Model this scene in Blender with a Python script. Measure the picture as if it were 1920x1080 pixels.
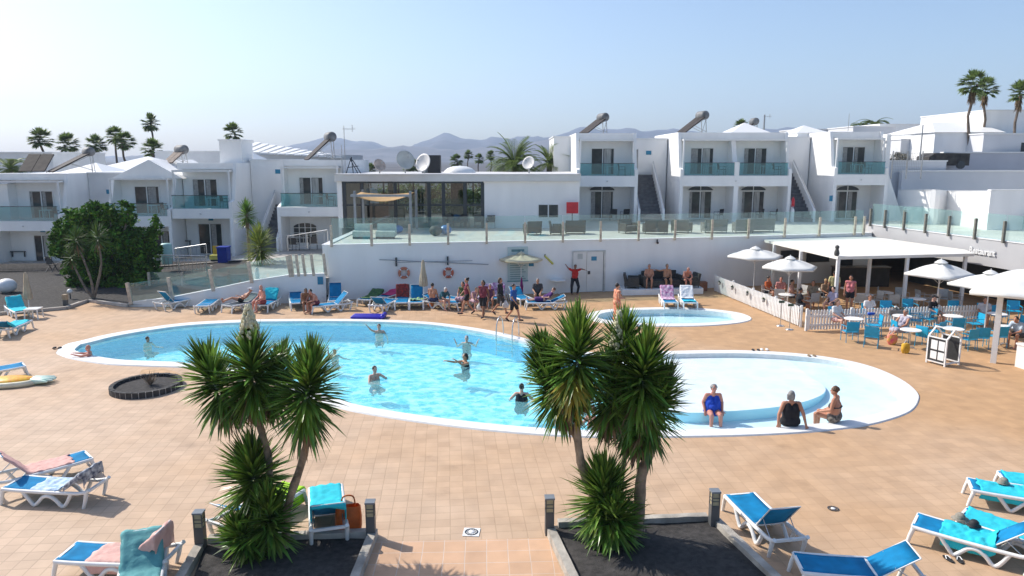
import bpy, math, random
from mathutils import Vector, Matrix, noise
from mathutils.geometry import delaunay_2d_cdt
R = math.radians
random.seed(7)
SC = bpy.context.scene
for o_ in list(bpy.data.objects): bpy.data.objects.remove(o_)
# ------------------------------------------------------------------ camera
FPX, CAMH, PITCH = 1387.0, 7.2, math.atan(240/1387.0)
cam_d = bpy.data.cameras.new('camera'); cam = bpy.data.objects.new('camera', cam_d)
SC.collection.objects.link(cam); SC.camera = cam
cam.location = (0, 0, CAMH); cam.rotation_euler = (math.pi/2 - PITCH, 0, 0)
cam_d.sensor_width = 36; cam_d.lens = FPX/1920*36; cam_d.clip_end = 20000; cam_d.clip_start = .1
# ------------------------------------------------------------------ light
SUN_EL = R(42); SUNV = Vector((-0.88*math.cos(SUN_EL), 0.475*math.cos(SUN_EL), math.sin(SUN_EL))).normalized()
w = bpy.data.worlds.new("World"); SC.world = w; w.use_nodes = True
nt = w.node_tree; bg = nt.nodes['Background']; sky = nt.nodes.new('ShaderNodeTexSky')
sky.sky_type = 'NISHITA'; sky.sun_disc = False; sky.sun_elevation = SUN_EL
sky.sun_rotation = math.atan2(SUNV.x, SUNV.y)
sky.altitude = 30; sky.air_density = .95; sky.dust_density = 1.9; sky.ozone_density = 3.2
nt.links.new(sky.outputs[0], bg.inputs[0]); bg.inputs[1].default_value = 0.120
sd = bpy.data.lights.new('sun', 'SUN'); so = bpy.data.objects.new('sun', sd); SC.collection.objects.link(so)
sd.energy = 3.45; sd.angle = R(.55); sd.color = (1, .94, .85)
so.rotation_euler = SUNV.to_track_quat('Z', 'Y').to_euler(); so.location = (-20, 10, 40)
SC.view_settings.view_transform = 'Standard'; SC.view_settings.look = 'None'
SC.view_settings.exposure = 0.64; SC.view_settings.gamma = 1
SC.render.engine = 'CYCLES'
try:
    SC.cycles.max_bounces = 10; SC.cycles.transparent_max_bounces = 24; SC.cycles.volume_bounces = 1
    SC.cycles.caustics_reflective = False; SC.cycles.caustics_refractive = False
except Exception: pass
# ------------------------------------------------------------------ projection: photo pixel -> place
cp, sp = math.cos(PITCH), math.sin(PITCH)
def ray(px, py):
    cx, cy = (px-960)/FPX, (540-py)/FPX
    return Vector((cx, cp+cy*sp, -sp+cy*cp))
def G(px, py, z=0.0):
    d = ray(px, py); t = (z-CAMH)/d.z
    return Vector((d.x*t, d.y*t, z))
def F(px, py, D):
    d = ray(px, py); t = D/d.y
    return Vector((d.x*t, D, CAMH+d.z*t))
def FX(px, D, py=400): return F(px, py, D).x
def FZ(py, D): return F(960, py, D).z
# ------------------------------------------------------------------ materials
MATS = {}
def mat(name, col, rough=.7, var=.12, scale=3.0, bump=0.0, bscale=40., metal=0., spec=.5, col2=None, island=0., trans=0., detail=4., streak=0.):
    if name in MATS: return MATS[name]
    m = bpy.data.materials.new(name); m.use_nodes = True; n = m.node_tree; b = n.nodes['Principled BSDF']
    b.inputs['Roughness'].default_value = rough; b.inputs['Metallic'].default_value = metal
    b.inputs['Specular IOR Level'].default_value = spec
    tc = n.nodes.new('ShaderNodeTexCoord'); no = n.nodes.new('ShaderNodeTexNoise')
    no.inputs['Scale'].default_value = scale; no.inputs['Detail'].default_value = detail
    if streak:
        mpp = n.nodes.new('ShaderNodeMapping'); mpp.inputs['Scale'].default_value = (1, 1, streak); n.links.new(tc.outputs['Object'], mpp.inputs[0]); n.links.new(mpp.outputs[0], no.inputs['Vector'])
    else: n.links.new(tc.outputs['Object'], no.inputs['Vector'])
    rp = n.nodes.new('ShaderNodeValToRGB'); rp.color_ramp.elements[0].position = .3; rp.color_ramp.elements[1].position = .7
    c2 = col2 if col2 else tuple(c*(1-var*2) for c in col)
    rp.color_ramp.elements[0].color = (*c2, 1); rp.color_ramp.elements[1].color = (*(col if col2 else tuple(min(1, c*(1+var*.3)) for c in col)), 1)
    n.links.new(no.outputs['Fac'], rp.inputs[0]); out = rp.outputs[0]
    if island:
        g = n.nodes.new('ShaderNodeNewGeometry'); hs = n.nodes.new('ShaderNodeHueSaturation')
        mr = n.nodes.new('ShaderNodeMapRange'); mr.inputs[3].default_value = 1-island; mr.inputs[4].default_value = 1+island
        n.links.new(g.outputs['Random Per Island'], mr.inputs[0]); n.links.new(mr.outputs[0], hs.inputs['Value'])
        mh = n.nodes.new('ShaderNodeMapRange'); mh.inputs[3].default_value = .5-island*.05; mh.inputs[4].default_value = .5+island*.04
        ma = n.nodes.new('ShaderNodeMath'); ma.operation = 'FRACT'; mm = n.nodes.new('ShaderNodeMath'); mm.operation = 'MULTIPLY'; mm.inputs[1].default_value = 7.31
        n.links.new(g.outputs['Random Per Island'], mm.inputs[0]); n.links.new(mm.outputs[0], ma.inputs[0]); n.links.new(ma.outputs[0], mh.inputs[0]); n.links.new(mh.outputs[0], hs.inputs['Hue'])
        n.links.new(out, hs.inputs['Color']); out = hs.outputs[0]
    n.links.new(out, b.inputs['Base Color'])
    if bump:
        n2 = n.nodes.new('ShaderNodeTexNoise'); n2.inputs['Scale'].default_value = bscale; n2.inputs['Detail'].default_value = 3
        n.links.new(tc.outputs['Object'], n2.inputs['Vector'])
        bu = n.nodes.new('ShaderNodeBump'); bu.inputs['Strength'].default_value = bump; bu.inputs['Distance'].default_value = .02
        n.links.new(n2.outputs['Fac'], bu.inputs['Height']); n.links.new(bu.outputs[0], b.inputs['Normal'])
    if trans:
        tr = n.nodes.new('ShaderNodeBsdfTranslucent'); mx = n.nodes.new('ShaderNodeMixShader'); mx.inputs[0].default_value = trans
        n.links.new(out, tr.inputs[0]); n.links.new(b.outputs[0], mx.inputs[1]); n.links.new(tr.outputs[0], mx.inputs[2])
        n.links.new(mx.outputs[0], n.nodes['Material Output'].inputs[0])
    MATS[name] = m; return m
def glassmat(name, tint, gloss=.1, rough=.03, dirt=0.):
    if name in MATS: return MATS[name]
    m = bpy.data.materials.new(name); m.use_nodes = True; n = m.node_tree
    n.nodes.remove(n.nodes['Principled BSDF'])
    t = n.nodes.new('ShaderNodeBsdfTransparent'); t.inputs[0].default_value = (*tint, 1)
    g = n.nodes.new('ShaderNodeBsdfGlossy'); g.inputs['Roughness'].default_value = rough; g.inputs[0].default_value = (1, 1, 1, 1)
    fr = n.nodes.new('ShaderNodeFresnel'); fr.inputs[0].default_value = 1.45
    ad = n.nodes.new('ShaderNodeMath'); ad.operation = 'ADD'; ad.inputs[1].default_value = gloss-.04; ad.use_clamp = True
    mx = n.nodes.new('ShaderNodeMixShader')
    ge = n.nodes.new('ShaderNodeNewGeometry'); ib = n.nodes.new('ShaderNodeMath'); ib.operation = 'SUBTRACT'; ib.inputs[0].default_value = 1; n.links.new(ge.outputs['Backfacing'], ib.inputs[1])
    ml = n.nodes.new('ShaderNodeMath'); ml.operation = 'MULTIPLY'; n.links.new(ad.outputs[0], ml.inputs[0]); n.links.new(ib.outputs[0], ml.inputs[1])
    n.links.new(fr.outputs[0], ad.inputs[0]); n.links.new(ml.outputs[0], mx.inputs[0]); n.links.new(t.outputs[0], mx.inputs[1]); n.links.new(g.outputs[0], mx.inputs[2])
    last = mx
    if dirt:
        d = n.nodes.new('ShaderNodeBsdfDiffuse'); d.inputs[0].default_value = (.55, .75, .72, 1)
        m2 = n.nodes.new('ShaderNodeMixShader'); m2.inputs[0].default_value = dirt
        n.links.new(mx.outputs[0], m2.inputs[1]); n.links.new(d.outputs[0], m2.inputs[2]); last = m2
    n.links.new(last.outputs[0], n.nodes['Material Output'].inputs[0])
    MATS[name] = m; return m
# ------------------------------------------------------------------ mesh helper
class MB:
    def __init__(s): s.v = []; s.f = []; s.sm = set()
    def add(s, vs, fs, smooth=False):
        b = len(s.v); s.v += [tuple(v) for v in vs]
        for f in fs:
            if smooth: s.sm.add(len(s.f))
            s.f.append(tuple(b+i for i in f))
        return s
    def box(s, x0, y0, z0, x1, y1, z1, M=None):
        vs = [Vector(p) for p in ((x0,y0,z0),(x1,y0,z0),(x1,y1,z0),(x0,y1,z0),(x0,y0,z1),(x1,y0,z1),(x1,y1,z1),(x0,y1,z1))]
        if M: vs = [M @ v for v in vs]
        return s.add(vs, [(0,3,2,1),(4,5,6,7),(0,1,5,4),(1,2,6,5),(2,3,7,6),(3,0,4,7)])
    def bar(s, a, b, w, h=None, up=(0,0,1)):
        a = Vector(a); b = Vector(b); h = h or w; d = (b-a); 
        if d.length < 1e-6: return s
        d.normalize(); u = Vector(up)
        if abs(d.dot(u)) > .98: u = Vector((0,1,0))
        x = d.cross(u).normalized()*w/2; z = x.cross(d).normalized()*h/2
        vs = [a-x-z, a+x-z, a+x+z, a-x+z, b-x-z, b+x-z, b+x+z, b-x+z]
        return s.add(vs, [(0,1,2,3),(7,6,5,4),(0,4,5,1),(1,5,6,2),(2,6,7,3),(3,7,4,0)])
    def cyl(s, a, b, r0, r1=None, n=10, cap=True):
        a = Vector(a); b = Vector(b); r1 = r0 if r1 is None else r1; d = (b-a).normalized()
        u = Vector((0,0,1)) if abs(d.z) < .95 else Vector((1,0,0)); x = d.cross(u).normalized(); y = d.cross(x)
        vs = []
        for c, r in ((a, r0), (b, r1)):
            for i in range(n):
                t = 2*math.pi*i/n; vs.append(c + x*math.cos(t)*r + y*math.sin(t)*r)
        s.add(vs, [(i, i+n, (i+1)%n+n, (i+1)%n) for i in range(n)], True)
        if cap: s.add(vs, [tuple(range(n)), tuple(range(2*n-1, n-1, -1))])
        return s
    def tube(s, pts, r, n=8, closed=False, ry=None):
        P = [Vector(p) for p in pts]; m = len(P); vs = []; prevx = None
        for i, p in enumerate(P):
            if closed: d = P[(i+1)%m]-P[i-1]
            else: d = P[min(i+1, m-1)]-P[max(i-1, 0)]
            d.normalize()
            if prevx is None:
                u = Vector((0,0,1)) if abs(d.z) < .9 else Vector((1,0,0)); x = d.cross(u).normalized()
            else: x = (prevx-d*prevx.dot(d)).normalized()
            prevx = x; y = d.cross(x); rr = r[i] if isinstance(r, (list, tuple)) else r
            for k in range(n):
                t = 2*math.pi*k/n; vs.append(p+x*math.cos(t)*rr+y*math.sin(t)*(rr if ry is None else ry))
        fs = []
        for i in range(m if closed else m-1):
            j = (i+1) % m
            for k in range(n): fs.append((i*n+k, j*n+k, j*n+(k+1)%n, i*n+(k+1)%n))
        s.add(vs, fs, True)
        if not closed: s.add(vs[:n], [tuple(range(n))]); s.add(vs[-n:], [tuple(range(n-1, -1, -1))])
        return s
    def lathe(s, prof, c=(0,0,0), n=16, sx=1., sy=1., close=True):
        vs = []; c = Vector(c)
        for r, z in prof:
            for k in range(n):
                t = 2*math.pi*k/n; vs.append(c+Vector((math.cos(t)*r*sx, math.sin(t)*r*sy, z)))
        fs = []
        for i in range(len(prof)-1):
            for k in range(n): fs.append((i*n+k, i*n+(k+1)%n, (i+1)*n+(k+1)%n, (i+1)*n+k))
        s.add(vs, fs, True)
        if close:
            if prof[0][0] > 1e-4: s.add(vs[:n], [tuple(range(n-1, -1, -1))])
            if prof[-1][0] > 1e-4: s.add(vs[-n:], [tuple(range(n))])
        return s
    def ell(s, c, rx, ry, rz, n=12, m=8, M=None):
        vs = []; c = Vector(c)
        for i in range(m+1):
            a = math.pi*i/m-math.pi/2
            for k in range(n):
                t = 2*math.pi*k/n; v = Vector((math.cos(a)*math.cos(t)*rx, math.cos(a)*math.sin(t)*ry, math.sin(a)*rz))
                if M: v = M @ v
                vs.append(c+v)
        fs = [(i*n+k, i*n+(k+1)%n, (i+1)*n+(k+1)%n, (i+1)*n+k) for i in range(m) for k in range(n)]
        return s.add(vs, fs, True)
    def cap(s, a, b, r0, r1, n=10, m=3):
        a = Vector(a); b = Vector(b); d = b-a
        if d.length < 1e-5: return s.ell(a, r0, r0, r0, n, 6)
        d.normalize(); u = Vector((0,0,1)) if abs(d.z) < .95 else Vector((1,0,0)); x = d.cross(u).normalized(); y = d.cross(x)
        rings = []
        for i in range(m+1):
            t = -math.pi/2+math.pi/2*i/m; rings.append((a+d*r0*math.sin(t), max(r0*math.cos(t), r0*.04)))
        for i in range(m+1):
            t = math.pi/2*i/m; rings.append((b+d*r1*math.sin(t), max(r1*math.cos(t), r1*.04)))
        vs = [c+x*math.cos(2*math.pi*k/n)*r+y*math.sin(2*math.pi*k/n)*r for c, r in rings for k in range(n)]
        fs = [(i*n+k, (i+1)*n+k, (i+1)*n+(k+1)%n, i*n+(k+1)%n) for i in range(len(rings)-1) for k in range(n)]
        fs += [tuple(range(n)), tuple(range(len(vs)-1, len(vs)-n-1, -1))]
        return s.add(vs, fs, True)
    def prism(s, poly, a, b, axis='z'):
        """poly in the two other axes, extruded along axis from a to b"""
        def mk(p, t): return {'z': (p[0], p[1], t), 'y': (p[0], t, p[1]), 'x': (t, p[0], p[1])}[axis]
        n = len(poly); vs = [mk(p, a) for p in poly]+[mk(p, b) for p in poly]
        return s.add(vs, [tuple(range(n-1, -1, -1)), tuple(range(n, 2*n))]+[(i, (i+1)%n, (i+1)%n+n, i+n) for i in range(n)])
    def build(s, name, m, parent=None, loc=None, rz=None, norm=True):
        me = bpy.data.meshes.new(name); me.from_pydata(s.v, [], s.f)
        if s.sm:
            me.polygons.foreach_set('use_smooth', [i in s.sm for i in range(len(s.f))])
        if norm:
            import bmesh
            bm = bmesh.new(); bm.from_mesh(me); bmesh.ops.recalc_face_normals(bm, faces=bm.faces); bm.to_mesh(me); bm.free()
        me.materials.append(m); me.update()
        o = bpy.data.objects.new(name, me); SC.collection.objects.link(o)
        if parent: o.parent = parent
        if loc is not None: o.location = loc
        if rz is not None: o.rotation_euler.z = rz
        return o
def tag(o, label=None, cat=None, group=None, kind=None):
    if label: o['label'] = label
    if cat: o['category'] = cat
    if group: o['group'] = group
    if kind: o['kind'] = kind
    return o
def empty(name, loc, rz=0., label=None, cat=None, group=None):
    o = bpy.data.objects.new(name, None); SC.collection.objects.link(o); o.empty_display_size = .2
    o.location = loc; o.rotation_euler.z = rz; return tag(o, label, cat, group)
def copy_tree(o, loc=None, rz=None, label=None, parent=None, group=None, scale=None):
    c = o.copy(); SC.collection.objects.link(c)
    if parent: c.parent = parent
    if loc is not None: c.location = loc
    if rz is not None: c.rotation_euler.z = rz
    if scale is not None: c.scale = (scale,)*3 if not isinstance(scale, tuple) else scale
    if label: c['label'] = label
    if group: c['group'] = group
    for ch in list(o.children): copy_tree(ch, parent=c)
    return c
def catmull(pts, per=6, closed=True):
    out = []; n = len(pts)
    for i in range(n if closed else n-1):
        g = lambda k: pts[k % n] if closed else pts[min(max(k, 0), n-1)]
        p0, p1, p2, p3 = g(i-1), g(i), g(i+1), g(i+2)
        for j in range(per):
            t = j/per
            out.append(tuple(.5*((2*b)+(-a+c)*t+(2*a-5*b+4*c-d)*t*t+(-a+3*b-3*c+d)*t**3) for a, b, c, d in zip(p0, p1, p2, p3)))
    if not closed: out.append(tuple(pts[-1]))
    return out
def offset(poly, d):
    """inward offset of a closed smooth polygon (ccw)"""
    n = len(poly); A = sum(poly[i][0]*poly[(i+1)%n][1]-poly[(i+1)%n][0]*poly[i][1] for i in range(n)); sg = 1 if A > 0 else -1
    out = []
    for i in range(n):
        a = Vector(poly[i-1][:2]); b = Vector(poly[(i+1)%n][:2]); t = (b-a).normalized(); nn = Vector((-t.y, t.x))*sg
        dd = d(poly[i]) if callable(d) else d
        out.append((poly[i][0]+nn.x*dd, poly[i][1]+nn.y*dd))
    return out
def inside(p, poly):
    x, y = p[0], p[1]; c = False; n = len(poly); j = n-1
    for i in range(n):
        xi, yi = poly[i][:2]; xj, yj = poly[j][:2]
        if (yi > y) != (yj > y) and x < (xj-xi)*(y-yi)/(yj-yi)+xi: c = not c
        j = i
    return c
def fill(outer, holes=(), grid=None, zf=lambda x, y: 0.):
    """triangulated sheet inside outer, outside holes; optional interior grid points -> (verts, faces)"""
    pts = []; ed = []
    for lp in [outer]+list(holes):
        b = len(pts); pts += [Vector(p[:2]) for p in lp]; ed += [(b+i, b+(i+1)%len(lp)) for i in range(len(lp))]
    if grid:
        xs = [p[0] for p in outer]; ys = [p[1] for p in outer]; x = min(xs)+grid*.5
        while x < max(xs):
            y = min(ys)+grid*.5
            while y < max(ys):
                q = (x+random.uniform(-.1, .1)*grid, y+random.uniform(-.1, .1)*grid)
                if inside(q, outer) and not any(inside(q, h) for h in holes): pts.append(Vector(q))
                y += grid
            x += grid
    v, e, f, *_ = delaunay_2d_cdt(pts, ed, [], 0, 1e-5)
    fs = []
    for t in f:
        c = sum((v[i] for i in t), Vector((0, 0)))/len(t)
        if inside(c, outer) and not any(inside(c, h) for h in holes): fs.append(tuple(t))
    return [(p.x, p.y, zf(p.x, p.y)) for p in v], fs
def struct(name, mb, m, **k):
    o = mb.build(name, m, **k); o['kind'] = 'structure'; return o
# ------------------------------------------------------------------ paving
def paving_mat(name, size, rot, c1, c2, cm, patch=(.62,.40,.24), mort=.012, off=.5, far=None):
    m = bpy.data.materials.new(name); m.use_nodes = True; n = m.node_tree; b = n.nodes['Principled BSDF']; L = n.links.new
    tc = n.nodes.new('ShaderNodeTexCoord'); mp = n.nodes.new('ShaderNodeMapping'); mp.inputs['Rotation'].default_value = (0, 0, rot)
    L(tc.outputs['Object'], mp.inputs['Vector'])
    dn = n.nodes.new('ShaderNodeTexNoise'); dn.inputs['Scale'].default_value = .5
    L(mp.outputs[0], dn.inputs['Vector'])
    vm = n.nodes.new('ShaderNodeVectorMath'); vm.operation = 'MULTIPLY_ADD'; vm.inputs[1].default_value = (.05, .05, 0)
    L(dn.outputs['Color'], vm.inputs[0]); L(mp.outputs[0], vm.inputs[2])
    br = n.nodes.new('ShaderNodeTexBrick'); br.inputs['Scale'].default_value = 1; br.offset = off; br.squash = 1
    br.inputs['Brick Width'].default_value = size; br.inputs['Row Height'].default_value = size; br.inputs['Mortar Size'].default_value = mort; br.inputs['Mortar Smooth'].default_value = .4
    br.inputs['Color1'].default_value = (*c1, 1); br.inputs['Color2'].default_value = (*c2, 1); br.inputs['Mortar'].default_value = (*cm, 1); br.inputs['Bias'].default_value = -.1
    L(vm.outputs[0], br.inputs['Vector'])
    # patches of a warmer batch of tiles towards the right (own colour of the tiles)
    n1 = n.nodes.new('ShaderNodeTexNoise'); n1.inputs['Scale'].default_value = .22; n1.inputs['Detail'].default_value = 5
    L(tc.outputs['Object'], n1.inputs['Vector'])
    sx = n.nodes.new('ShaderNodeSeparateXYZ'); L(tc.outputs['Object'], sx.inputs[0])
    mr = n.nodes.new('ShaderNodeMapRange'); mr.inputs[1].default_value = -12; mr.inputs[2].default_value = 14; mr.inputs[3].default_value = -.25; mr.inputs[4].default_value = .35
    L(sx.outputs[0], mr.inputs[0])
    my = n.nodes.new('ShaderNodeMapRange'); my.inputs[1].default_value = 14; my.inputs[2].default_value = 40; my.inputs[3].default_value = -.05; my.inputs[4].default_value = .5
    L(sx.outputs[1], my.inputs[0])
    ad0 = n.nodes.new('ShaderNodeMath'); L(mr.outputs[0], ad0.inputs[0]); L(my.outputs[0], ad0.inputs[1])
    ad = n.nodes.new('ShaderNodeMath'); L(n1.outputs['Fac'], ad.inputs[0]); L(ad0.outputs[0], ad.inputs[1])
    cr = n.nodes.new('ShaderNodeMapRange'); cr.inputs[1].default_value = .25; cr.inputs[2].default_value = 1.0; L(ad.outputs[0], cr.inputs[0])
    mx = n.nodes.new('ShaderNodeMixRGB'); mx.inputs[2].default_value = (*patch, 1); L(br.outputs['Color'], mx.inputs[1])
    mf = n.nodes.new('ShaderNodeMath'); mf.operation = 'MULTIPLY'; mf.inputs[1].default_value = .92; L(cr.outputs[0], mf.inputs[0]); L(mf.outputs[0], mx.inputs[0])
    # tile-size value variation and stains
    n3 = n.nodes.new('ShaderNodeTexNoise'); n3.inputs['Scale'].default_value = 1.7; n3.inputs['Detail'].default_value = 6; L(tc.outputs['Object'], n3.inputs['Vector'])
    r3 = n.nodes.new('ShaderNodeMapRange'); r3.inputs[1].default_value = .3; r3.inputs[2].default_value = .7; r3.inputs[3].default_value = .88; r3.inputs[4].default_value = 1.06; L(n3.outputs['Fac'], r3.inputs[0])
    # a few single odd tiles
    sn = n.nodes.new('ShaderNodeVectorMath'); sn.operation = 'SNAP'; sn.inputs[1].default_value = (size, size, 1); L(vm.outputs[0], sn.inputs[0])
    wn = n.nodes.new('ShaderNodeTexWhiteNoise'); L(sn.outputs[0], wn.inputs['Vector'])
    r4 = n.nodes.new('ShaderNodeMapRange'); r4.inputs[3].default_value = .94; r4.inputs[4].default_value = 1.05; L(wn.outputs['Value'], r4.inputs[0])
    mu = n.nodes.new('ShaderNodeMath'); mu.operation = 'MULTIPLY'; L(r3.outputs[0], mu.inputs[0]); L(r4.outputs[0], mu.inputs[1])
    n5 = n.nodes.new('ShaderNodeTexNoise'); n5.inputs['Scale'].default_value = .8; n5.inputs['Detail'].default_value = 9; n5.inputs['Roughness'].default_value = .65; L(tc.outputs['Object'], n5.inputs['Vector'])
    r5 = n.nodes.new('ShaderNodeMapRange'); r5.inputs[1].default_value = .60; r5.inputs[2].default_value = .70; r5.inputs[3].default_value = 1.; r5.inputs[4].default_value = .86; L(n5.outputs['Fac'], r5.inputs[0])
    m5 = n.nodes.new('ShaderNodeMath'); m5.operation = 'MULTIPLY'; L(mu.outputs[0], m5.inputs[0]); L(r5.outputs[0], m5.inputs[1]); mu = m5
    hs = n.nodes.new('ShaderNodeHueSaturation'); L(mx.outputs[0], hs.inputs['Color']); L(mu.outputs[0], hs.inputs['Value'])
    L(hs.outputs[0], b.inputs['Base Color']); b.inputs['Roughness'].default_value = .75; b.inputs['Specular IOR Level'].default_value = .3
    bu = n.nodes.new('ShaderNodeBump'); bu.inputs['Strength'].default_value = .35; bu.inputs['Distance'].default_value = .006; bu.invert = True
    L(br.outputs['Fac'], bu.inputs['Height']); L(bu.outputs[0], b.inputs['Normal'])
    return m
M_pave = paving_mat('paving', .30, R(-5), (.565,.42,.305), (.54,.395,.285), (.45,.335,.24), patch=(.49,.295,.15), off=0., mort=.013)
M_step = paving_mat('step_tiles', .40, R(-2), (.61,.39,.255), (.56,.36,.23), (.60,.50,.42), patch=(.60,.37,.22), mort=.010, off=0.)
# ------------------------------------------------------------------ pools: outlines read on the ground plane
main_px = [(105,660),(122,647),(150,640),(200,628),(270,616),(350,606),(450,600.5),(560,599),(650,599),(740,601),(820,606),(900,617),(960,629),(1010,642),(1060,655),(1120,662),(1190,661),(1300,658),(1400,658),(1500,664),(1580,675),(1640,690),(1690,712),(1720,735),(1724,752),(1708,773),(1660,791),(1600,803),(1500,813),(1400,818),(1300,820.5),(1200,821.5),(1100,821),(1000,816),(900,807),(800,795),(720,783),(650,770),(590,752),(530,730),(460,707),(400,696),(340,690),(260,687),(200,684),(140,675),(113,667)]
kid_px = [(1098,595),(1110,586),(1150,580),(1210,577.5),(1270,577),(1330,580),(1385,587),(1410,597),(1395,605),(1340,611),(1270,613),(1200,612),(1140,607),(1108,601)]
outM = catmull([tuple(G(*p)[:2]) for p in main_px], 4); outK = catmull([tuple(G(*p)[:2]) for p in kid_px], 5)
inM = offset(outM, lambda p: .5 if p[0] > -12 and p[0] < 13 else .62); inK = offset(outK, .55)
WL = -.06
bed_px = [  # the two planting beds in front, gravel inside timber edging
    [(352,1120),(388,1018),(703,1005),(668,1120)], [(1032,990),(1338,975),(1452,1100),(1075,1100)]]
pav_outer = [(-70, 2), (70, 2), (70, 56), (-70, 56)]
mb = MB(); v, f = fill(pav_outer, [outM, outK]); mb.add(v, f); paving = struct('paving', mb, M_pave, norm=False)
M_rim = mat('pool_rim_white', (.80,.80,.78), .5, .05, 6)
def rim(name, o, i, hgt=.035, drop=.35):
    mb = MB(); n = len(o); o2 = offset(o, .04)
    vs = [(p[0], p[1], -.02) for p in o]+[(p[0], p[1], hgt) for p in o2]+[(p[0], p[1], hgt) for p in i]+[(p[0], p[1], WL-.12) for p in i]
    mb.add(vs, [(k*n+a, k*n+(a+1)%n, (k+1)*n+(a+1)%n, (k+1)*n+a) for k in range(3) for a in range(n)])
    return struct(name, mb, M_rim)
rim('pool_rim', outM, inM); rim('paddling_pool_rim', outK, inK)
# floor of the big pool
beach = [tuple(G(*p, -.2)[:2]) for p in [(1120,640),(1150,700),(1190,745),(1235,768),(1290,778),(1370,775),(1450,768),(1505,758),(1537,745),(1544,733),(1530,722),(1500,700),(1560,640),(1400,630)]]
xsplit = G(1180,760).x
xs0, xs1 = G(1030,740).x, G(1240,790).x
def floor_z(x, y):
    t = min(1, max(0, (x-xs0)/(xs1-xs0))); t = t*t*(3-2*t)
    z = -.85+t*.40
    xr0, xr1 = G(1540,780).x, G(1690,745).x
    if x > xr0: z += min(1, (x-xr0)/(xr1-xr0))*.33
    ty = min(1, max(0, (y-G(1530,735).y)/1.6))
    if x > xsplit: z += (-.14-z)*ty*ty*(3-2*ty)
    return z
def pool_tiles(name, col, col2, sc=.03):
    m = mat(name, col, .45, .05, .5, col2=col2); n = m.node_tree; b = n.nodes['Principled BSDF']
    return m
M_liner = pool_tiles('pool_liner_turquoise', (.56,.90,.93), (.52,.88,.92))
M_linw = pool_tiles('pool_liner_white', (.80,.83,.84), (.77,.81,.83))
W = offset(inM, -.004)
xsplit = G(1180,760).x
mb = MB(); v, f = fill(W, [], grid=1.0, zf=floor_z)
fl = [t for t in f if sum(v[i][0] for i in t)/3 < xsplit]; fr = [t for t in f if sum(v[i][0] for i in t)/3 >= xsplit]
mb.add(v, fl, True); n = len(W)
wallf = []
def wallseg(sel):
    m2 = MB()
    for a in range(n):
        p, q = W[a], W[(a+1)%n]
        if sel((p[0]+q[0])/2): m2.add([(p[0],p[1],WL-.02),(q[0],q[1],WL-.02),(q[0],q[1],floor_z(*q)),(p[0],p[1],floor_z(*p))], [(0,1,2,3)])
    return m2
struct('pool_floor_deep', mb, M_liner, norm=False)
mb = MB(); mb.add(v, fr, True); struct('pool_floor_shallow', mb, pool_tiles('pool_liner_pale', (.70,.85,.89), (.67,.83,.87)), norm=False)
M_wall = pool_tiles('pool_wall_blue', (.05,.56,.84), (.04,.52,.80))
struct('pool_wall_deep', wallseg(lambda x: x < xsplit), M_wall, norm=False)
struct('pool_wall_shallow', wallseg(lambda x: x >= xsplit), M_linw, norm=False)
# raised shallow ledge ("beach") in the right lobe
bsm = [p for p in catmull(beach, 4)]
bsm = [p for p in bsm]
mb = MB()
# clip: keep ledge inside the pool
bp = []
for p in bsm:
    if inside(p, W): bp.append(p)
# follow the pool wall on the far side
far = [p for p in W if G(1120,640).x < p[0] < G(1565,670).x and p[1] > G(1300,690).y]
near = [tuple(G(*p, -.2)[:2]) for p in [(1150,700),(1190,745),(1235,768),(1290,778),(1370,775),(1450,768),(1505,758),(1537,746),(1548,735),(1541,724),(1524,714)]]
near = catmull(near, 4, closed=False)
far.sort(key=lambda p: -p[0]); ledge = near+[p for p in far if p[0] < near[-1][0]+.2]
v2, f2 = fill(ledge, [], zf=lambda x, y: -.13); mb.add(v2, f2)
m_ = len(near)-1
struct('pool_ledge', mb, M_linw); mb = MB()
mb.add([(p[0], p[1], -.13) for p in near]+[(p[0], p[1], floor_z(*p)-.05) for p in near], [(i, i+1, i+2+m_, i+1+m_) for i in range(m_)], True)
struct('pool_ledge_riser', mb, pool_tiles('riser_cyan', (.42,.80,.90), (.38,.78,.88)), norm=False)
mb = MB(); v3, f3 = fill(offset(inK, -.004), [], zf=lambda x, y: -.28); mb.add(v3, f3); kk = offset(inK, -.004); n = len(kk)
mb.add([(p[0],p[1],WL-.02) for p in kk]+[(p[0],p[1],-.28) for p in kk], [(a,(a+1)%n,(a+1)%n+n,a+n) for a in range(n)])
struct('paddling_pool_floor', mb, pool_tiles('kid_liner', (.66,.86,.90), (.63,.83,.88)), norm=False)
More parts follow.
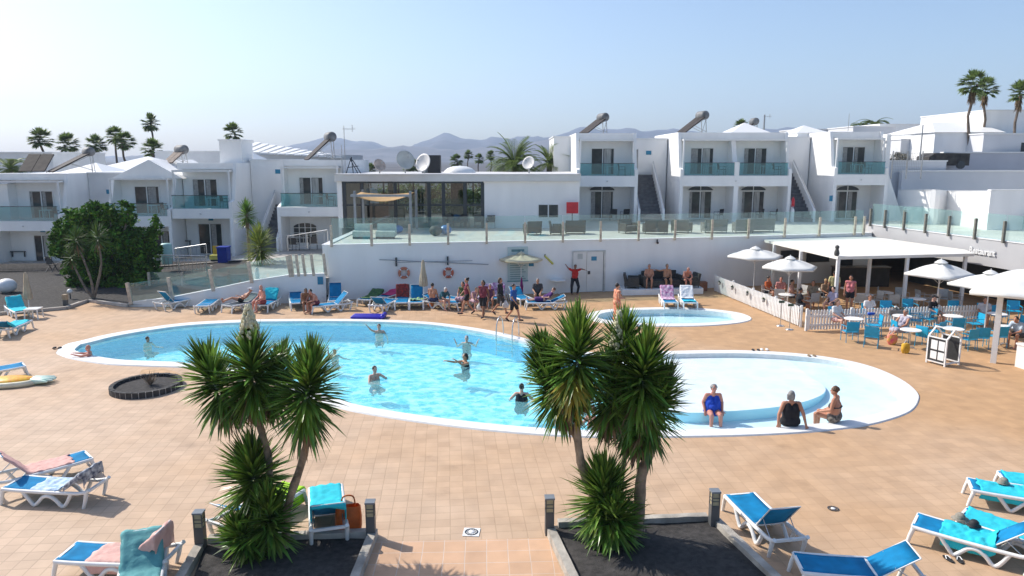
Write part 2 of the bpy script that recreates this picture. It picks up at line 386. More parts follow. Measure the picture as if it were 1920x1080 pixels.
# ------------------------------------------------------------------ water
def water_mat(name, tint, ripple, sc, gloss=1., caustic=.35, turb=.0, body=(.35,.86,.93)):
    m = bpy.data.materials.new(name); m.use_nodes = True; n = m.node_tree; L = n.links.new; n.nodes.remove(n.nodes['Principled BSDF'])
    tc = n.nodes.new('ShaderNodeTexCoord'); mp = n.nodes.new('ShaderNodeMapping'); mp.inputs['Scale'].default_value = (1, 1.3, 1); L(tc.outputs['Object'], mp.inputs[0])
    no = n.nodes.new('ShaderNodeTexNoise'); no.inputs['Scale'].default_value = sc; no.inputs['Detail'].default_value = 3; no.inputs['Distortion'].default_value = .6; L(mp.outputs[0], no.inputs['Vector'])
    big = n.nodes.new('ShaderNodeTexNoise'); big.inputs['Scale'].default_value = sc*.22; L(mp.outputs[0], big.inputs['Vector'])
    hh = n.nodes.new('ShaderNodeMath'); hh.operation = 'MULTIPLY'; L(no.outputs['Fac'], hh.inputs[0]); L(big.outputs['Fac'], hh.inputs[1])
    bu = n.nodes.new('ShaderNodeBump'); bu.inputs['Strength'].default_value = ripple; bu.inputs['Distance'].default_value = .12; L(hh.outputs[0], bu.inputs['Height'])
    g = n.nodes.new('ShaderNodeBsdfGlossy'); g.inputs['Roughness'].default_value = .04; L(bu.outputs[0], g.inputs['Normal'])
    # caustic light lines painted into the transparent tint by a Voronoi pattern
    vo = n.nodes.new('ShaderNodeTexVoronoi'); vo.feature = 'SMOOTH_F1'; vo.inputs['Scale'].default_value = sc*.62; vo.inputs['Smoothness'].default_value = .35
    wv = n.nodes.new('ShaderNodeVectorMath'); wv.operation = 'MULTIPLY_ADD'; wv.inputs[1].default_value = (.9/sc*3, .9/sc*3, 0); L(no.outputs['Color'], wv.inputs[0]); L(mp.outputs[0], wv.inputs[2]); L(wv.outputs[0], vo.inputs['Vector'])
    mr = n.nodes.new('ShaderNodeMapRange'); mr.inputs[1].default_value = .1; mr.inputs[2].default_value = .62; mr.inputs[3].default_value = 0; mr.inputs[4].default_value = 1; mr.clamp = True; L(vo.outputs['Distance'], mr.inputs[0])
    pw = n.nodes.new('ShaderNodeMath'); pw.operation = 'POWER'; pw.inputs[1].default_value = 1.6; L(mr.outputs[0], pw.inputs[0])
    mi = n.nodes.new('ShaderNodeMixRGB'); mi.inputs[1].default_value = (tint[0]*(1-caustic), tint[1]*(1-caustic*.32), tint[2]*(1-caustic*.14), 1); mi.inputs[2].default_value = (min(1,tint[0]+caustic*.55), 1, 1, 1); L(pw.outputs[0], mi.inputs[0])
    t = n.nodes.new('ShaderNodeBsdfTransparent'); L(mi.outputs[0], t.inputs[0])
    fr = n.nodes.new('ShaderNodeFresnel'); fr.inputs[0].default_value = 1.33; L(bu.outputs[0], fr.inputs['Normal'])
    mg = n.nodes.new('ShaderNodeMath'); mg.operation = 'MULTIPLY'; mg.inputs[1].default_value = gloss; L(fr.outputs[0], mg.inputs[0])
    mx = n.nodes.new('ShaderNodeMixShader'); ge = n.nodes.new('ShaderNodeNewGeometry'); ib = n.nodes.new('ShaderNodeMath'); ib.operation = 'SUBTRACT'; ib.inputs[0].default_value = 1; L(ge.outputs['Backfacing'], ib.inputs[1]); mb_ = n.nodes.new('ShaderNodeMath'); mb_.operation = 'MULTIPLY'; L(mg.outputs[0], mb_.inputs[0]); L(ib.outputs[0], mb_.inputs[1]); L(mb_.outputs[0], mx.inputs[0])
    df = n.nodes.new('ShaderNodeBsdfDiffuse'); df.inputs[0].default_value = (*body, 1); md = n.nodes.new('ShaderNodeMixShader'); md.inputs[0].default_value = turb
    L(bu.outputs[0], df.inputs['Normal']); L(t.outputs[0], md.inputs[1]); L(df.outputs[0], md.inputs[2]); L(md.outputs[0], mx.inputs[1]); L(g.outputs[0], mx.inputs[2]); L(mx.outputs[0], n.nodes['Material Output'].inputs[0])
    return m
M_water = water_mat('pool_water', (.88,.98,1.0), .65, 4.6, caustic=.8, turb=.26, gloss=.62)
M_water_s = water_mat('shallow_water', (.96,1,1.0), .08, 3.0, .55, caustic=.05)
def water(name, outl, m, z):
    mb = MB(); v, f = fill(outl, [], zf=lambda x, y: z); mb.add(v, f); return struct(name, mb, m, norm=False)
Wd = [p for p in offset(inM, -.002)]
def clip(poly, keep, xc):
    out = []; n = len(poly)
    for i in range(n):
        p, q = poly[i], poly[(i+1)%n]
        if keep(p[0]): out.append(p)
        if keep(p[0]) != keep(q[0]): t = (xc-p[0])/(q[0]-p[0]); out.append((xc, p[1]+(q[1]-p[1])*t))
    return out
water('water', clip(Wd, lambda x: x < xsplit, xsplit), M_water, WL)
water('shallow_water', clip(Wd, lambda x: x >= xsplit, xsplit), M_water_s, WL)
water('paddling_pool_water', offset(inK, -.002), water_mat('kid_water', (.92,.98,1.0), .03, 2.0, .8, caustic=.03), WL)
# ------------------------------------------------------------------ beds
M_grav = mat('lava_gravel', (.060,.055,.052), .95, .3, 9, bump=.9, bscale=60, detail=8)
M_wood = mat('weathered_timber', (.50,.46,.40), .85, .25, 2.5, bump=.5, bscale=25, detail=8)
for i, b in enumerate(bed_px):
    pts = [tuple(G(*p)[:2]) for p in b]
    mb = MB(); v, f = fill(pts, [], grid=.35, zf=lambda x, y: .05+.05*noise.noise((x*1.3, y*1.3, 0))); mb.add(v, f, True); struct('gravel_bed', mb, M_grav, norm=False)
# steps in front
stp = [tuple(G(*p)[:2]) for p in [(704,1016),(1028,1009),(1070,1120),(668,1120)]]
mb = MB(); v, f = fill(stp, [], zf=lambda x, y: .004); mb.add(v, f); struct('path', mb, M_step, norm=False)
# far land
mb = MB(); mb.add([(-6000,56.0,2.80),(6000,56.0,2.80),(6000,9000,2.8),(-6000,9000,2.8),(-6000,56,-.5),(6000,56,-.5)], [(0,1,2,3),(4,5,1,0)]); struct('far_ground', mb, mat('volcanic_plain', (.10,.10,.115), .95, .25, .01, detail=8))
mb = MB(); mb.add([(-6000,-200,-1.5),(6000,-200,-1.5),(6000,60,-1.5),(-6000,60,-1.5)], [(0,1,2,3)]); struct('ground', mb, mat('dry_ground', (.42,.34,.26), .9))
# left garden: gravel slope rising from the kerb
gp = [(-70,590),( -70,590)]
kerb_px = [(-60,596),(0,591),(60,586),(125,580),(150,571),(165,566),(240,576)]
K = [G(*p) for p in kerb_px]
GY = 46.5
def garden_z(x, y):
    t = min(1, max(0, (y-36.5)/10)); tx = min(1, max(0, (x+26)/10))
    return .12+t*(tx*.8+.1)+.05*noise.noise((x*.5, y*.5, 3))
gout = [(p.x, p.y) for p in K]+[tuple(G(300,574)[:2]), tuple(G(610,566)[:2]), (-8.2, 40.6), (-8.4, GY), (-70, GY)]
gout = [(-70, K[0].y)]+gout
mb = MB(); v, f = fill(gout, [], grid=1.2, zf=garden_z); mb.add(v, f, True); struct('garden_bed', mb, M_grav, norm=False)
mb = MB(); mb.add([(-70,GY-.3,.33),(-27,GY-.3,.30),(-16,GY-.3,1.05),(-8,GY-.3,1.3),(-70,56,.33),(-27,56,.30),(-16,56,1.05),(-8,56,1.3)], [(0,1,5,4),(1,2,6,5),(2,3,7,6)]); struct('walkway', mb, mat('pale_concrete', (.50,.47,.43), .85, .1, 1.5))
# plaza under terrace etc: terrace slab
# ------------------------------------------------------------------ mountains and haze
def interp(pts, x):
    if x <= pts[0][0]: return pts[0][1]
    for a, b in zip(pts, pts[1:]):
        if x <= b[0]: return a[1]+(b[1]-a[1])*(x-a[0])/(b[0]-a[0])
    return pts[-1][1]
ridge1 = [(-400,300),(480,296),(550,275),(590,264),(620,254),(660,263),(700,265),(735,277),(770,277),(790,265),(815,258),(840,244),(870,258),(905,262),(925,255),(950,262),(985,252),(1020,257),(1060,248),(1090,236),(1120,243),(1170,237),(1200,246),(1230,243),(1260,240),(1300,246),(1350,250),(1440,240),(1490,238),(1530,244),(1600,262),(1750,256),(1830,262),(1950,268),(2300,290)]
ridge2 = [(-400,300),(500,292),(600,288),(680,282),(760,272),(860,280),(960,274),(1030,262),(1080,254),(1150,262),(1250,252),(1400,256),(1470,248),(1560,262),(1700,282),(2300,296)]
def mountains(name, ridge, D, depth, col, seed, amp):
    mb = MB(); nx, ny = 260, 14; vs = []
    for j in range(ny+1):
        t = j/ny
        for i in range(nx+1):
            px = -300+2500*i/nx; y = D+depth*(t-.75)
            x = (px-960)/FPX*cp*D*(1.0)
            top = FZ(interp(ridge, px), D)+7*noise.fractal((px*.045, seed, 0), 1, 2, 5)*(D/3400)+4*abs(noise.noise((px*.13, seed, 1)))
            prof = (1-abs(t-.75)/.75 if t < .75 else 1-(t-.75)/.25*.9); prof = max(0, prof)
            prof = prof**.9
            nz = noise.fractal((x*.004, y*.005, seed), 1, 2, 6)
            rid = 1-abs(noise.noise((x*.011+nz*.6, y*.003, seed+4)))
            h = (top-2)*prof*(1-(1-t/.75 if t < .75 else 0)*.0)+(nz*amp+(rid-.7)*amp*.9)*(prof*(1-prof)*4*.9)
            vs.append((x*(y/D)*.6+x*.4, y, max(1.5, 2+h)))
    mb.add(vs, [(j*(nx+1)+i, j*(nx+1)+i+1, (j+1)*(nx+1)+i+1, (j+1)*(nx+1)+i) for j in range(ny) for i in range(nx)], True)
    return struct(name, mb, mat('rock_'+name, col, .95, .25, .01, detail=8), norm=False)
mountains('mountains', ridge1, 3400, 1500, (.085,.085,.11), 1.3, 26)
mountains('hills', ridge2, 2500, 700, (.12,.11,.12), 7.7, 18)
hz = MB().box(-4200, -60, -2.6, 4200, 4200, 320).build('haze', bpy.data.materials.new('haze_air'))
hz['kind'] = 'stuff'; hm = hz.data.materials[0]; hm.use_nodes = True; hn = hm.node_tree; hn.nodes.remove(hn.nodes['Principled BSDF'])
pv = hn.nodes.new('ShaderNodeVolumePrincipled'); pv.inputs['Color'].default_value = (.62,.78,1,1); pv.inputs['Density'].default_value = .00019; pv.inputs['Anisotropy'].default_value = .25
hn.links.new(pv.outputs[0], hn.nodes['Material Output'].inputs['Volume'])
# ------------------------------------------------------------------ terrace, walls
DECK = 2.85
M_white = mat('white_render', (.88,.88,.87), .85, .04, 1.2, bump=.15, bscale=25, col2=(.80,.80,.79), detail=10, streak=.22)
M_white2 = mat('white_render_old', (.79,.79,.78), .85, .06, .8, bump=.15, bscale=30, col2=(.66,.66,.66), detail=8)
M_grayw = mat('grey_render', (.60,.60,.60), .85, .05, .7, col2=(.52,.52,.53))
M_deck = mat('deck_tiles', (.66,.62,.55), .6, .08, 1.5)
M_gl = glassmat('balustrade_glass', (.86,.955,.94), .08, .02, dirt=.09)
M_glb = glassmat('balcony_glass', (.50,.76,.78), .10, .03, dirt=.10)
M_post = mat('sunbleached_wood', (.66,.55,.43), .8, .2, 6)
M_dark = mat('dark_metal', (.035,.045,.055), .4, .1, 6)
M_steel = mat('steel', (.55,.56,.57), .3, .05, 8, metal=.9)
M_wht = mat('white_paint', (.80,.80,.79), .45, .03, 8)
M_pvc = mat('white_plastic', (.80,.80,.78), .35, .04, 6)
M_blueS = mat('blue_sign', (.03,.24,.40), .5, .1, 20)
A_, B_, C_ = (-9.5, 37.9), (11.2, 41.6), (21.6, 44.3)
E1, E2 = (24.25, 34.8), (26.6, 25.0)
def slab(name, poly, z0, z1, m, **k):
    mb = MB(); n = len(poly); v, f = fill(poly, [], zf=lambda x, y: z1); mb.add(v, f)
    mb.add([(p[0], p[1], z0) for p in poly]+[(p[0], p[1], z1) for p in poly], [(i, (i+1)%n, (i+1)%n+n, i+n) for i in range(n)])
    return mb.build(name, m, **k)
t = slab('terrace', [(-9.4,38.19), (11.15,41.89), (21.5,44.59), (22.2,45.3), (24.5,35.0), (26.9,25.0), (60,25), (60,56.2), (-9.5,56.2)], 2.55, DECK, M_deck); t['kind'] = 'structure'
def wall(name, pts, z0, z1s, th, m, label, cat='wall', cop=True):
    """thick wall along pts; z1s top heights per point"""
    mb = MB(); cb = MB(); n = len(pts)
    for i in range(n-1):
        a, b = Vector(pts[i]), Vector(pts[i+1]); d = (b-a).normalized(); nn = Vector((-d.y, d.x))*th
        if cat and i < n-2: pass
        q = [a, b, b+nn, a+nn]
        mb.add([(p.x, p.y, z0) for p in q]+[(q[0].x,q[0].y,z1s[i]),(q[1].x,q[1].y,z1s[i+1]),(q[2].x,q[2].y,z1s[i+1]),(q[3].x,q[3].y,z1s[i])],
               [(3,2,1,0),(4,5,6,7),(0,1,5,4),(1,2,6,5),(2,3,7,6),(3,0,4,7)])
        if cop:
            e = nn*.12; q = [a-e, b-e, b+nn+e, a+nn+e]
            cb.add([(p.x,p.y,z1s[i+(j in (1,2))]+.003) for j, p in enumerate(q)]+[(p.x,p.y,z1s[i+(j in (1,2))]+.05) for j, p in enumerate(q)],
                   [(3,2,1,0),(4,5,6,7),(0,1,5,4),(1,2,6,5),(2,3,7,6),(3,0,4,7)])
    o = mb.build(name, m); tag(o, label, cat)
    if cop: cb.build('coping', M_wht, o)
    return o
rw = wall('retaining_wall', [A_, B_, C_], -.2, [2.86, 2.86, 2.86], .3, M_white, 'long white retaining wall under the glass railing, behind the sunbathers')
ramp_top = [(242,575,.16),(320,575,.42),(400,572.5,.78),(475,571,1.18),(547,568,1.42),(612,566,1.44)]
rp = [(G(a,b).x, G(a,b).y) for a, b, c in ramp_top]
wall('ramp_wall', rp, -.2, [c for a, b, c in ramp_top], .22, M_white, 'low white wall climbing with the ramp on the left of the pool')
# raised plateau between ramp wall and the left flats
mb = MB(); v, f = fill([(rp[3][0],rp[3][1]+.2),(rp[5][0]+.1,rp[5][1]+.2),(-9.45,38.2),(-9.45,48.9),(-16.2,48.9),(-15.5,43.0)], [], zf=lambda x, y: 1.22); mb.add(v, f)
o = mb.build('walkway', mat('pale_concrete', (.5,.47,.43))); o['kind'] = 'structure'
# side face closing the terrace to the left
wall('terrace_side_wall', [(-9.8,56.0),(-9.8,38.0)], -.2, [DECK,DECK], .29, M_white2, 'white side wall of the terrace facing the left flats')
# kerbs
def kerb(pts, z, label, m=None, w=.16, h=.14):
    mb = MB(); 
    for a, b in zip(pts, pts[1:]): mb.bar((a[0],a[1],z), (b[0],b[1],z), w, h)
    o = mb.build('kerb', m or mat('concrete_kerb', (.50,.46,.41), .9, .15, 3)); return tag(o, label, 'kerb')
kerb([(p.x, p.y) for p in K], .08, 'low pale kerb between black gravel and the paving, far left')
# ------------------------------------------------------------------ restaurant wing
wall('restaurant_fascia', [(21.95,45.6), E1, E2], 1.95, [3.28,3.28,3.28], .3, mat('fascia_grey', (.48,.48,.49), .85, .05, .7, col2=(.44,.44,.45)), 'grey fascia wall carrying the word Restaurant')
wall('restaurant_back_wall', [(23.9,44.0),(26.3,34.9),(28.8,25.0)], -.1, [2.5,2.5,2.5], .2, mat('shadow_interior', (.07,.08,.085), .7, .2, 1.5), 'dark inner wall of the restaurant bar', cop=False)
tag(slab('restaurant_ceiling', [(22.3,45.4),(24.6,34.9),(26.9,25.2),(30,25.2),(30,45.4)], 2.45, 2.53, M_grayw), 'grey ceiling slab above the dark restaurant bar', 'ceiling')
def text(s, size, m, name='lettering', ext=.01, parent=None):
    c = bpy.data.curves.new(name, 'FONT'); c.body = s; c.size = size; c.extrude = ext; c.offset = .012; c.align_x = 'LEFT'
    o = bpy.data.objects.new(name+'_c', c); SC.collection.objects.link(o)
    dg = bpy.context.evaluated_depsgraph_get(); me = bpy.data.meshes.new_from_object(o.evaluated_get(dg)); bpy.data.objects.remove(o)
    o = bpy.data.objects.new(name, me); me.materials.clear(); me.materials.append(m); SC.collection.objects.link(o)
    if parent: o.parent = parent
    return o
tx = text('Restaurant', .50, M_wht, 'restaurant_lettering', .02)
d_ = (Vector(E2)-Vector(E1)).normalized(); d0 = (Vector(E1)-Vector((21.95,45.6))).normalized()
p0 = Vector((21.95,45.6)); 
def onfas(px):   # distance along fascia first leg seen at pixel column
    best = None
    for i in range(400):
        t = i/400; q = p0.lerp(Vector(E1), t); dx = q.x/(q.y*cp+(CAMH-2.6)*sp)*FPX+960
        if best is None or abs(dx-px) < best[0]: best = (abs(dx-px), q)
    return best[1]
qa = onfas(1819); ang = math.atan2(d0.y, d0.x)
tx.matrix_world = Matrix.Translation((qa.x-.05, qa.y-.02, 2.50)) @ Matrix.Rotation(ang, 4, 'Z') @ Matrix.Rotation(math.pi/2, 4, 'X')
qb = onfas(1868); L_ = (qb-qa).length; tx.scale = (L_/max(.1, max(v.co.x for v in tx.data.vertices)), .95, 1)
tag(tx, 'white raised word Restaurant on the grey fascia', 'sign lettering')
# canopy
can = empty('canopy', (18.5,38.5,0), 0, 'flat white canopy on white posts over the restaurant tables', 'canopy')
cpoly = [(14.45,42.25),(15.4,34.7),(22.6,35.9),(23.1,37.5),(21.4,44.1)]
cn = slab('canopy_roof', [(p[0]-18.5, p[1]-38.5) for p in cpoly], 2.56, 2.70, mat('canopy_sheet', (.80,.78,.73), .7, .06, .6, col2=(.72,.68,.60)), parent=can)
for p in [(15.5,34.85),(18.05,37.0),(14.62,41.0),(14.95,38.0),(19.1,35.45),(22.3,36.1)]:
    MB().box(-.07,-.07,0,.07,.07,2.56).build('post', M_wht, can, loc=(p[0]-18.5,p[1]-38.5,0))
tag(MB().lathe([(.0,0),(.10,.02),(.13,.12),(.10,.25),(.07,.33),(.10,.40),(.09,.48),(.0,.53)], n=10).build('owl_figure', mat('owl_grey', (.10,.10,.09), .8, .3, 20), loc=(15.45,34.95,2.70)), 'small dark owl decoy on the front corner of the canopy', 'bird figure')
# ------------------------------------------------------------------ glass balustrades
def balustrade(pts, z, posts, label, gh=1.35, ph=1.0, glass=None, postm=None, lean=0., drop=.12, out=.10, pr=.115, zs=None):
    """posts: list of (x,y,z) ; glass between consecutive posts"""
    c = Vector(posts[0]); e = empty('glass_balustrade', c, 0, label, 'balustrade')
    for i, p in enumerate(posts):
        p = Vector(p)-c; a = Vector(posts[min(i+1, len(posts)-1)])-Vector(posts[max(i-1, 0)]); nn = Vector((a.y, -a.x, 0)).normalized()
        o = MB().box(-pr/2, -pr/2, -drop, pr/2, pr/2, ph).build('post', postm or M_post, e, loc=p+nn*out); 
        o.rotation_euler = (0, R(lean), 0)
    for i in range(len(posts)-1):
        a, b = Vector(posts[i])-c, Vector(posts[i+1])-c; d = (b-a).normalized()*.02
        mb = MB(); nn = Vector((d.y, -d.x, 0)).normalized()*.006; a2, b2 = a+d, b-d; h = Vector((0, 0, gh)); s0 = Vector((0, 0, .02))
        mb.add([a2-nn+s0, b2-nn+s0, b2+nn+s0, a2+nn+s0, a2-nn+h, b2-nn+h, b2+nn+h, a2+nn+h], [(3,2,1,0),(4,5,6,7),(0,1,5,4),(1,2,6,5),(2,3,7,6),(3,0,4,7)])
        mb.build('glass_panel', glass or M_gl, e)
    return e
def on_line(px, a, b, z):
    a = Vector(a); b = Vector(b); k = (px-960)/FPX   # solve x/(y*cp+(H-z)*sp)=k
    c0 = (CAMH-z)*sp; d = b-a
    t = (k*(a.y*cp+c0)-a.x)/(d.x-k*d.y*cp); q = a+d*t; return (q.x, q.y, z)
pp = [622, 697, 768, 840, 912, 984, 1054.5, 1125, 1196, 1264, 1333]
posts = [on_line(p, A_, B_, 2.91) for p in pp]+[on_line(p, B_, C_, 2.91) for p in (1401, 1469, 1534, 1600, 1617)]
balustrade(None, 0, posts, 'long glass balustrade with pale wooden posts along the terrace edge')
posts = [on_line(p, (21.95,45.6), E1, 3.33) for p in (1634, 1661, 1697, 1737, 1781, 1830, 1884)]+[on_line(p, E1, E2, 3.33) for p in (1960, 2060)]
balustrade(None, 0, posts, 'glass balustrade with dark posts above the word Restaurant', postm=mat('grey_post', (.20,.19,.16), .7, .2, 8), gh=1.25, ph=.95)
q = [G(1691,421,2.86), G(1756,417,2.86), G(1839,424,2.86), G(1930,432,2.86)]
balustrade(None, 0, q, 'second glass screen set back on the right terrace', postm=mat('grey_post', (.2,.19,.16)), gh=1.2, ph=1.0)
rpz = lambda px: interp([(a, c) for a, b, c in ramp_top], px)+.06
def onramp(px):
    for (a, b, c), (a2, b2, c2) in zip(ramp_top, ramp_top[1:]):
        if px <= a2: return on_line(px, tuple(G(a,b)[:2]), tuple(G(a2,b2)[:2]), rpz(px))
balustrade(None, 0, [onramp(p) for p in (246, 323, 400, 472, 545)], 'sloping glass balustrade with leaning wooden posts along the ramp', gh=.95, ph=.98, lean=-7, out=.0, pr=.15)
balustrade(None, 0, [onramp(p) for p in (549, 560, 572, 588, 611)], 'short run of close wooden posts and glass beside the ramp top', gh=1.0, ph=1.0, lean=-5, out=.0, pr=.12)
# ------------------------------------------------------------------ flats
M_wglass = mat('window_glass', (.02,.026,.03), .10, .3, 1.2, spec=.5, col2=(.07,.075,.08))
M_cur = mat('curtain', (.42,.40,.38), .9, .2, 9)
def french(e, xc, zb, wd, h, y, arch=False, open_=.5):
    """white framed glazed double door on plane y (front faces -y)"""
    o = empty('french_door', (xc, y, zb)); o.parent = e
    fr = MB(); t = .07
    for x in (-wd/2, wd/2-t, -t/2): fr.box(x, -.05, 0, x+t, .03, h)
    fr.box(-wd/2+t, -.045, h-t, wd/2-t, .03, h); fr.box(-wd/2+t, -.045, 0, wd/2-t, .03, .09)
    fr.build('frame', M_wht, o)
    for s in (-1, 1):
        MB().box(min(s*.035, s*(wd/2-t)), -.015, .09, max(s*.035, s*(wd/2-t)), .01, h-t).build('pane', M_wglass, o)
    cw = random.uniform(.12, .42); sd = random.choice((0, 1)); MB().box(.08+sd*.02,-.022,.1,.08+wd*cw*.85,-.017,h-.1).build('curtain', random.choice((M_cur, mat('curtain_pale', (.60,.58,.55), .9, .25, 9, streak=.1))), o)
    if random.random() < .6: MB().box(-wd/2+.09,-.021,.1,-wd/2+.09+wd*random.uniform(.08,.3),-.016,h-.1).build('curtain', M_cur, o)
    if arch:
        pts = [(math.cos(a)*wd*.52, math.sin(a)*.34) for a in [math.pi*k/12 for k in range(13)]]
        m2 = MB(); m2.prism([(p[0], h+.04+p[1]) for p in pts], -.06, .02, 'y'); m2.build('fanlight', M_dark, o)
        m3 = MB(); m3.box(-.03,-.075,h+.04,.03,-.061,h+.38); m3.tube([(p[0]*1.03, -.06, h+.04+p[1]*1.05) for p in pts], .035, 6); m3.build('fan_frame', M_wht, o)
    return o
def plaque(e, x, y, z, w=.32, h=.22, m=None): MB().box(x-w/2, y-.03, z-h/2, x+w/2, y, z+h/2).build('plaque', m or M_blueS, e)
def flat(x0, x1, D, zg, zf0, zf1, zr, zp, zt, label, doors, lower, depth=8, wing=(1, 1), joist=7, rail=None, zbody=None, wl=None, low=None, tilted=True):
    c = ((x0+x1)/2, D, zg); e = empty('apartment_block', c, 0, label, 'building')
    X = lambda x: x-c[0]; W_ = (x1-x0)/2; z = lambda v: v-zg
    bt = z(zbody or zt); 
    MB().box(-W_, 2, -1, W_, depth+2, bt-.02).build('wall', wl or M_white, e)
    MB().box(-W_, 1.25, z(zp)+.16, W_, 1.995, z(zt)).build('parapet', wl or M_white, e)
    MB().box(-W_, 0, z(zf0), W_, 1.995, z(zf1)).build('balcony_slab', wl or M_white, e)
    for s, on in ((-1, wing[0]), (1, wing[1])):
        if not on: continue
        xa, xb = (-W_-.22, -W_-.002) if s < 0 else (W_+.002, W_+.22)
        MB().prism([(-.02, -1), (-.02, z(zf1)+.45), (.55, z(zf1)+.55), (1.2, z(zt)+.01), (depth+2.01, z(zt)+.01), (depth+2.01, -1)] if tilted else [(-.02,-1),(-.02,z(zf1)),(1.2,z(zf1)+.4),(1.2,z(zt)+.01),(depth+2.01,z(zt)+.01),(depth+2.01,-1)], xa, xb, 'x').build('side_wall', wl or M_white, e)
    pg = MB(); pg.box(-W_, .38, z(zp), W_, .50, z(zp)+.13)
    for i in range(joist): x = -W_+.1+(2*W_-.2)*i/(joist-1); pg.box(x-.05, .5, z(zp)+.01, x+.05, 2.0, z(zp)+.12)
    for x in (-W_+.06, W_-.06): pg.box(x-.05, .39, z(zf1), x+.05, .49, z(zp))
    pg.build('pergola', M_wht, e)
    for (ra, rb) in (rail or [(x0+.05, x1-.05)]):
        r = empty('balcony_rail', (0, 0, 0)); r.parent = e
        MB().box(X(ra), .05, z(zf1)+.03, X(rb), .065, z(zr)).build('glass', M_glb, r)
        MB().box(X(ra)-.02, .03, z(zr), X(rb)+.02, .085, z(zr)+.04).build('handrail', M_dark, r)
    if rail and len(rail) > 1:
        for (a, b) in zip(rail, rail[1:]):
            MB().prism([(.02, z(zf1)), (.02, z(zf1)+.95), (.6, z(zf1)+.95), (1.2, z(zp)), (2, z(zp)), (2, z(zf1))], X(a[1])+.03, X(b[0])-.03, 'x').build('divider', M_white, e)
            MB().box(X(a[1])+.03, .02, -1, X(b[0])-.03, 2, z(zf0)).build('pillar', M_white, e)
    for (xc, wd, h) in doors: french(e, X(xc), z(zf1), wd, h, 2.0)
    for (xc, wd, h, ar) in lower: french(e, X(xc), 0.02, wd, h, 2.0, ar); plaque(e, X(xc)+.1, 2.0, h+.62 if ar else h+.3)
    MB().ell((X((x0+x1)/2), -.06, (z(zf0)+z(zf1))/2), .06, .05, .05, 8, 5).build('wall_lamp', M_grayw, e)
    return e
DL, DR = 49.0, 53.0
LX = lambda p: FX(p, DL); RX = lambda p: FX(p, DR, 340)
LX2 = lambda p: FX(p, DL+2); RX2 = lambda p: FX(p, DR+2, 340)
LZ2 = lambda p: FZ(p, DL+2)
flat(LX(-25), LX(108), DL, 0., 2.56, 3.2, 4.15, 5.72, 6.3, 'leftmost two-storey white flat cut by the picture edge', [(LX2(81), 1.7, 1.95)], [(LX2(74), 1.2, 2.1, False)])
flat(LX(202), LX(314), DL, .3, 2.85, 3.52, 4.35, 5.9, 5.95, 'white flat with a pointed gable behind the big bushy tree', [(LX2(279), 1.75, 1.95)], [(LX2(300), 1.4, 2.1, False)], zbody=6.0)
flat(LX(322.5), LX(430), DL, .7, 3.38, 4.01, 4.88, 6.42, 7.0, 'white two-storey flat with teal balcony right of the bushy tree', [(LX2(388), 1.75, 1.95)], [(LX2(392), 1.7, 2.2, False)], wing=(0, 1))
flat(LX(526), LX(634), DL, 1.25, 3.52, 4.13, 5.02, 6.65, 7.2, 'white flat beside the glass cafe with an arched ground-floor window', [(LX2(586), 1.7, 1.95)], [], tilted=False)
# gable roof of second flat
x0, x1 = LX(202)-.25, LX(330)+.1; xm = LX(270); e = empty('gable_roof', (xm, DL+1.2, 5.97), 0, 'white pointed roof with a low gable over the second left flat', 'roof')
MB().prism([(x0-xm,0),(0,1.25),(x1-xm,0)], 0, 7, 'y').build('roof_slope', M_white, e)
# arched lattice window under the flat beside the café
e = empty('arched_window', (LX2(571), DL+1.96, 1.55), 0, 'arched white lattice window in the shaded porch beside the cafe', 'window')
pts = [(math.cos(a)*.82, 1.05+math.sin(a)*.32) for a in [math.pi*k/14 for k in range(15)]]
MB().prism([(-.82,0),(.82,0)]+pts, 0, .03, 'y').build('pane', M_wglass, e)
mb = MB()
for x in (-.8,-.4,0,.4,.8): mb.box(x-.025,-.03,0,x+.025,-.002,1.1+.28*math.sqrt(max(0,1-(x/.82)**2)))
for z_ in (0,.35,.7,1.05): mb.box(-.82,-.028,z_-.02,.82,-.004,z_+.02)
mb.build('lattice', M_wht, e)
# recessed walls between the left flats
def block(name, x0, y0, z0, x1, y1, z1, m, label, cat='building', parts=None):
    c = Vector(((x0+x1)/2, y0, z0)); e = empty(name, c, 0, label, cat)
    MB().box(x0-c.x, 0, 0, x1-c.x, y1-y0, z1-z0).build('wall', m, e)
    MB().box(x0-c.x-.06, -.06, z1-z0+.003, x1-c.x+.06, y1-y0+.06, z1-z0+.10).build('coping', M_wht, e)
    return e
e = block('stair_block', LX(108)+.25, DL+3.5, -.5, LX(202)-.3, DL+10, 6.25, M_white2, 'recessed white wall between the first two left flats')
plaque(e, LX2(188)-e.location.x, 0, 5.0+.5, .5, .3)
e = block('stair_block', LX(430)+.25, DL+3.8, 0, LX(526)-.25, DL+11, 7.15, M_white, 'recessed bright white stairwell wall left of the glass cafe')
plaque(e, .5, 0, 6.4, .4, .3); french(e, 1.35, 4.0, .9, 2.0, -.01)
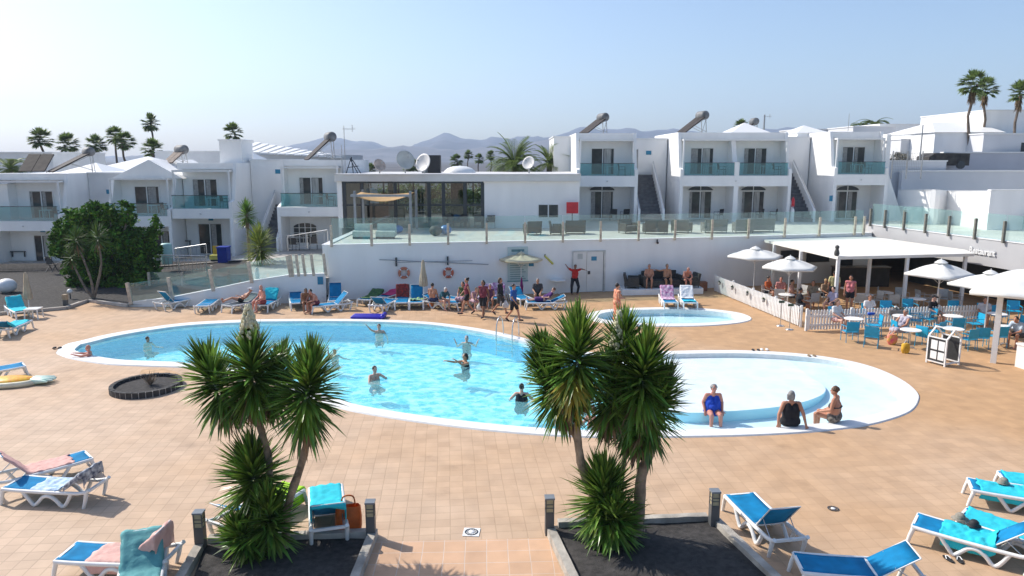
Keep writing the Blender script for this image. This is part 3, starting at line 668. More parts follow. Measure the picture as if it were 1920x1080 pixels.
def stairs(x0, x1, y0, y1, z0, z1, label, n=14):
    e = empty('staircase', ((x0+x1)/2, y0, z0), 0, label, 'staircase'); w_ = (x1-x0)/2; L = y1-y0; H = z1-z0
    mb = MB()
    for i in range(n): mb.box(-w_+.16, L*i/n, H*i/n-.25 if i else -.02, w_-.16, L*(i+1)/n-.002, H*(i+1)/n)
    mb.build('steps', mat('dark_steps', (.16,.16,.17), .7, .2, 4), e)
    for s in (-1, 1):
        xa, xb = (-w_, -w_+.155) if s < 0 else (w_-.155, w_)
        MB().prism([(0,-.6),(0,.85),(L,H+.85),(L,-.6)], xa, xb, 'x').build('parapet', M_white, e)
        MB().bar(((xa+xb)/2, 0, 1.0), ((xa+xb)/2, L, H+1.0), .05).build('handrail', M_steel, e)
    return e
stairs(LX(482), LX(522), DL-.3, DL+3.7, 1.25, 4.1, 'dark outdoor stairs between white parapets left of the glass cafe')
flat(RX(1087), RX(1190), DR, DECK, 5.33, 6.08, 6.94, 8.52, 9.1, 'first two-storey flat right of the glass cafe', [(RX2(1129), 1.75, 2.0)], [(RX2(1129), 1.75, 2.1, True)], joist=9)
flat(RX(1281), RX(1478), DR, DECK, 5.36, 6.10, 6.98, 8.55, 9.15, 'double white flat with two balconies in the middle of the right row', [(RX2(1314), 1.75, 2.0),(RX2(1413), 1.75, 2.0)], [(RX2(1314), 1.75, 2.1, True),(RX2(1413), 1.75, 2.1, True)], joist=17, rail=[(RX(1283),RX(1376)),(RX(1386),RX(1476))])
flat(RX(1569), RX(1659), DR, DECK, 5.44, 6.19, 7.05, 8.62, 9.2, 'rightmost two-storey flat with a slanted white end wall', [(RX2(1596), 1.75, 2.0)], [(RX2(1590), 1.6, 2.1, True)], joist=8)
e = block('stair_block', RX(1190)+.25, DR+4.5, DECK, RX(1281)-.3, DR+11, 8.75, M_white, 'recessed white stairwell wall between first and double right flats')
plaque(e, .05, 0, 4.9, .4, .3); french(e, -1.1, 3.2, .8, 2.0, -.01)
stairs(RX(1197), RX(1247), DR-.3, DR+4.3, DECK, 6.1, 'dark stairs with steel handrails between first and double right flats')
e = block('stair_block', RX(1478)+.25, DR+4.5, DECK, RX(1569)-.3, DR+11, 8.85, M_white, 'recessed white stairwell wall left of the rightmost flat')
plaque(e, -1.0, 0, 4.9, .4, .3)
stairs(RX(1486), RX(1530), DR-.3, DR+4.3, DECK, 6.2, 'dark stairs with steel handrails left of the rightmost flat')
block('rear_block', RX(1036)+.4, DR+6, DECK, RX(1087)-.1, DR+13, 8.95, M_white, 'narrow sunlit block behind the first flat right of the cafe')
def pyramid(px0, px1, pyb, pyt, D, dep, label, ov=.15):
    x0, x1 = FX(px0, D), FX(px1, D); zb, zt = FZ(pyb, D), FZ(pyt, D+dep/2); c = ((x0+x1)/2, D, zb)
    e = empty('hip_roof', c, 0, label, 'roof'); w_ = (x1-x0)/2
    mb = MB(); mb.add([(-w_,0,0),(w_,0,0),(w_,dep,0),(-w_,dep,0),(0,dep/2,zt-zb)], [(0,1,4),(1,2,4),(2,3,4),(3,0,4),(3,2,1,0)]); mb.build('roof_slope', M_wht, e)
    MB().box(-w_+.1, .1, -3, w_-.1, dep-.1, -.005).build('wall', M_white, e); return e
pyramid(1356, 1452, 254, 230, DR+3, 4.5, 'white pyramid roof above the double flat')
pyramid(1484, 1546, 249, 235, DR+5, 4.0, 'small white pyramid roof left of the rightmost flat')
pyramid(165, 330, 320, 293, DL+12, 7, 'broad low white roof behind the gabled flat')
pyramid(110, 200, 325, 305, DL+8, 5, 'small white pyramid roof behind the leftmost flat')
pyramid(-30, 20, 345, 328, DL+1, 4, 'white roof corner at the far left edge')
pyramid(425, 480, 304, 283, DL+9, 5, 'white sloping roof behind the boxy rooftop unit')
# long corrugated roof behind, with sheet stripes
e = empty('long_shed', (FX(530,66), 66, 3), 0, 'long white building with a striped sloping roof behind the left flats', 'building')
x0, x1 = FX(435,66)-e.location.x, FX(650,66)-e.location.x
MB().box(x0,0,0,x1,8,FZ(290,66)-3).build('wall', M_grayw, e)
mb = MB()
for i in range(14):
    a, b = x0+(x1-x0)*i/14, x0+(x1-x0)*(i+.8)/14; za, zb = FZ(285+i*.9,66)-3, FZ(267+i*2.3,71)-3
    mb.add([(a,-.3,za),(b,-.3,za),(b,5,zb),(a,5,zb),(a,-.3,za+.12),(b,-.3,za+.12),(b,5,zb+.12),(a,5,zb+.12)], [(3,2,1,0),(4,5,6,7),(0,1,5,4),(1,2,6,5),(2,3,7,6),(3,0,4,7)])
mb.build('roof', M_wht, e)
e = block('rooftop_unit', LX(386), DL+3, 6.9, LX(430), DL+5.2, FZ(264,DL+3), M_wht, 'white boxy unit on the roof of the flat beside the bushy tree', 'rooftop unit')
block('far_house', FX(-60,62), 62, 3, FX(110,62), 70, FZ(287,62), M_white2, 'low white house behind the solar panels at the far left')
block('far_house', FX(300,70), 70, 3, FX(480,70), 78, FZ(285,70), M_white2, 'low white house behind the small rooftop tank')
# ------------------------------------------------------------------ rooftop things
M_pan = mat('collector_glass', (.07,.06,.055), .7, .2, 3, col2=(.04,.035,.035), spec=.15); M_tank = mat('aged_tank', (.19,.195,.20), .6, .25, 3, bump=.2); M_gal = mat('galvanised', (.42,.42,.42), .4, .1, 8, metal=.6)
def heater(px, py, D, rz, label, L=2.3, w=1.9, tilt=38, tl=1.7, tr=.42, m=None, tm=None, base=None, panels=2):
    """tilted collectors with a horizontal tank at the top end; px,py = foot of the collector"""
    b = F(px, py, D); e = empty('solar_heater', (b.x, b.y, base if base else b.z), R(rz), label, 'solar water heater', 'solar water heaters on the roofs'); ct, st = math.cos(R(tilt)), math.sin(R(tilt))
    for k in range(panels):
        x0 = -w/2+k*w/panels+.02; x1 = -w/2+(k+1)*w/panels-.02; MB().prism([(0,0),(L*ct,L*st),(L*ct-.08*st,L*st+.08*ct),(-.08*st,.08*ct)], x0, x1, 'x').build('collector', m or M_pan, e)
    c = Vector((0, L*ct+tr*.4, L*st+tr*.55)); t_ = MB().cap(c-Vector((tl/2-.1,0,0)), c+Vector((tl/2-.1,0,0)), tr, tr, 20, 2); t_.v = [(max(c.x-tl/2, min(c.x+tl/2, v[0])), v[1], v[2]) for v in t_.v]; t_.build('tank', tm or M_tank, e)
    f = MB()
    for s in (-1, 1):
        x = s*tl*.3; f.bar((x,L*ct+.25,L*st+.1),(x,L*ct+.35,-.1),.04); f.bar((x,L*ct+.3,L*st),(x,0,-.02),.035); f.bar((x,L*ct+.3,.1),(x,L*ct*.5,L*st*.5),.03)
    f.bar((-tl*.3,L*ct+.35,0),(tl*.3,L*ct+.3,L*st),.03); f.build('stand', M_gal, e); return e
heater(60,322,DL+2,0,'wide double collector lying on the leftmost flat roof', L=1.7, w=1.8, tilt=42, tl=.01, tr=.01)
heater(95,323,DL+2,-48,'solar heater with grey tank and dark collector, leftmost roof', L=2.6, tilt=28, tl=1.3, tr=.31)
heater(315,306,DL+3.5,-38,'small brownish solar heater behind the gable', L=1.2, w=1.3, tilt=40, tl=1.1, tr=.32, m=mat('brown_collector',(.20,.155,.13),.8,.2,5))
heater(575,300,DL+3,-62,'large solar heater with grey tank above the arched-window flat', L=2.1, w=1.4, tilt=42, tl=1.15, tr=.34)
heater(1095,250,DR+3,-72,'dark solar heater above the first right flat', L=1.7, w=1.7, tilt=36, tl=1.1, tr=.32)
heater(1278,249,DR+4,-75,'solar heater with pale tank above the double flat, left side', L=1.9, w=1.5, tilt=36, tl=1.15, tr=.33)
heater(1395,246,DR+9,-90,'small round-ended tank behind the white pyramid roof', L=.9, w=1.0, tilt=42, tl=1.0, tr=.30)
def dish(px, py, D, r, az, el, label, m, zb=None):
    c = F(px, py, D); zb = 6.3 if zb is None else zb; e = empty('satellite_dish', (c.x, c.y, zb), 0, label, 'satellite dish', 'satellite dishes on the cafe roof'); h = c.z-zb
    d = Vector((math.sin(R(az))*math.cos(R(el)), -math.cos(R(az))*math.cos(R(el)), math.sin(R(el)))); q = Vector((0,0,1)).rotation_difference(d).to_matrix().to_4x4()
    mb = MB(); pr = [(r*k/6, .22*r*(k/6)**2) for k in range(7)]; mb.lathe([(max(a,.001),b) for a,b in pr]+[(r,.22*r-.03)]+[(max(a,.001),b-.03) for a,b in reversed(pr[:-1])], n=28, close=False)
    mb.v = [tuple(Matrix.Translation((0,0,h)) @ q @ Vector(v)) for v in mb.v]; mb.build('reflector', m, e)
    MB().cyl((0,.1,0),(0,.1,h),.05,.05,8).build('mast', M_gal, e)
    f = Vector((0,0,h)); MB().bar(f+(q @ Vector((0,r*.9,.1))), f+(q @ Vector((0,0,r*1.0))), .03).box(-.05,-.05,-.05,.05,.05,.05, Matrix.Translation(f+(q @ Vector((0,0,r*1.0))))).build('feed_arm', M_gal, e)
M_dw = mat('dish_white',(.74,.72,.69),.5,.1,2); M_dc = mat('dish_rusty',(.62,.50,.42),.6,.2,3)
dish(711,310,50,.42,40,25,'small rusty-cream satellite dish, left of the three',M_dc); dish(759,301,51,.66,30,20,'large pale satellite dish in the middle of the cafe roof',mat('dish_cream',(.60,.60,.55),.5,.1,2)); dish(795,306,50,.62,-35,18,'bright white satellite dish beside the black box',M_dw); dish(992,306,50,.45,-30,22,'white dish at the right end of the cafe roof',M_dw)
c = F(815,319,51.5); e = empty('rooftop_unit', (c.x,c.y,6.3), 0, 'black ventilation box on the cafe roof beside the white dish', 'rooftop unit'); MB().box(-.42,-.4,0,.42,.4,FZ(291,51.5)-6.3).build('casing', mat('black_casing',(.03,.03,.032),.6,.1,5), e); MB().box(-.85,-.3,0,-.44,.3,FZ(293,51.5)-6.3).build('panel', mat('grey_casing',(.25,.27,.27),.6), e)
c = F(862,322,53); e = empty('dome', (c.x,c.y,6.25), 0, 'low white dome on the cafe roof', 'dome'); MB().lathe([(1.15,0),(1.1,.18),(.85,.38),(.5,.5),(.001,.54)], n=28).build('shell', M_wht, e)
# antenna masts
def mast(px, py0, py1, D, label, yagi=True, r=.025):
    a, b = F(px, py1, D), F(px, py0, D); e = empty('antenna_mast', a, 0, label, 'antenna'); H = b.z-a.z; MB().cyl((0,0,0),(0,0,H),r,r*.8,6).build('pole', M_gal, e)
    if yagi:
        mb = MB(); mb.bar((-.1,0,H-.2),(.75,0,H-.2),.03)
        for k in range(7): mb.bar((.05+k*.11,-.15,H-.2),(.05+k*.11,.15,H-.2),.012)
        for z_ in (-.35,-.1,.02): mb.bar((.55,-.2,H+z_),(.55,.2,H+z_),.02)
        mb.bar((.55,0,H-.35),(.55,0,H+.02),.02); mb.build('aerial', M_gal, e)
mast(648,236,326,49.5,'tall thin TV aerial on the corner of the cafe roof'); mast(642,272,326,50,'short thin pole beside the TV aerial', False); mast(1590,213,246,70,'thin radio mast behind the rightmost flat', False); mast(1432,215,246,80,'lattice mast behind the pyramid roof', True, .10)
mast(1722,234,328,58,'slim white lamp post above the right grey wall', False, .06)
e = empty('tripod_frame', (FX(660,50),50,6.3), 0, 'dark tangle of metal stand behind the TV aerial', 'frame'); mb = MB()
for a, b in (((-.3,0,0),(.1,0,1.1)),((.5,0,0),(.0,0,1.0)),((.1,.4,0),(.1,0,1.1)),((.7,0,0),(.15,.1,.9)),((-.2,0,.4),(.5,.2,.5))): mb.bar(a,b,.05)
mb.build('bars', M_dark, e)
# ------------------------------------------------------------------ upper right: walls and houses
def bx(name, pxs, D, py0, py1, dep, m, label, cat='building', z0=None):
    z0 = z0 if z0 is not None else FZ(py1, D); return block(name, FX(pxs[0],D,py0), D, z0, FX(pxs[1],D,py0), D+dep, FZ(py0,D), m, label, cat)
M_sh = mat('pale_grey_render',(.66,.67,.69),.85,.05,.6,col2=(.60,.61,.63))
def zig(a, b, D0, D1, py, lb):
    P0, P1 = F(a, py, D0), F(b, py, D1); wall('boundary_wall', [(P0.x,P0.y),(P1.x,P1.y)], 2.7, [P0.z,P1.z], .3, M_white, lb)
zig(1684,1755,54.2,50.4,357,'sunlit white angled wall just right of the last flat'); zig(1755,1777,50.4,51.6,358,'narrow shaded wall piece between two sunlit angled walls')
zig(1777,1858,51.6,46.6,359,'sunlit white angled wall in the middle of the right terrace'); zig(1858,2150,46.6,46.8,357,'shaded pale wall at the right end of the terrace')
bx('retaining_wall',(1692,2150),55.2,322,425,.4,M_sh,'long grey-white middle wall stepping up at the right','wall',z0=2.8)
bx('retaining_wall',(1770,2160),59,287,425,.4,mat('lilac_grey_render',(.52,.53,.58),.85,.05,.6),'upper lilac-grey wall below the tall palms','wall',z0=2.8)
e = bx('house',(1790,1872),63,246,320,8,M_white,'white house with a low hip roof behind the tall palms')
x0, x1 = FX(1738,62), FX(1870,62); zt_, zb_ = FZ(229,66), FZ(248,62); e2 = empty('hip_roof', ((x0+x1)/2,62,zb_), 0, 'white hip roof of the house behind the palms', 'roof'); w_ = (x1-x0)/2; MB().add([(-w_,0,0),(w_,0,0),(w_,9,0),(-w_,9,0),(-w_*.35,4,zt_-zb_),(w_*.9,4,zt_-zb_)], [(0,1,5,4),(1,2,5),(2,3,4,5),(3,0,4),(3,2,1,0)]).build('roof_slope', M_wht, e2); MB().box(-w_+.15,.2,-4,w_-.15,8.8,-.01).build('wall', M_white, e2)
MB().box(.4,-.03,-1.8,4,.19,-1.7).build('ledge', M_sh, e2)
bx('house',(1848,2080),64,208,320,10,M_white,'bright white taller house at the right picture edge')
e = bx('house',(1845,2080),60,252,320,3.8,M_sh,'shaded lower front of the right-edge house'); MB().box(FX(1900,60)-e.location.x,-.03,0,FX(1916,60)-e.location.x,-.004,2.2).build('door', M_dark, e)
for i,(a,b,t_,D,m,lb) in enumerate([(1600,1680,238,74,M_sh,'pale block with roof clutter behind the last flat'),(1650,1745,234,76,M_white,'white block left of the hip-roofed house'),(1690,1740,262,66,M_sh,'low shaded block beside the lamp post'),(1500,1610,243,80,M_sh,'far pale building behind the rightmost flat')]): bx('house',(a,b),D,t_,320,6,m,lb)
e = empty('parked_truck', (FX(1770,57),57,FZ(313,57)), 0, 'dark covered vehicle parked above the grey wall under the palms', 'vehicle'); l_ = FX(1810,57)-FX(1735,57)
MB().prism([(-l_/2,.1),(l_/2,.1),(l_/2,1.0),(-l_/2+.5,1.05),(-l_/2,.75)],0,1.8,'y').build('body', mat('dark_tarp',(.07,.065,.06),.8,.4,2), e)
for x in (-l_*.3,l_*.3): MB().cyl((x,-.05,.15),(x,.15,.15),.3,.3,14).build('wheel', M_dark, e)
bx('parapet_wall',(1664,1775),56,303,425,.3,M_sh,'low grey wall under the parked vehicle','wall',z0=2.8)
e = empty('wire_fence', (FX(1665,52),52,FZ(322,52)), 0, 'see-through wire fence beside the last right flat', 'fence'); w_ = FX(1720,52)-FX(1665,52); h = FZ(283,52)-FZ(322,52)
for x in (0,w_/2,w_): MB().box(x-.03,-.03,-.5,x+.03,.03,h).build('post', M_gal, e)
mb = MB()
for k in range(18): x = w_*k/17; mb.box(x-.006,-.006,0,x+.006,.006,h-.05)
for k in range(8): z_ = h*k/8; mb.box(0,-.0065,z_-.006,w_,.0065,z_+.006)
mb.build('mesh', M_gal, e)
# slanted white end fin of the last flat
mb = MB().prism([(-.5,0),(-.5,3.4),(1.2,6.4),(1.5,6.4),(1.5,0)],0,.25,'x'); 
for i,(p0,p1) in enumerate([(1666,1690)]):
    a = FX(p0,DR,300); b = FX(p1+12,DR,400); mb = MB(); mb.add([(a,DR+.5,9.0),(a+.3,DR+.5,9.0),(a+.35,DR+.5,6.2),(b,DR+.5,DECK),(a,DR+.5,DECK),(a,DR+6,9.0),(a+.3,DR+6,9.0),(a+.35,DR+6,6.2),(b,DR+6,DECK),(a,DR+6,DECK)], [(0,1,2,3,4),(9,8,7,6,5),(0,5,6,1),(1,6,7,2),(2,7,8,3),(3,8,9,4),(4,9,5,0)]); o = mb.build('end_wall', M_white); tag(o, 'sloping white buttress at the end of the right row', 'wall')
# ------------------------------------------------------------------ glass café
e = empty('cafe_building', (-3.2, 48, DECK), 0, 'single-storey white cafe with a dark-framed glass front on the terrace', 'building')
X = lambda px: FX(px, 48)+3.2; Z = lambda py: FZ(py, 48)-DECK
xg0, xg1, x0, x1 = X(643), X(907), X(634), X(1086)
zt = Z(327); zg = Z(343)
MB().box(xg1, 0, 0, x1, 9, zt-.45).build('wall', M_white, e)
MB().box(x0, 0, 0, xg0-.003, 9, zt-.45).build('side_wall', M_white, e)
MB().box(x0-.1, -.25, zt-.44, x1+.05, 9.1, zt-.03).build('roof', mat('roof_fascia', (.68,.68,.67), .8, .06, 1), e)
MB().box(x0-.12, -.3, zt-.027, x1+.07, 9.15, zt+.03).build('roof_edge', M_grayw, e)
MB().box(xg0, .05, -.02, xg1-.003, 8.9, .03).build('floor', mat('cafe_floor', (.30,.28,.25), .5, .2, 2), e)
fr = MB()
for px in (647, 680, 742, 805, 832, 872, 905): fr.box(X(px)-.11, -.02, .03, X(px)+.11, .10, zg)
fr.box(xg0, -.025, zg-.02, xg1, .12, zg+.08)
fr.box(xg0, -.015, Z(386), xg1, .09, Z(386)+.09)
fr.build('window_frame', M_dark, e)
MB().box(xg0, .03, .03, xg1, .04, zg).build('glass_front', glassmat('cafe_glass', (.66,.74,.72), .10, .01), e)
# rear glazing: dark posts, garden beyond
fr = MB()
for k in range(9): x = xg0+(xg1-xg0)*k/8; fr.box(x-.06, 8.9, 0, x+.06, 9.0, zt-.5)
fr.box(xg0, 8.91, 1.0, xg1, 8.99, 1.08); fr.box(xg0, 8.91, 2.6, xg1, 8.99, 2.68)
fr.build('rear_frame', M_dark, e)
for i in range(3):
    t_ = empty('column', (xg0+(xg1-xg0)*(.28, .55, .8)[i], 3.5+i, 0)); t_.parent = e
    MB().box(-.15,-.15,0,.15,.15,zt-.5).build('shaft', mat('interior_wall', (.35,.36,.36), .8), t_)
MB().box(xg0+.5, 5.5, .03, xg0+3.2, 6.1, 1.1).build('bar_counter', mat('counter_wood', (.22,.13,.08), .5, .3, 3), e)
MB().box(X(835), 4.5, .03, X(868), 4.7, zt-.6).build('partition', mat('interior_stone', (.16,.12,.08), .8, .5, 6), e)
e = empty('wall_window', (FX(1028,48), 47.98, FZ(407,48)), 0, 'pair of small dark windows in the white cafe wall', 'window')
h = FZ(384,48)-FZ(407,48)
MB().box(-.66,-.02,-.04,.66,.01,h+.04).build('frame', M_wht, e)
for s in (-1, 1): MB().box(min(s*.04,s*.62),-.03,0,max(s*.04,s*.62),-.021,h).build('pane', M_wglass, e)
e = empty('red_notice_board', (FX(1073,47.5), 47.5, DECK), 0, 'red square board on a thin post against the cafe wall', 'sign')
MB().cyl((0,0,0),(0,0,1.2),.03).build('post', M_dark, e)
MB().box(-.38,-.05,FZ(400,47.5)-DECK,.38,.02,FZ(379,47.5)-DECK).build('board', mat('red_board', (.62,.03,.04), .5, .1, 5), e)
# sail shade on grey frame in front of the glass
e = empty('sail_shade', (FX(717,45), 45, DECK), 0, 'grey frame holding a sagging sand-coloured sail shade before the cafe glass', 'sun shade')
X = lambda px: FX(px,45)-FX(717,45); zb = FZ(369,45)-DECK
for px, y in ((666,0),(770,0),(668,2.2),(772,2.2)): MB().box(X(px)-.07,y-.07,0,X(px)+.07,y+.07,zb+.35).build('post', mat('grey_frame', (.30,.33,.36), .5, .1, 5), e)
MB().box(X(661),-.42,zb+.02,X(774),-.31,zb+.16).build('beam', mat('grey_frame', (.3,.33,.36)), e)
mb = MB(); n = 12; vs = []
for i in range(n+1):
    for j in range(n+1):
        u, v_ = i/n, j/n; x = X(663)+(X(772)-X(663))*(.03+.94*u+(.04*(v_-.5)*(u-.5)))
        edge = min(1, 4*u*(1-u)); zz = zb+.10-.36*edge*(.35+.65*(1-v_)); vs.append((x, -.3+2.4*v_, zz+.1*v_))
mb.add(vs, [(i*(n+1)+j, (i+1)*(n+1)+j, (i+1)*(n+1)+j+1, i*(n+1)+j+1) for i in range(n) for j in range(n)], True)
o = mb.build('canvas', mat('sand_canvas', (.66,.45,.22), .8, .1, 4, trans=.3), e); s_ = o.modifiers.new('s', 'SOLIDIFY'); s_.thickness = .02
# white garden wall and greenery seen through the café
block('rear_garden_wall', -20, 66, 2.8, 5, 66.3, 4.6, M_white2, 'white garden wall behind the glass cafe', 'wall')
# ------------------------------------------------------------------ plants
M_leaf = mat('yucca_leaf', (.17,.30,.045), .34, .3, 2.2, spec=.65, col2=(.08,.165,.028), island=.6, trans=.25)
M_leafy = mat('yucca_leaf_yellowing', (.42,.33,.05), .5, .3, 2, col2=(.20,.24,.04), island=.4, trans=.2)
M_dead = mat('dry_leaf', (.30,.20,.11), .8, .3, 3, island=.4)
M_bark2 = mat('grey_bark', (.22,.18,.14), .9, .3, 6, bump=.5, bscale=20)
M_bark = mat('yucca_bark', (.36,.28,.20), .9, .35, 5, bump=.8, bscale=30, detail=8)
M_flow = mat('cream_blossom', (.84,.80,.56), .7, .15, 12, island=.2, trans=.2)
def leaf(mb, p, d, L, w, droop, segs=3, fold=.35):
    d = d.normalized(); side = d.cross(Vector((0,0,1)))
    if side.length < .1: side = Vector((1,0,0))
    side.normalize(); vs = []; p = p.copy(); 
    ws = [.55, 1., .8, .02] if segs == 3 else [.7, .9, .02]
    for i in range(segs+1):
        up = side.cross(d).normalized(); ww = w*ws[i]*.5
        vs += [p-side*ww+up*ww*fold, p-up*ww*fold*.3, p+side*ww+up*ww*fold]
        p = p+d*L/segs; d = (d+Vector((0,0,-droop/segs))).normalized()
    mb.add(vs, [(i*3+k, i*3+k+1, i*3+k+4, i*3+k+3) for i in range(segs) for k in (0, 1)], False)
def yucca_head(c, ax, h, L, n, e, m=None, dead=80, w=.070, lo=-58, hi=84, name='leaf_head', shape=1.):
    """c = centre of crown in plant-local coords"""
    mb = MB(); ax = Vector(ax).normalized(); c = Vector(c); q = Vector((0,0,1)).rotation_difference(ax)
    for i in range(n):
        t = random.random(); el = R(lo+(hi-lo)*t**.85+random.uniform(-12, 12)); az = random.uniform(0, 2*math.pi)
        d = q @ Vector((math.cos(el)*math.cos(az), math.cos(el)*math.sin(az), math.sin(el)))
        b = c+ax*(h*(t-.5)); ll = L*.94*random.uniform(.75, 1.1)*(1-.18*t)
        if random.random() < .05: continue
        leaf(mb, b+d*.04, d, ll*random.choice((1,1,1,.8,1.12)), w*random.uniform(.7, 1.15), random.choice((random.uniform(.0,.25), random.uniform(.0,.25), random.uniform(.2,.8)))*(1-t*.55))
    o = mb.build(name, m or M_leaf, e, norm=False)
    if dead:
        mb = MB()
        for i in range(dead):
            el = R(random.uniform(-85, -35)); az = random.uniform(0, 2*math.pi); d = q @ Vector((math.cos(el)*math.cos(az), math.cos(el)*math.sin(az), math.sin(el)))
            leaf(mb, c-ax*(h*random.uniform(.25, .75)), d, L*random.uniform(.4, .9), w*.8, .6)
        mb.build('dead_leaves', M_dead, e, norm=False)
    return o
def trunk(e, pts, r, name='trunk'):
    P = catmull([tuple(p) for p in pts], 4, closed=False); n = len(P)
    rr = [r[0]+(r[1]-r[0])*i/(n-1)+.008*math.sin(i*2.3) for i in range(n)]
    return MB().tube(P, rr, 10).build(name, M_bark, e)
def spike(e, p, h, r=.16):
    mb = MB(); p = Vector(p); mb.cyl(p-Vector((0,0,.2)), p+Vector((0,0,h)), .018, .006, 6); 
    for i in range(260):
        t = random.random()**.8; a = random.uniform(0, 6.28); rad = r*(1-t)*random.uniform(.5, 1)+.03; q = p+Vector((math.cos(a)*rad, math.sin(a)*rad, h*(.1+.9*t)))
        mb.ell(q, .030, .030, .044, 5, 3)
    return mb.build('flower_spike', M_flow, e)
def L_(px, py, D, o): v = F(px, py, D); return (v.x-o.x, v.y-o.y, v.z-o.z)
o = G(535, 1030); o.z = .05; yl = empty('yucca_plant', o, 0, 'tall multi-stemmed yucca with a cream flower spike in the left gravel bed', 'yucca', 'yuccas in the front beds'); Y = o.y
trunk(yl, [(0,0,-.1), L_(540,950,Y,o), L_(565,870,Y-.05,o), L_(578,810,Y-.1,o), L_(575,755,Y-.1,o)], (.085,.06))
trunk(yl, [(-.25,.1,-.1), L_(500,960,Y+.1,o), L_(505,870,Y+.2,o), L_(488,800,Y+.2,o), L_(468,730,Y+.25,o)], (.08,.055))
trunk(yl, [L_(488,800,Y+.2,o), L_(450,770,Y+.25,o), L_(415,745,Y+.3,o)], (.05,.04), 'branch')
trunk(yl, [(-.55,.15,-.1), L_(478,990,Y+.1,o), L_(478,920,Y+.2,o)], (.07,.05), 'branch')
for (px, py, dy, ax, h, Ln, n) in [(474,704,.25,(0,0,1),.70,.86,560),(405,722,.35,(-.45,0,1),.7,.80,420),(577,735,-.1,(.2,0,1),.85,.86,560),(520,715,.5,(.2,.3,1),.5,.7,300),
                                  (475,900,.1,(-.05,0,1),.6,.90,520),(505,985,-.2,(.05,-.2,1),.8,.74,420),(458,1015,-.3,(-.3,-.3,1),.5,.66,320)]:
    yucca_head(L_(px, py, Y+dy, o), ax, h, Ln, n, yl)
spike(yl, L_(469, 640, Y+.25, o), .66, .20)
o = G(1165, 1010); o.z = .05; yr = empty('yucca_plant', o, 0, 'dense multi-headed yucca with thick curved trunks in the right gravel bed', 'yucca', 'yuccas in the front beds'); Y = o.y
trunk(yr, [(.28,.1,-.1), L_(1198,960,Y,o), L_(1203,890,Y,o), L_(1222,835,Y,o), L_(1213,770,Y+.05,o)], (.13,.075))
trunk(yr, [(-.3,.1,-.1), L_(1112,930,Y+.1,o), L_(1092,880,Y,o), L_(1083,820,Y,o), L_(1083,760,Y,o), L_(1078,700,Y,o)], (.10,.055))
trunk(yr, [L_(1097,885,Y+.02,o), L_(1083,830,Y+.15,o), L_(1060,790,Y+.2,o), L_(1045,765,Y+.2,o)], (.06,.04), 'branch')
trunk(yr, [(-.05,.3,-.1), L_(1165,900,Y+.4,o), L_(1171,845,Y+.4,o), L_(1164,800,Y+.4,o), L_(1168,700,Y+.45,o)], (.06,.045), 'branch')
for (px, py, dy, ax, h, Ln, n) in [(1082,672,0,(0,0,1),.8,.88,560),(1035,730,.2,(-.5,0,1),.8,.72,440),(1030,680,.4,(-.5,0,1),.6,.62,300),(1168,665,.45,(.05,0,1),.7,.80,460),
                                  (1205,712,.05,(.1,-.1,1),.9,.92,600),(1226,770,.1,(.35,0,1),.9,.80,480),(1145,735,.3,(0,.2,1),.8,.75,420),(1185,780,.2,(0,0,1),.6,.7,260),(1133,938,-.1,(-.05,0,1),.6,.92,620),(1150,985,-.3,(0,-.3,1),.6,.80,420)]:
    yucca_head(L_(px, py, Y+dy, o), ax, h, Ln, n, yr)
yucca_head(L_(1072,725,Y-.2,o), (-.1,-.25,1), .4, .72, 190, yr, M_leafy, 30, lo=-75, hi=-15, name='yellowed_leaves')
spike(yr, L_(1159, 662, Y+.35, o), .80, .17)
# --- yuccas by the ramp
def small_yucca(px, pyc, D, zg, L, h, label, n=220, m=None, lo=-45):
    c = F(px, pyc, D); e = empty('yucca_plant', (c.x, D, zg), 0, label, 'yucca')
    trunk(e, [(0,0,-.1),(.03,0,(c.z-zg)*.5),(0,0,c.z-zg)], (.10,.07)); yucca_head((0,0,c.z-zg), (0,0,1), h, L, n, e, m, 30, w=.07, lo=lo); return e
M_ly = mat('yucca_leaf_light', (.30,.34,.07), .5, .3, 2, col2=(.12,.20,.04), island=.4, trans=.25)
small_yucca(487, 462, 42.5, .9, 1.35, .8, 'light green spiky yucca in the ramp bed left of the terrace', 420, M_ly)
small_yucca(462, 402, 45, .9, .9, .6, 'small dark tufted yucca against the white stairwell wall', 260)
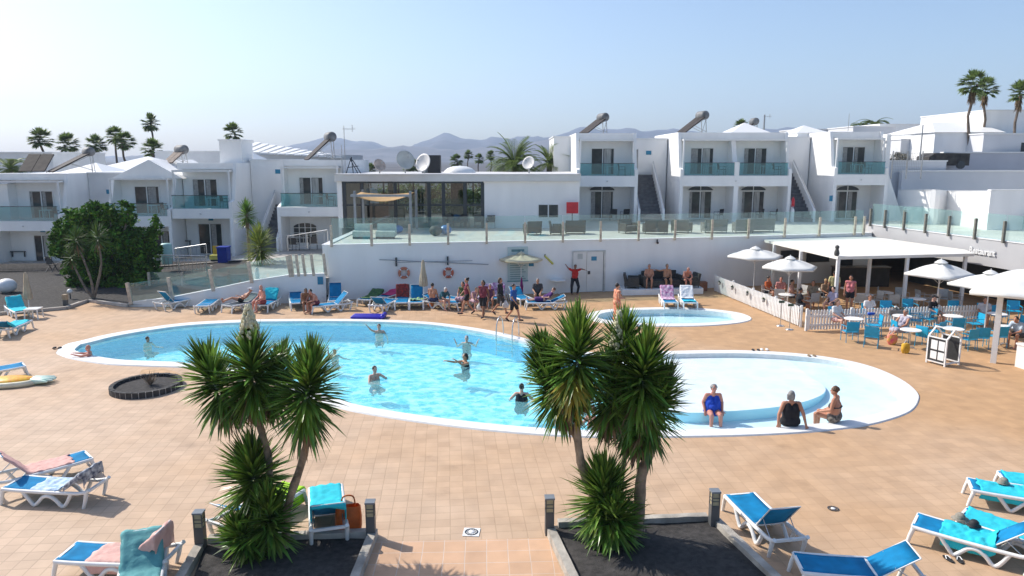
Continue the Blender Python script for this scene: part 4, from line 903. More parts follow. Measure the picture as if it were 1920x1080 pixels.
# --- fan palms on the skyline
M_palm = mat('palm_leaf', (.22,.31,.09), .5, .3, 1.5, island=.35, trans=.3)
M_ptr = mat('palm_trunk', (.20,.155,.12), .9, .3, 3, bump=.5, bscale=12)
def fan_palm(px, py_c, py_b, D, rad_px, label, n=46, group='fan palms on the skyline', seed=0, skirt=False):
    random.seed(seed+px); c = F(px, py_c, D); b = F(px, py_b, D); zb = min(b.z, 3.2); rad = rad_px/FPX*D*1.08
    e = empty('palm_tree', (c.x, D, zb), 0, label, 'palm tree', group); H = c.z-zb
    tr_ = MB().tube([(random.uniform(-.1,.1)*k, 0, H*k/4) for k in range(5)], [rad*.11-.008*k*rad for k in range(5)], 8).build('trunk', M_ptr, e)
    mb = MB(); cc = Vector((0,0,H))
    for i in range(n):
        el = R(random.uniform(-50, 85)); az = random.uniform(0, 6.283)
        d = Vector((math.cos(el)*math.cos(az), math.cos(el)*math.sin(az), math.sin(el))); tip = cc+d*rad*.5; mb.cyl(cc, tip, rad*.012, rad*.008, 4, False)
        side = d.cross(Vector((0,0,1))).normalized(); up = side.cross(d)
        for k in range(11):
            a = R(-80+16*k); dd = d*math.cos(a)+side*math.sin(a)+up*random.uniform(-.12,.12)
            leaf(mb, tip, dd, rad*.52*random.uniform(.85,1.1), rad*.15, .45, 2, .2)
    mb.build('crown', M_palm, e, norm=False)
    if skirt:
        mb = MB()
        for i in range(60):
            az = random.uniform(0, 6.283); d = Vector((math.cos(az)*.45, math.sin(az)*.45, -1)); leaf(mb, cc-Vector((0,0,random.uniform(.1,.7)*rad)), d, rad*.7, rad*.1, .3, 2)
        mb.build('dead_leaves', M_dead, e, norm=False)
    return e
PP = [(77,262,300,80,23,'leftmost fan palm above the solar panels'),(127,271,300,85,22,'fan palm just behind the rooftop water tank at left'),(180,273,310,85,21,'fan palm left of the close pair'),
      (217,256,310,80,20,'taller fan palm of the close pair'),(234,267,310,78,21,'shorter fan palm of the close pair'),(283,232,310,90,19,'tallest slim fan palm standing alone'),(286,281,310,75,22,'short fan palm right below the tallest one'),
      (437,249,290,85,19,'lone fan palm right above the boxy rooftop unit'),(878,291,330,120,10,'tiny fan palm beside the white dome'),(898,299,330,115,11,'small fan palm right of the white dome'),(920,293,330,118,11,'small fan palm left of the big date palm'),
      (855,303,330,110,14,'bushy low palm behind the black rooftop box'),(1390,238,260,95,15,'palm top behind the middle solar tank'),
      (775,312,335,95,14,'low palm top between the two large satellite dishes'),(695,318,335,95,12,'low palm top left of the small satellite dish'),(765,318,335,95,12,'dark palm top beside the round dish')]
for i, (a, b, c_, D, r, lb) in enumerate(PP): fan_palm(a, b, c_, D, r, lb, seed=i)
fan_palm(1825, 158, 290, 62, 27, 'tall fan palm, left of the close pair at the right', 36, skirt=True, seed=31)
fan_palm(1848, 168, 290, 64, 24, 'tall fan palm, right of the close pair at the right', 34, skirt=True, seed=32)
fan_palm(1912, 176, 290, 62, 24, 'tall fan palm at the right picture edge', 34, skirt=True, seed=33)
def date_palm(px, pyc, D, L, label, n=44, seed=1, hi=80):
    random.seed(seed); c = F(px, pyc, D); e = empty('palm_tree', (c.x, D, 2.9), 0, label, 'palm tree'); cc = Vector((0,0,c.z-2.9))
    MB().cyl((0,0,0), cc, .3, .22, 10).build('trunk', M_ptr, e); mb = MB()
    for i in range(n):
        el = R(random.uniform(-10, hi)); az = random.uniform(0, 6.283); d = Vector((math.cos(el)*math.cos(az), math.cos(el)*math.sin(az), math.sin(el))); p = cc.copy(); K = 12; prev = p
        ll = L*random.uniform(.8, 1.1)
        for k in range(K):
            q = p+d*ll/K; mb.bar(p, q, .03*(1-k/K)+.008); side = d.cross(Vector((0,0,1))).normalized()
            if k > 1:
                for s in (-1, 1):
                    for u in (0, .5): leaf(mb, p+(q-p)*u, d*.6+side*s+Vector((0,0,.15)), ll*.20*math.sin(math.pi*(k+1)/(K+2)), .075, .5, 2)
            p = q; d = (d+Vector((0,0,-.13))).normalized()
    mb.build('crown', M_palm, e, norm=False)
date_palm(965, 312, 58, 2.7, 'large feathery date palm behind the cafe roof', 70, 3)
date_palm(1030, 308, 60, 2.0, 'smaller date palm against the first right flat', 40, 4)
date_palm(18, 318, 54, 1.9, 'drooping feathery palm left of the rooftop solar panels', 34, 5, 60)
date_palm(1640, 232, 90, 2.2, 'date palm top behind the roofs right of the last flat', 30, 6, 50)
date_palm(1615, 236, 92, 1.8, 'small date palm top left of the larger one on the skyline', 24, 7, 50)
# --- big bushy tree, left
M_bush = mat('tree_leaf', (.10,.22,.024), .7, .3, 1, spec=.15, col2=(.03,.085,.012), island=.6, trans=.12)
M_bark2_ = mat('grey_bark', (.22,.18,.14), .9, .3, 6, bump=.5, bscale=20)
def leafy_tree(base, lumps, label, n, ls=.12, seed=2, stems=4, name='bushy_tree', m=None, cat='tree', inner=.25):
    random.seed(seed); e = empty(name, base, 0, label, cat); b = Vector(base)
    tm = MB()
    for i in range(stems):
        l = lumps[(i*2) % len(lumps)]; q = Vector(l[:3])-b; tm.tube(catmull([(random.uniform(-.15,.15),random.uniform(-.15,.15),-.1), (q.x*.3, q.y*.3, q.z*.35), (q.x*.8, q.y*.8, q.z*.8), tuple(q)], 3, closed=False), [.09-.006*k for k in range(10)], 7)
    tm.build('trunk', M_bark2, e)
    mb = MB(); tot = sum(l[3]**2 for l in lumps)
    for l in lumps:
        c = Vector(l[:3])-b; r = l[3]; rz = l[4] if len(l) > 4 else r; k = int(n*r*r/tot)
        sub = [(Vector((random.gauss(0,1), random.gauss(0,1), random.gauss(0,1))).normalized(), random.uniform(.5, .95)) for _ in range(max(10, k//26))]
        for i in range(k):
            sd, sr = random.choice(sub); 
            if random.random() < inner: p = Vector([random.uniform(-.7,.7) for _ in range(3)])
            else: p = sd*sr+Vector([random.gauss(0, .09) for _ in range(3)])
            p = c+Vector((p.x*r, p.y*r, p.z*rz)); nrm = Vector([random.gauss(0, 1) for _ in range(3)])+Vector((0,0,.8)); nrm.normalize()
            t_ = nrm.orthogonal().normalized(); t_ = Matrix.Rotation(random.uniform(0, 6.28), 3, nrm) @ t_; u = nrm.cross(t_); s = ls*random.uniform(.6, 1.3)
            mb.add([p-t_*s*.9, p-u*s*.42, p+t_*s*.9, p+u*s*.42], [(0,1,2,3)])
    mb.build('crown', m or M_bush, e, norm=False); return e
D0 = 41.0
def lump(px, py, rpx, D=D0, rz=None): v = F(px, py, D); s = D/FPX; return (v.x, v.y, v.z, rpx*s, (rz or rpx)*s)
lumps = [lump(130,450,36), lump(150,412,32,41,30), lump(185,405,30,41.5), lump(160,470,42,41.5), lump(207,398,14,41,24), lump(222,425,34,41.5), lump(240,400,17,40.8,26), lump(215,470,45), lump(250,455,30), lump(272,445,24), lump(292,425,14,41,22), lump(288,470,18), lump(262,490,30), lump(200,510,50,41.3,34), lump(150,505,30,41.3), lump(235,530,34,41,18), lump(115,425,14), lump(290,500,14), lump(165,535,34,41.3,26), lump(195,545,40,41.2,18), lump(110,470,18), lump(262,525,30,41,20)]
zb = garden_z(FX(215,D0,560), D0)
leafy_tree((FX(215,D0,560), D0, zb-.1), lumps, 'big dark green bushy tree in front of the left flats', 30000, .15, stems=7, inner=.3)
# slender branched yucca in front of the bush
c = G(176, 560, .15); e = empty('yucca_plant', c, 0, 'thin forked yucca with bare grey trunks before the bushy tree', 'yucca')
for pts in ([(176,560),(172,530),(160,495),(145,460)], [(176,560),(186,520),(190,490),(184,455)], [(176,560),(160,540),(142,505),(135,490)]):
    t_ = trunk(e, [L_(px, py, c.y, c) for px, py in pts], (.075,.04), 'trunk' if pts[1][0] == 172 else 'branch'); t_.data.materials[0] = M_bark2
for px, py, r in ((143,450,.85),(182,445,.9),(133,482,.6)): yucca_head(L_(px, py, c.y-.1, c), (0,0,1), .4, r, 130, e, mat('yucca_leaf_mid', (.09,.17,.035), .45, .3, 1, island=.4, trans=.2), 14, w=.06)
# greenery behind café
random.seed(5)
for i, (x, r, lb) in enumerate([(-9,2.0,'round green shrub seen through the left cafe panes'),(-5.5,1.9,'leafy green shrub seen through the middle cafe panes'),(-1.5,1.7,'green shrub seen through the right cafe panes')]):
    leafy_tree((x, 63, 2.85), [(x,63,4.2,r,1.4),(x+1,63.2,3.9,r*.8,1.2),(x-1.2,63,4.1,r*.7,1.3)], lb, 3500, .16, seed=40+i, stems=3, name='shrub', m=mat('pale_leaf', (.22,.30,.09), .5, .3, 1, island=.4, trans=.25), cat='shrub')
leafy_tree((FX(1690,66), 66, 2.9), [lump(1685,300,18,66,16), lump(1700,310,20,66,14)], 'dry grey-green scrub beside the last right flat', 2500, .13, seed=51, stems=5, name='shrub', m=mat('dry_leaf_scrub', (.22,.20,.14), .8, .3, 1, island=.4), cat='shrub')
# dry plant in a round stone planter
c = G(275, 728); c.z = 0; e = empty('round_planter', c, 0, 'low round planter ringed with black stones beside the pool', 'planter')
rx = (G(337,728).x-G(214,728).x)/2; ry = (G(275,708).y-G(275,748).y)/2
mb = MB()
ring = [(math.cos(a), math.sin(a)) for a in [2*math.pi*k/34 for k in range(34)]]
for k in range(34):
    a0, a1 = 2*math.pi*(k+.06)/34, 2*math.pi*(k+.94)/34; P = [(math.cos(a)*rx*s, math.sin(a)*ry*s) for a, s in ((a0,1),(a1,1),(a1,.88),(a0,.88))]; mb.prism(P, -.02, .19+random.uniform(-.008,.008))
mb.build('stone_ring', mat('basalt_block', (.055,.055,.055), .85, .3, 8, bump=.5), e)
mb = MB(); P = [(x*rx*.995, y*ry*.995) for x, y in ring]; Q = [(x*rx*.90, y*ry*.90) for x, y in ring]; mb.add([(x,y,-.01) for x,y in P]+[(x,y,.175) for x,y in P]+[(x,y,.175) for x,y in Q]+[(x,y,-.01) for x,y in Q], [(k*34+i, k*34+(i+1)%34, (k+1)*34+(i+1)%34, (k+1)*34+i) for k in range(3) for i in range(34)]); mb.build('mortar', mat('pale_mortar', (.42,.40,.38), .9, .1, 8), e)
mb = MB(); mb.add([(x*rx*.90,y*ry*.90,.09) for x,y in ring]+[(0,0,.14)], [(i,(i+1)%34,34) for i in range(34)], True); g_ = mb.build('soil', M_grav, e)
mb = MB()
for i in range(46):
    el = R(random.uniform(35, 85)); az = random.uniform(0, 6.28); leaf(mb, Vector((.15,-.05,.1)), Vector((math.cos(el)*math.cos(az), math.cos(el)*math.sin(az), math.sin(el))), random.uniform(.3,.55), .03, .2)
d_ = mb.build('agave_plant', mat('dry_agave', (.34,.26,.19), .8, .3, 4, island=.4), norm=False); d_.location = c; tag(d_, 'dried brown spiky plant in the round stone planter', 'plant')
mb = MB(); v, f = fill([tuple(G(*p)[:2]) for p in [(266,693),(305,691),(330,697),(342,706),(322,702),(300,704),(275,704),(262,700)]], [], zf=lambda x,y: .004); mb.add(v, f); o = mb.build('repair_patch', mat('worn_patch', (.56,.36,.20), .8, .15, 4), norm=False); o['kind'] = 'structure'
# ------------------------------------------------------------------ loungers and towels
M_sling = mat('blue_sling', (.006,.22,.46), .8, .14, 4, bump=.2, bscale=120, spec=.2)
M_slingd = mat('dark_sling', (.06,.09,.12), .6, .12, 5)
LF = {}
def sling_profile(back):
    y, z = [], []
    P = [(.0,.385),(.12,.372),(.5,.352),(.9,.350),(1.22,.358)]
    n = Vector((math.cos(R(back)), math.sin(R(back)))); hx, hz = 1.24, .36
    for t in (.05,.25,.5,.72): P.append((hx+n.x*t-.02*math.sin(t*4), hz+n.y*t))
    return P
def lounger_proto(back, m):
    e = empty('sun_lounger', (0,0,0)); W = .33; w2 = .60/2
    fr = MB()
    for s in (-1, 1):
        x = s*W
        fr.tube([(x,.0,.35),(x,.3,.335),(x,.8,.325),(x,1.3,.325),(x,1.7,.33),(x,1.92,.37),(x,1.97,.42)], .040, 8)
    fr.bar((-W,.0,.35),(W,.0,.35),.05,.05); fr.bar((-W,1.93,.38),(W,1.93,.38),.05,.05); fr.bar((-W,1.2,.33),(W,1.2,.33),.04,.05)
    fr.build('frame', M_pvc, e)
    for s in (-1, 1):
        x = s*W
        MB().tube([(x,.03,.34),(x,-.02,.18),(x,-.06,.0)], [.044,.04,.034], 8).build('leg', M_pvc, e)
        MB().tube(catmull([(x,.46,.33),(x,.60,.14),(x,.70,.03),(x,.80,.10),(x,.92,.22),(x,1.06,.24),(x,1.20,.16),(x,1.32,.03),(x,1.42,.08),(x,1.56,.33)], 3, closed=False), .040, 8).build('arched_leg', M_pvc, e)
        MB().tube([(x,1.90,.37),(x,1.86,.18),(x,1.80,.0)], [.046,.04,.034], 8).build('leg', M_pvc, e)
    P = sling_profile(back)
    def strip(P, w, th):
        mb = MB(); vs = []; nx = 6
        for i, (y, z) in enumerate(P):
            for k in range(nx+1): u = k/nx*2-1; vs.append((u*w, y, z-.018*(1-u*u)))
        m_ = nx+1; n = len(P); vs += [(x, y, z-th) for x, y, z in vs]; o = m_*n
        fs = [(i*m_+k, i*m_+k+1, (i+1)*m_+k+1, (i+1)*m_+k) for i in range(n-1) for k in range(nx)]; fs += [tuple(o+q for q in reversed(f)) for f in fs]
        for i in range(n-1): fs += [(i*m_, (i+1)*m_, (i+1)*m_+o, i*m_+o), (i*m_+nx, i*m_+nx+o, (i+1)*m_+nx+o, (i+1)*m_+nx)]
        for k in range(nx): fs += [(k, k+o, k+1+o, k+1), ((n-1)*m_+k, (n-1)*m_+k+1, (n-1)*m_+k+1+o, (n-1)*m_+k+o)]
        mb.add(vs, fs, True); return mb
    strip(P[:5], w2, .014).build('seat', m, e)
    b = strip(P[4:], w2, .014).build('backrest', m, e)
    if back > 8:
        q = P[-2]; r = MB()
        for s in (-1, 1): r.tube([(s*.3, P[4][0]+.02, P[4][1]-.02), (s*.305, P[-1][0], P[-1][1])], .013, 6)
        r.tube([(-.3, P[-1][0], P[-1][1]), (.3, P[-1][0], P[-1][1])], .013, 6); r.build('back_frame', M_pvc, b)
        for s in (-1, 1): MB().tube([(s*.27, q[0]*.6+P[4][0]*.4, q[1]*.6+P[4][1]*.4), (s*.27, P[-1][0]*.35+1.7*.65, .33)], .010, 6).build('strut', M_steel, b)
    return e
def lounger(foot, head, back, label, m=None, group='blue sun loungers round the pool', z=0.):
    """foot/head: photo pixels of the two ends on the ground"""
    key = (back, (m or M_sling).name)
    if isinstance(foot, tuple) and len(foot) == 2: a = G(*foot, z+.35); b = G(*head, z+.35)
    else: a, b = Vector(foot), Vector(head)
    d = b-a; c = (a+b)/2; rz = math.atan2(-d.x, d.y); c = c-Vector((d.x, d.y, 0)).normalized()*.97; c.z = z
    if key not in LF: LF[key] = lounger_proto(back, m or M_sling); o = LF[key]; o.location = c; o.rotation_euler.z = rz
    else: o = copy_tree(LF[key], c, rz)
    o['label'] = label; o['category'] = 'sun lounger'; o['group'] = group; o['back'] = back
    return o
TW = {}
def cloth_mat(name, col, col2=None, stripe=0, sc=5.):
    return mat('cloth_'+name, col, .9, .12, sc, bump=.5, bscale=14, col2=col2)
def towel(lg, y0, y1, m, label, hangL=.12, hangR=.12, w=.62, name='towel', wob=.045, lift=.014, seed=0, hang_end=0., hang_head=0.):
    """cloth draped along the profile of lounger lg between lengths y0..y1 (length along the profile)"""
    random.seed(seed+int(y0*100)); P = sling_profile(lg['back']); cum = [0]
    for a, b in zip(P, P[1:]): cum.append(cum[-1]+math.hypot(b[0]-a[0], b[1]-a[1]))
    def at(s):
        if s > cum[-1]: # hang behind the headrest
            return (P[-1][0]+.03, P[-1][1]-(s-cum[-1]))
        if s < 0: return (P[0][0]-.03, P[0][1]+s)
        for i in range(len(P)-1):
            if s <= cum[i+1]: t = (s-cum[i])/(cum[i+1]-cum[i]); return (P[i][0]+(P[i+1][0]-P[i][0])*t, P[i][1]+(P[i+1][1]-P[i][1])*t)
    nu, nv = 26, 30; vs = []; S0, S1 = y0-hang_end, y1+hang_head
    for i in range(nv+1):
        s = S0+(S1-S0)*i/nv
        for k in range(nu+1):
            c = -hangL+(w+hangL+hangR)*k/nu; edge = .03*noise.noise((i*.5, k*.02, seed*3.1))
            ss = s+(.07*noise.noise((k*.22, seed*1.7, .5)) if i in (0, nv) else 0)
            y, z = at(ss); z += lift
            if c < 0: x = -w/2-.012-.03*noise.noise((i*.4, seed, 0)); z += c*1.0
            elif c > w: x = w/2+.012+.03*noise.noise((i*.4, seed+5, 0)); z -= (c-w)
            else: x = -w/2+c; z += abs(noise.noise((x*5+seed, s*6, seed)))*wob
            vs.append((x+edge*.3, y+.02*noise.noise((x*7, s*5, seed+9)), max(z, .015)))
    m_ = nu+1; mb = MB(); mb.add(vs, [(i*m_+k, i*m_+k+1, (i+1)*m_+k+1, (i+1)*m_+k) for i in range(nv) for k in range(nu)], True)
    o = mb.build(name, m, norm=False); s_ = o.modifiers.new('s', 'SOLIDIFY'); s_.thickness = .008; s_.offset = 1
    o.location = lg.location; o.rotation_euler = lg.rotation_euler; return tag(o, label, 'towel')
T_turq = cloth_mat('turquoise', (.02,.56,.66), (.02,.46,.56)); T_pink = cloth_mat('pale_pink', (.72,.46,.40), (.60,.34,.30), sc=9); T_teal = cloth_mat('grey_teal', (.13,.36,.37), (.08,.27,.29))
T_navy = cloth_mat('navy_pattern', (.55,.58,.62), (.02,.03,.07), sc=11); T_lime = cloth_mat('lime', (.42,.72,.03), (.30,.58,.02)); T_pk = cloth_mat('hot_pink', (.70,.06,.20), (.55,.03,.14)); T_red = cloth_mat('dark_red_pattern', (.40,.03,.02), (.02,.015,.02), sc=12)
T_wp = cloth_mat('white_purple', (.70,.62,.70), (.38,.08,.26), sc=8); T_wh = cloth_mat('white_cloth', (.80,.80,.80), (.70,.72,.74)); T_gr = cloth_mat('green_dark', (.08,.20,.05), (.02,.05,.03), sc=9); T_ylb = cloth_mat('yellow_blue', (.60,.70,.05), (.05,.25,.50), sc=10)
T_lp = cloth_mat('light_pattern', (.62,.72,.82), (.25,.40,.60), sc=10)
# near loungers
l1 = lounger((148,858),(0,895),48,'lounger with pink towel behind the patterned-towel lounger at left'); towel(l1, .35, 1.9, T_pink, 'thin pale pink towel along the rear left lounger', seed=3, hangL=.05, hangR=.05)
l2 = lounger((28,905),(182,912),35,'lounger with navy patterned towel over its raised back, left foreground'); towel(l2, .62, 1.35, T_lp, 'light blue patterned towel across the middle of a left lounger', seed=5, hangL=.03, hangR=.03); towel(l2, 1.42, 1.99, T_navy, 'navy and white patterned towel hung on a raised backrest', seed=6, hang_head=.2)
l3 = lounger((120,1035),(330,1040),42,'lounger with blue foot end and pink towel, bottom left'); towel(l3, .55, 2.0, T_pink, 'pale pink fringed towel over the bottom-left lounger', seed=8, hangL=.05, hangR=.22, hang_head=.35)
l4 = lounger((250,1130),(270,1048),40,'lounger mostly below the frame, teal towel over its back, bottom left'); towel(l4, .7, 2.0, T_teal, 'grey teal towel draped over a backrest, bottom left', seed=9, hangL=.25, hangR=.2, hang_head=.1)
l5 = lounger((610,905),(618,1005),38,'lounger seen from its head end between left yucca and bollard'); towel(l5, .0, 2.0, T_turq, 'bright turquoise towel over the lounger beside the left yucca', seed=10, hangL=.3, hangR=.28, hang_head=.06)
l6 = lounger((545,915),(415,985),30,'white lounger half hidden behind the left yucca'); towel(l6, .1, .65, T_lime, 'lime green towel glimpsed behind the left yucca', seed=11, hangL=.3, hangR=.1, hang_end=.15)
l7 = lounger((1400,940),(1465,1000),48,'empty blue lounger just right of the right gravel bed')
l8 = lounger((1500,1056),(1715,1068),30,'empty blue lounger at the bottom edge, right of centre')
l9 = lounger((1752,985),(1905,1025),40,'lounger with turquoise towel and hats, bottom right'); towel(l9, .45, 1.35, T_turq, 'turquoise towel bunched under a black cap, bottom right', seed=12, hangL=.15, hangR=.22, wob=.07)
l10 = lounger((1842,975),(1990,1020),35,'lounger with turquoise towel touching the right picture edge, near'); towel(l10, .05, 1.9, T_turq, 'turquoise towel with lime clips at the bottom right', seed=13, hangL=.1, hangR=.15)
l11 = lounger((1842,912),(2000,935),30,'lounger with rumpled turquoise towel at the right edge, farther'); towel(l11, .15, 1.6, T_turq, 'rumpled turquoise towel on the farther right-edge lounger', seed=14, hangL=.08, hangR=.18, wob=.06)
l12 = lounger((1915,900),(2040,915),20,'lounger cut by the right picture edge, farthest of the right group'); towel(l12, .05, 1.6, T_turq, 'turquoise towel on the lounger cut by the right edge', seed=15)
# left edge group
la = lounger((55,597),(-15,625),30,'lounger with turquoise towel at the left edge, nearer of two'); towel(la, .1, 1.9, T_turq, 'turquoise towel on the nearer left-edge lounger', seed=16)
lb = lounger((52,588),(18,570),45,'lounger with turquoise towel beside the closed beige parasol'); towel(lb, .1, 1.9, T_turq, 'turquoise towel on the lounger by the beige parasol', seed=17)
lc = lounger((18,688),(-60,700),20,'white lounger end behind the pineapple float')
# back row
ln = []
def bl(*a, **k): ln.append(lounger(*a, **k)); return ln[-1]
bl((348,560),(310,567),50,'dark blue lounger with raised back, first on the left in the back row')
bl((400,560),(375,577),0,'flat empty blue lounger, second from left in the back row')
x = bl((432,572),(475,562),25,'lounger under the woman in the black bikini', m=M_slingd)
x = bl((488,573),(515,558),48,'lounger with turquoise towel behind the seated bald man'); towel(x, 1.3, 1.99, T_turq, 'turquoise towel on the backrest behind the bald man', seed=21)
bl((560,572),(553,553),20,'lounger under the dark-haired man beside the ramp wall end')
bl((585,573),(655,566),45,'blue lounger in profile with raised back beside the ramp wall end')
bl((628,568),(630,548),70,'lounger with upright blue back against the white wall')
x = bl((680,563),(712,549),20,'lounger with a dark green towel near the wall'); towel(x, .3, 1.9, T_gr, 'dark green towel on a low lounger near the wall', seed=22)
x = bl((735,560),(702,575),35,'lounger with dark teal back facing away, front of the towel group')
x = bl((718,556),(745,546),15,'lounger with a hot pink towel'); towel(x, .5, 1.9, T_pk, 'hot pink towel spread on a lounger near the wall', seed=23)
x = bl((752,573),(757,550),62,'lounger with dark red patterned towel over its back'); towel(x, 1.25, 1.99, T_red, 'dark red patterned towel hanging on an upright backrest', seed=24, hang_head=.1)
x = bl((780,573),(783,550),62,'upright blue lounger with yellow and blue bundle left of the closed parasol'); towel(x, .5, 1.0, T_ylb, 'yellow and blue towel bundle on the lounger by the closed parasol', seed=25, wob=.12)
bl((850,566),(808,563),25,'lounger under the bare-backed man')
x = bl((845,558),(890,562),30,'lounger behind the walking group')
x = bl((900,566),(918,546),45,'lounger with white and pink towel behind the walkers'); towel(x, .2, 1.99, T_wp, 'white and pink towel behind the walking group', seed=26)
x = bl((925,562),(938,546),45,'second lounger with pale pink towel behind the walkers'); towel(x, .6, 1.99, T_wp, 'pale pink towel beside the walkers at the wall', seed=27)
bl((990,566),(1058,565),25,'lounger under the person wrapped in purple')
bl((985,560),(965,550),30,'small lounger end left of the purple-covered one')
x = bl((1262,572),(1245,550),50,'lounger with purple and white towel beside the paddling pool'); towel(x, .7, 1.99, T_wp, 'purple and white patterned towel on a lounger by the sofa', seed=28)
x = bl((1298,572),(1282,551),50,'lounger with white towel beside the paddling pool'); towel(x, 1.1, 1.99, T_wh, 'white towel on a backrest by the sofa', seed=29); towel(x, .2, .6, T_turq, 'folded turquoise towel at the foot of a lounger by the sofa', seed=30, hangL=0, hangR=0)
# ------------------------------------------------------------------ parasols
M_cream = mat('cream_canvas', (.82,.72,.52), .85, .06, 3, trans=.3); M_canv = mat('white_canvas', (.80,.80,.77), .85, .04, 2, trans=.15); M_beige = mat('beige_canvas', (.50,.42,.31), .9, .12, 5)
def parasol(base, H, r, n, label, m, drop=.45, sq=False, valance=.10, pole=.025, rot=0., vent=True, pm=None, base_r=.24):
    e = empty('parasol', base, rot, label, 'parasol')
    MB().cyl((0,0,0),(0,0,H-.03),pole,pole,10).build('pole', pm or M_wht, e)
    MB().lathe([(base_r,0),(base_r,.05),(.05,.08),(.04,.25)], n=16).build('base', mat('concrete_kerb',(.5,.46,.41)), e)
    mb = MB(); rings = 7; N = n*4; vs = []
    for i in range(rings+1):
        t = i/rings
        for k in range(N):
            a = 2*math.pi*k/N; f = (k % 4)/4; 
            ra = a if not sq else a+math.pi/4
            seg = math.cos(math.pi/n)/math.cos(((ra) % (2*math.pi/n))-math.pi/n); rr = r*t*seg
            sag = .05*r*math.sin(math.pi*t)*(abs((((ra) % (2*math.pi/n))/(2*math.pi/n))-.5)*2)**2
            vs.append((math.cos(a)*rr, math.sin(a)*rr, H-.05-drop*t+sag*.0+.06*r*math.sin(math.pi*t)*(sag/(.05*r+1e-6)-.5)))
    base_ = rings*N; fs = [(i*N+k, i*N+(k+1)%N, (i+1)*N+(k+1)%N, (i+1)*N+k) for i in range(rings) for k in range(N)]
    vs += [(vs[base_+k][0]*.995, vs[base_+k][1]*.995, vs[base_+k][2]-valance) for k in range(N)]; fs += [(base_+k, base_+(k+1)%N, base_+N+(k+1)%N, base_+N+k) for k in range(N)]
    mb.add(vs, fs, True); o = mb.build('canopy', m, e, norm=False); s_ = o.modifiers.new('s', 'SOLIDIFY'); s_.thickness = .01
    rb = MB()
    for k in range(n):
        a = 2*math.pi*(k)/n-(math.pi/4 if sq else 0); rb.bar((0,0,H-.1), (math.cos(a)*r*.97, math.sin(a)*r*.97, H-.09-drop), .018); rb.bar((0,0,H-drop-.5), (math.cos(a)*r*.5, math.sin(a)*r*.5, H-.12-drop*.5), .014)
    rb.build('ribs', pm or M_wht, e)
    if vent: 
        MB().lathe([(r*.20,H-.05-drop*.06),(r*.1,H+.02),(.02,H+.07)], n=max(8,n*2), close=False).build('vent_cap', m, e)
    MB().cyl((0,0,H),(0,0,H+.12),.02,.012,6).build('finial', pm or M_wht, e)
    return e
def closed_parasol(base, H, label, m, th=.17):
    e = empty('closed_parasol', base, 0, label, 'parasol'); MB().cyl((0,0,0),(0,0,H),.022,.022,8).build('pole', M_wht, e)
    mb = MB(); N = 24; vs = []; prof = [(.03,H),(.07,H-.12),(.10,H-.5),(th*.85,H-.9),(th,H-1.25),(th*.8,H-1.32)]
    for r, z in prof:
        for k in range(N): a = 2*math.pi*k/N; rr = r*(1+.22*(k % 3-1)); vs.append((math.cos(a)*rr, math.sin(a)*rr, z))
    mb.add(vs, [(i*N+k, i*N+(k+1)%N, (i+1)*N+(k+1)%N, (i+1)*N+k) for i in range(len(prof)-1) for k in range(N)], True); mb.build('canvas', m, e)
    MB().lathe([(.2,0),(.2,.05),(.04,.08),(.035,.2)], n=14).build('base', mat('concrete_kerb',(.5,.46,.41)), e); return e
def base_under(px, py, z, r_=None):   # ground point below a point of height z seen at pixel
    p = G(px, py, z); return (p.x, p.y, 0)
closed_parasol(base_under(793,487,2.35), 2.35, 'closed beige parasol standing in front of the white wall', M_beige, .2)
closed_parasol(base_under(47,510,1.95), 1.95, 'closed beige parasol by the white table at the left edge', M_beige)
parasol(base_under(977,474,2.3), 2.3, 1.15, 8, 'open cream parasol beside the notice board', M_cream, .28)
parasol(base_under(1417,464,2.55), 2.55, 1.5, 6, 'white parasol left of the canopy corner, farther of the pair', M_canv, .40)
parasol(base_under(1482,482,2.5), 2.5, 1.35, 6, 'white parasol left of the canopy corner, nearer of the pair', M_canv, .42)
parasol(base_under(1765,489,2.75), 2.75, 1.45, 4, 'square white parasol over the cafe tables in front of the canopy', M_canv, .55, sq=True, rot=.5)
parasol(base_under(1858,509,2.7), 2.7, 1.5, 4, 'white parasol partly hidden behind the huge one at the right', M_canv, .52, sq=True, rot=.3)
# huge square one with a thick white mast
mp = G(1862, 680); cc_ = G(1820, 545, 2.72); ce = Vector((cc_.x+2.75, cc_.y+.35, 0)); ra_ = R(180+7-225)
e = parasol(ce, 3.55, 2.8, 4, 'huge white square parasol at the right edge', M_canv, .80, sq=True, rot=ra_, valance=.12, vent=True)
MB().box(-.09,-.09,0,.09,.09,2.85).build('mast', M_wht, e, loc=Matrix.Rotation(-ra_,3,'Z') @ Vector((mp.x-ce.x, mp.y-ce.y, 0)))
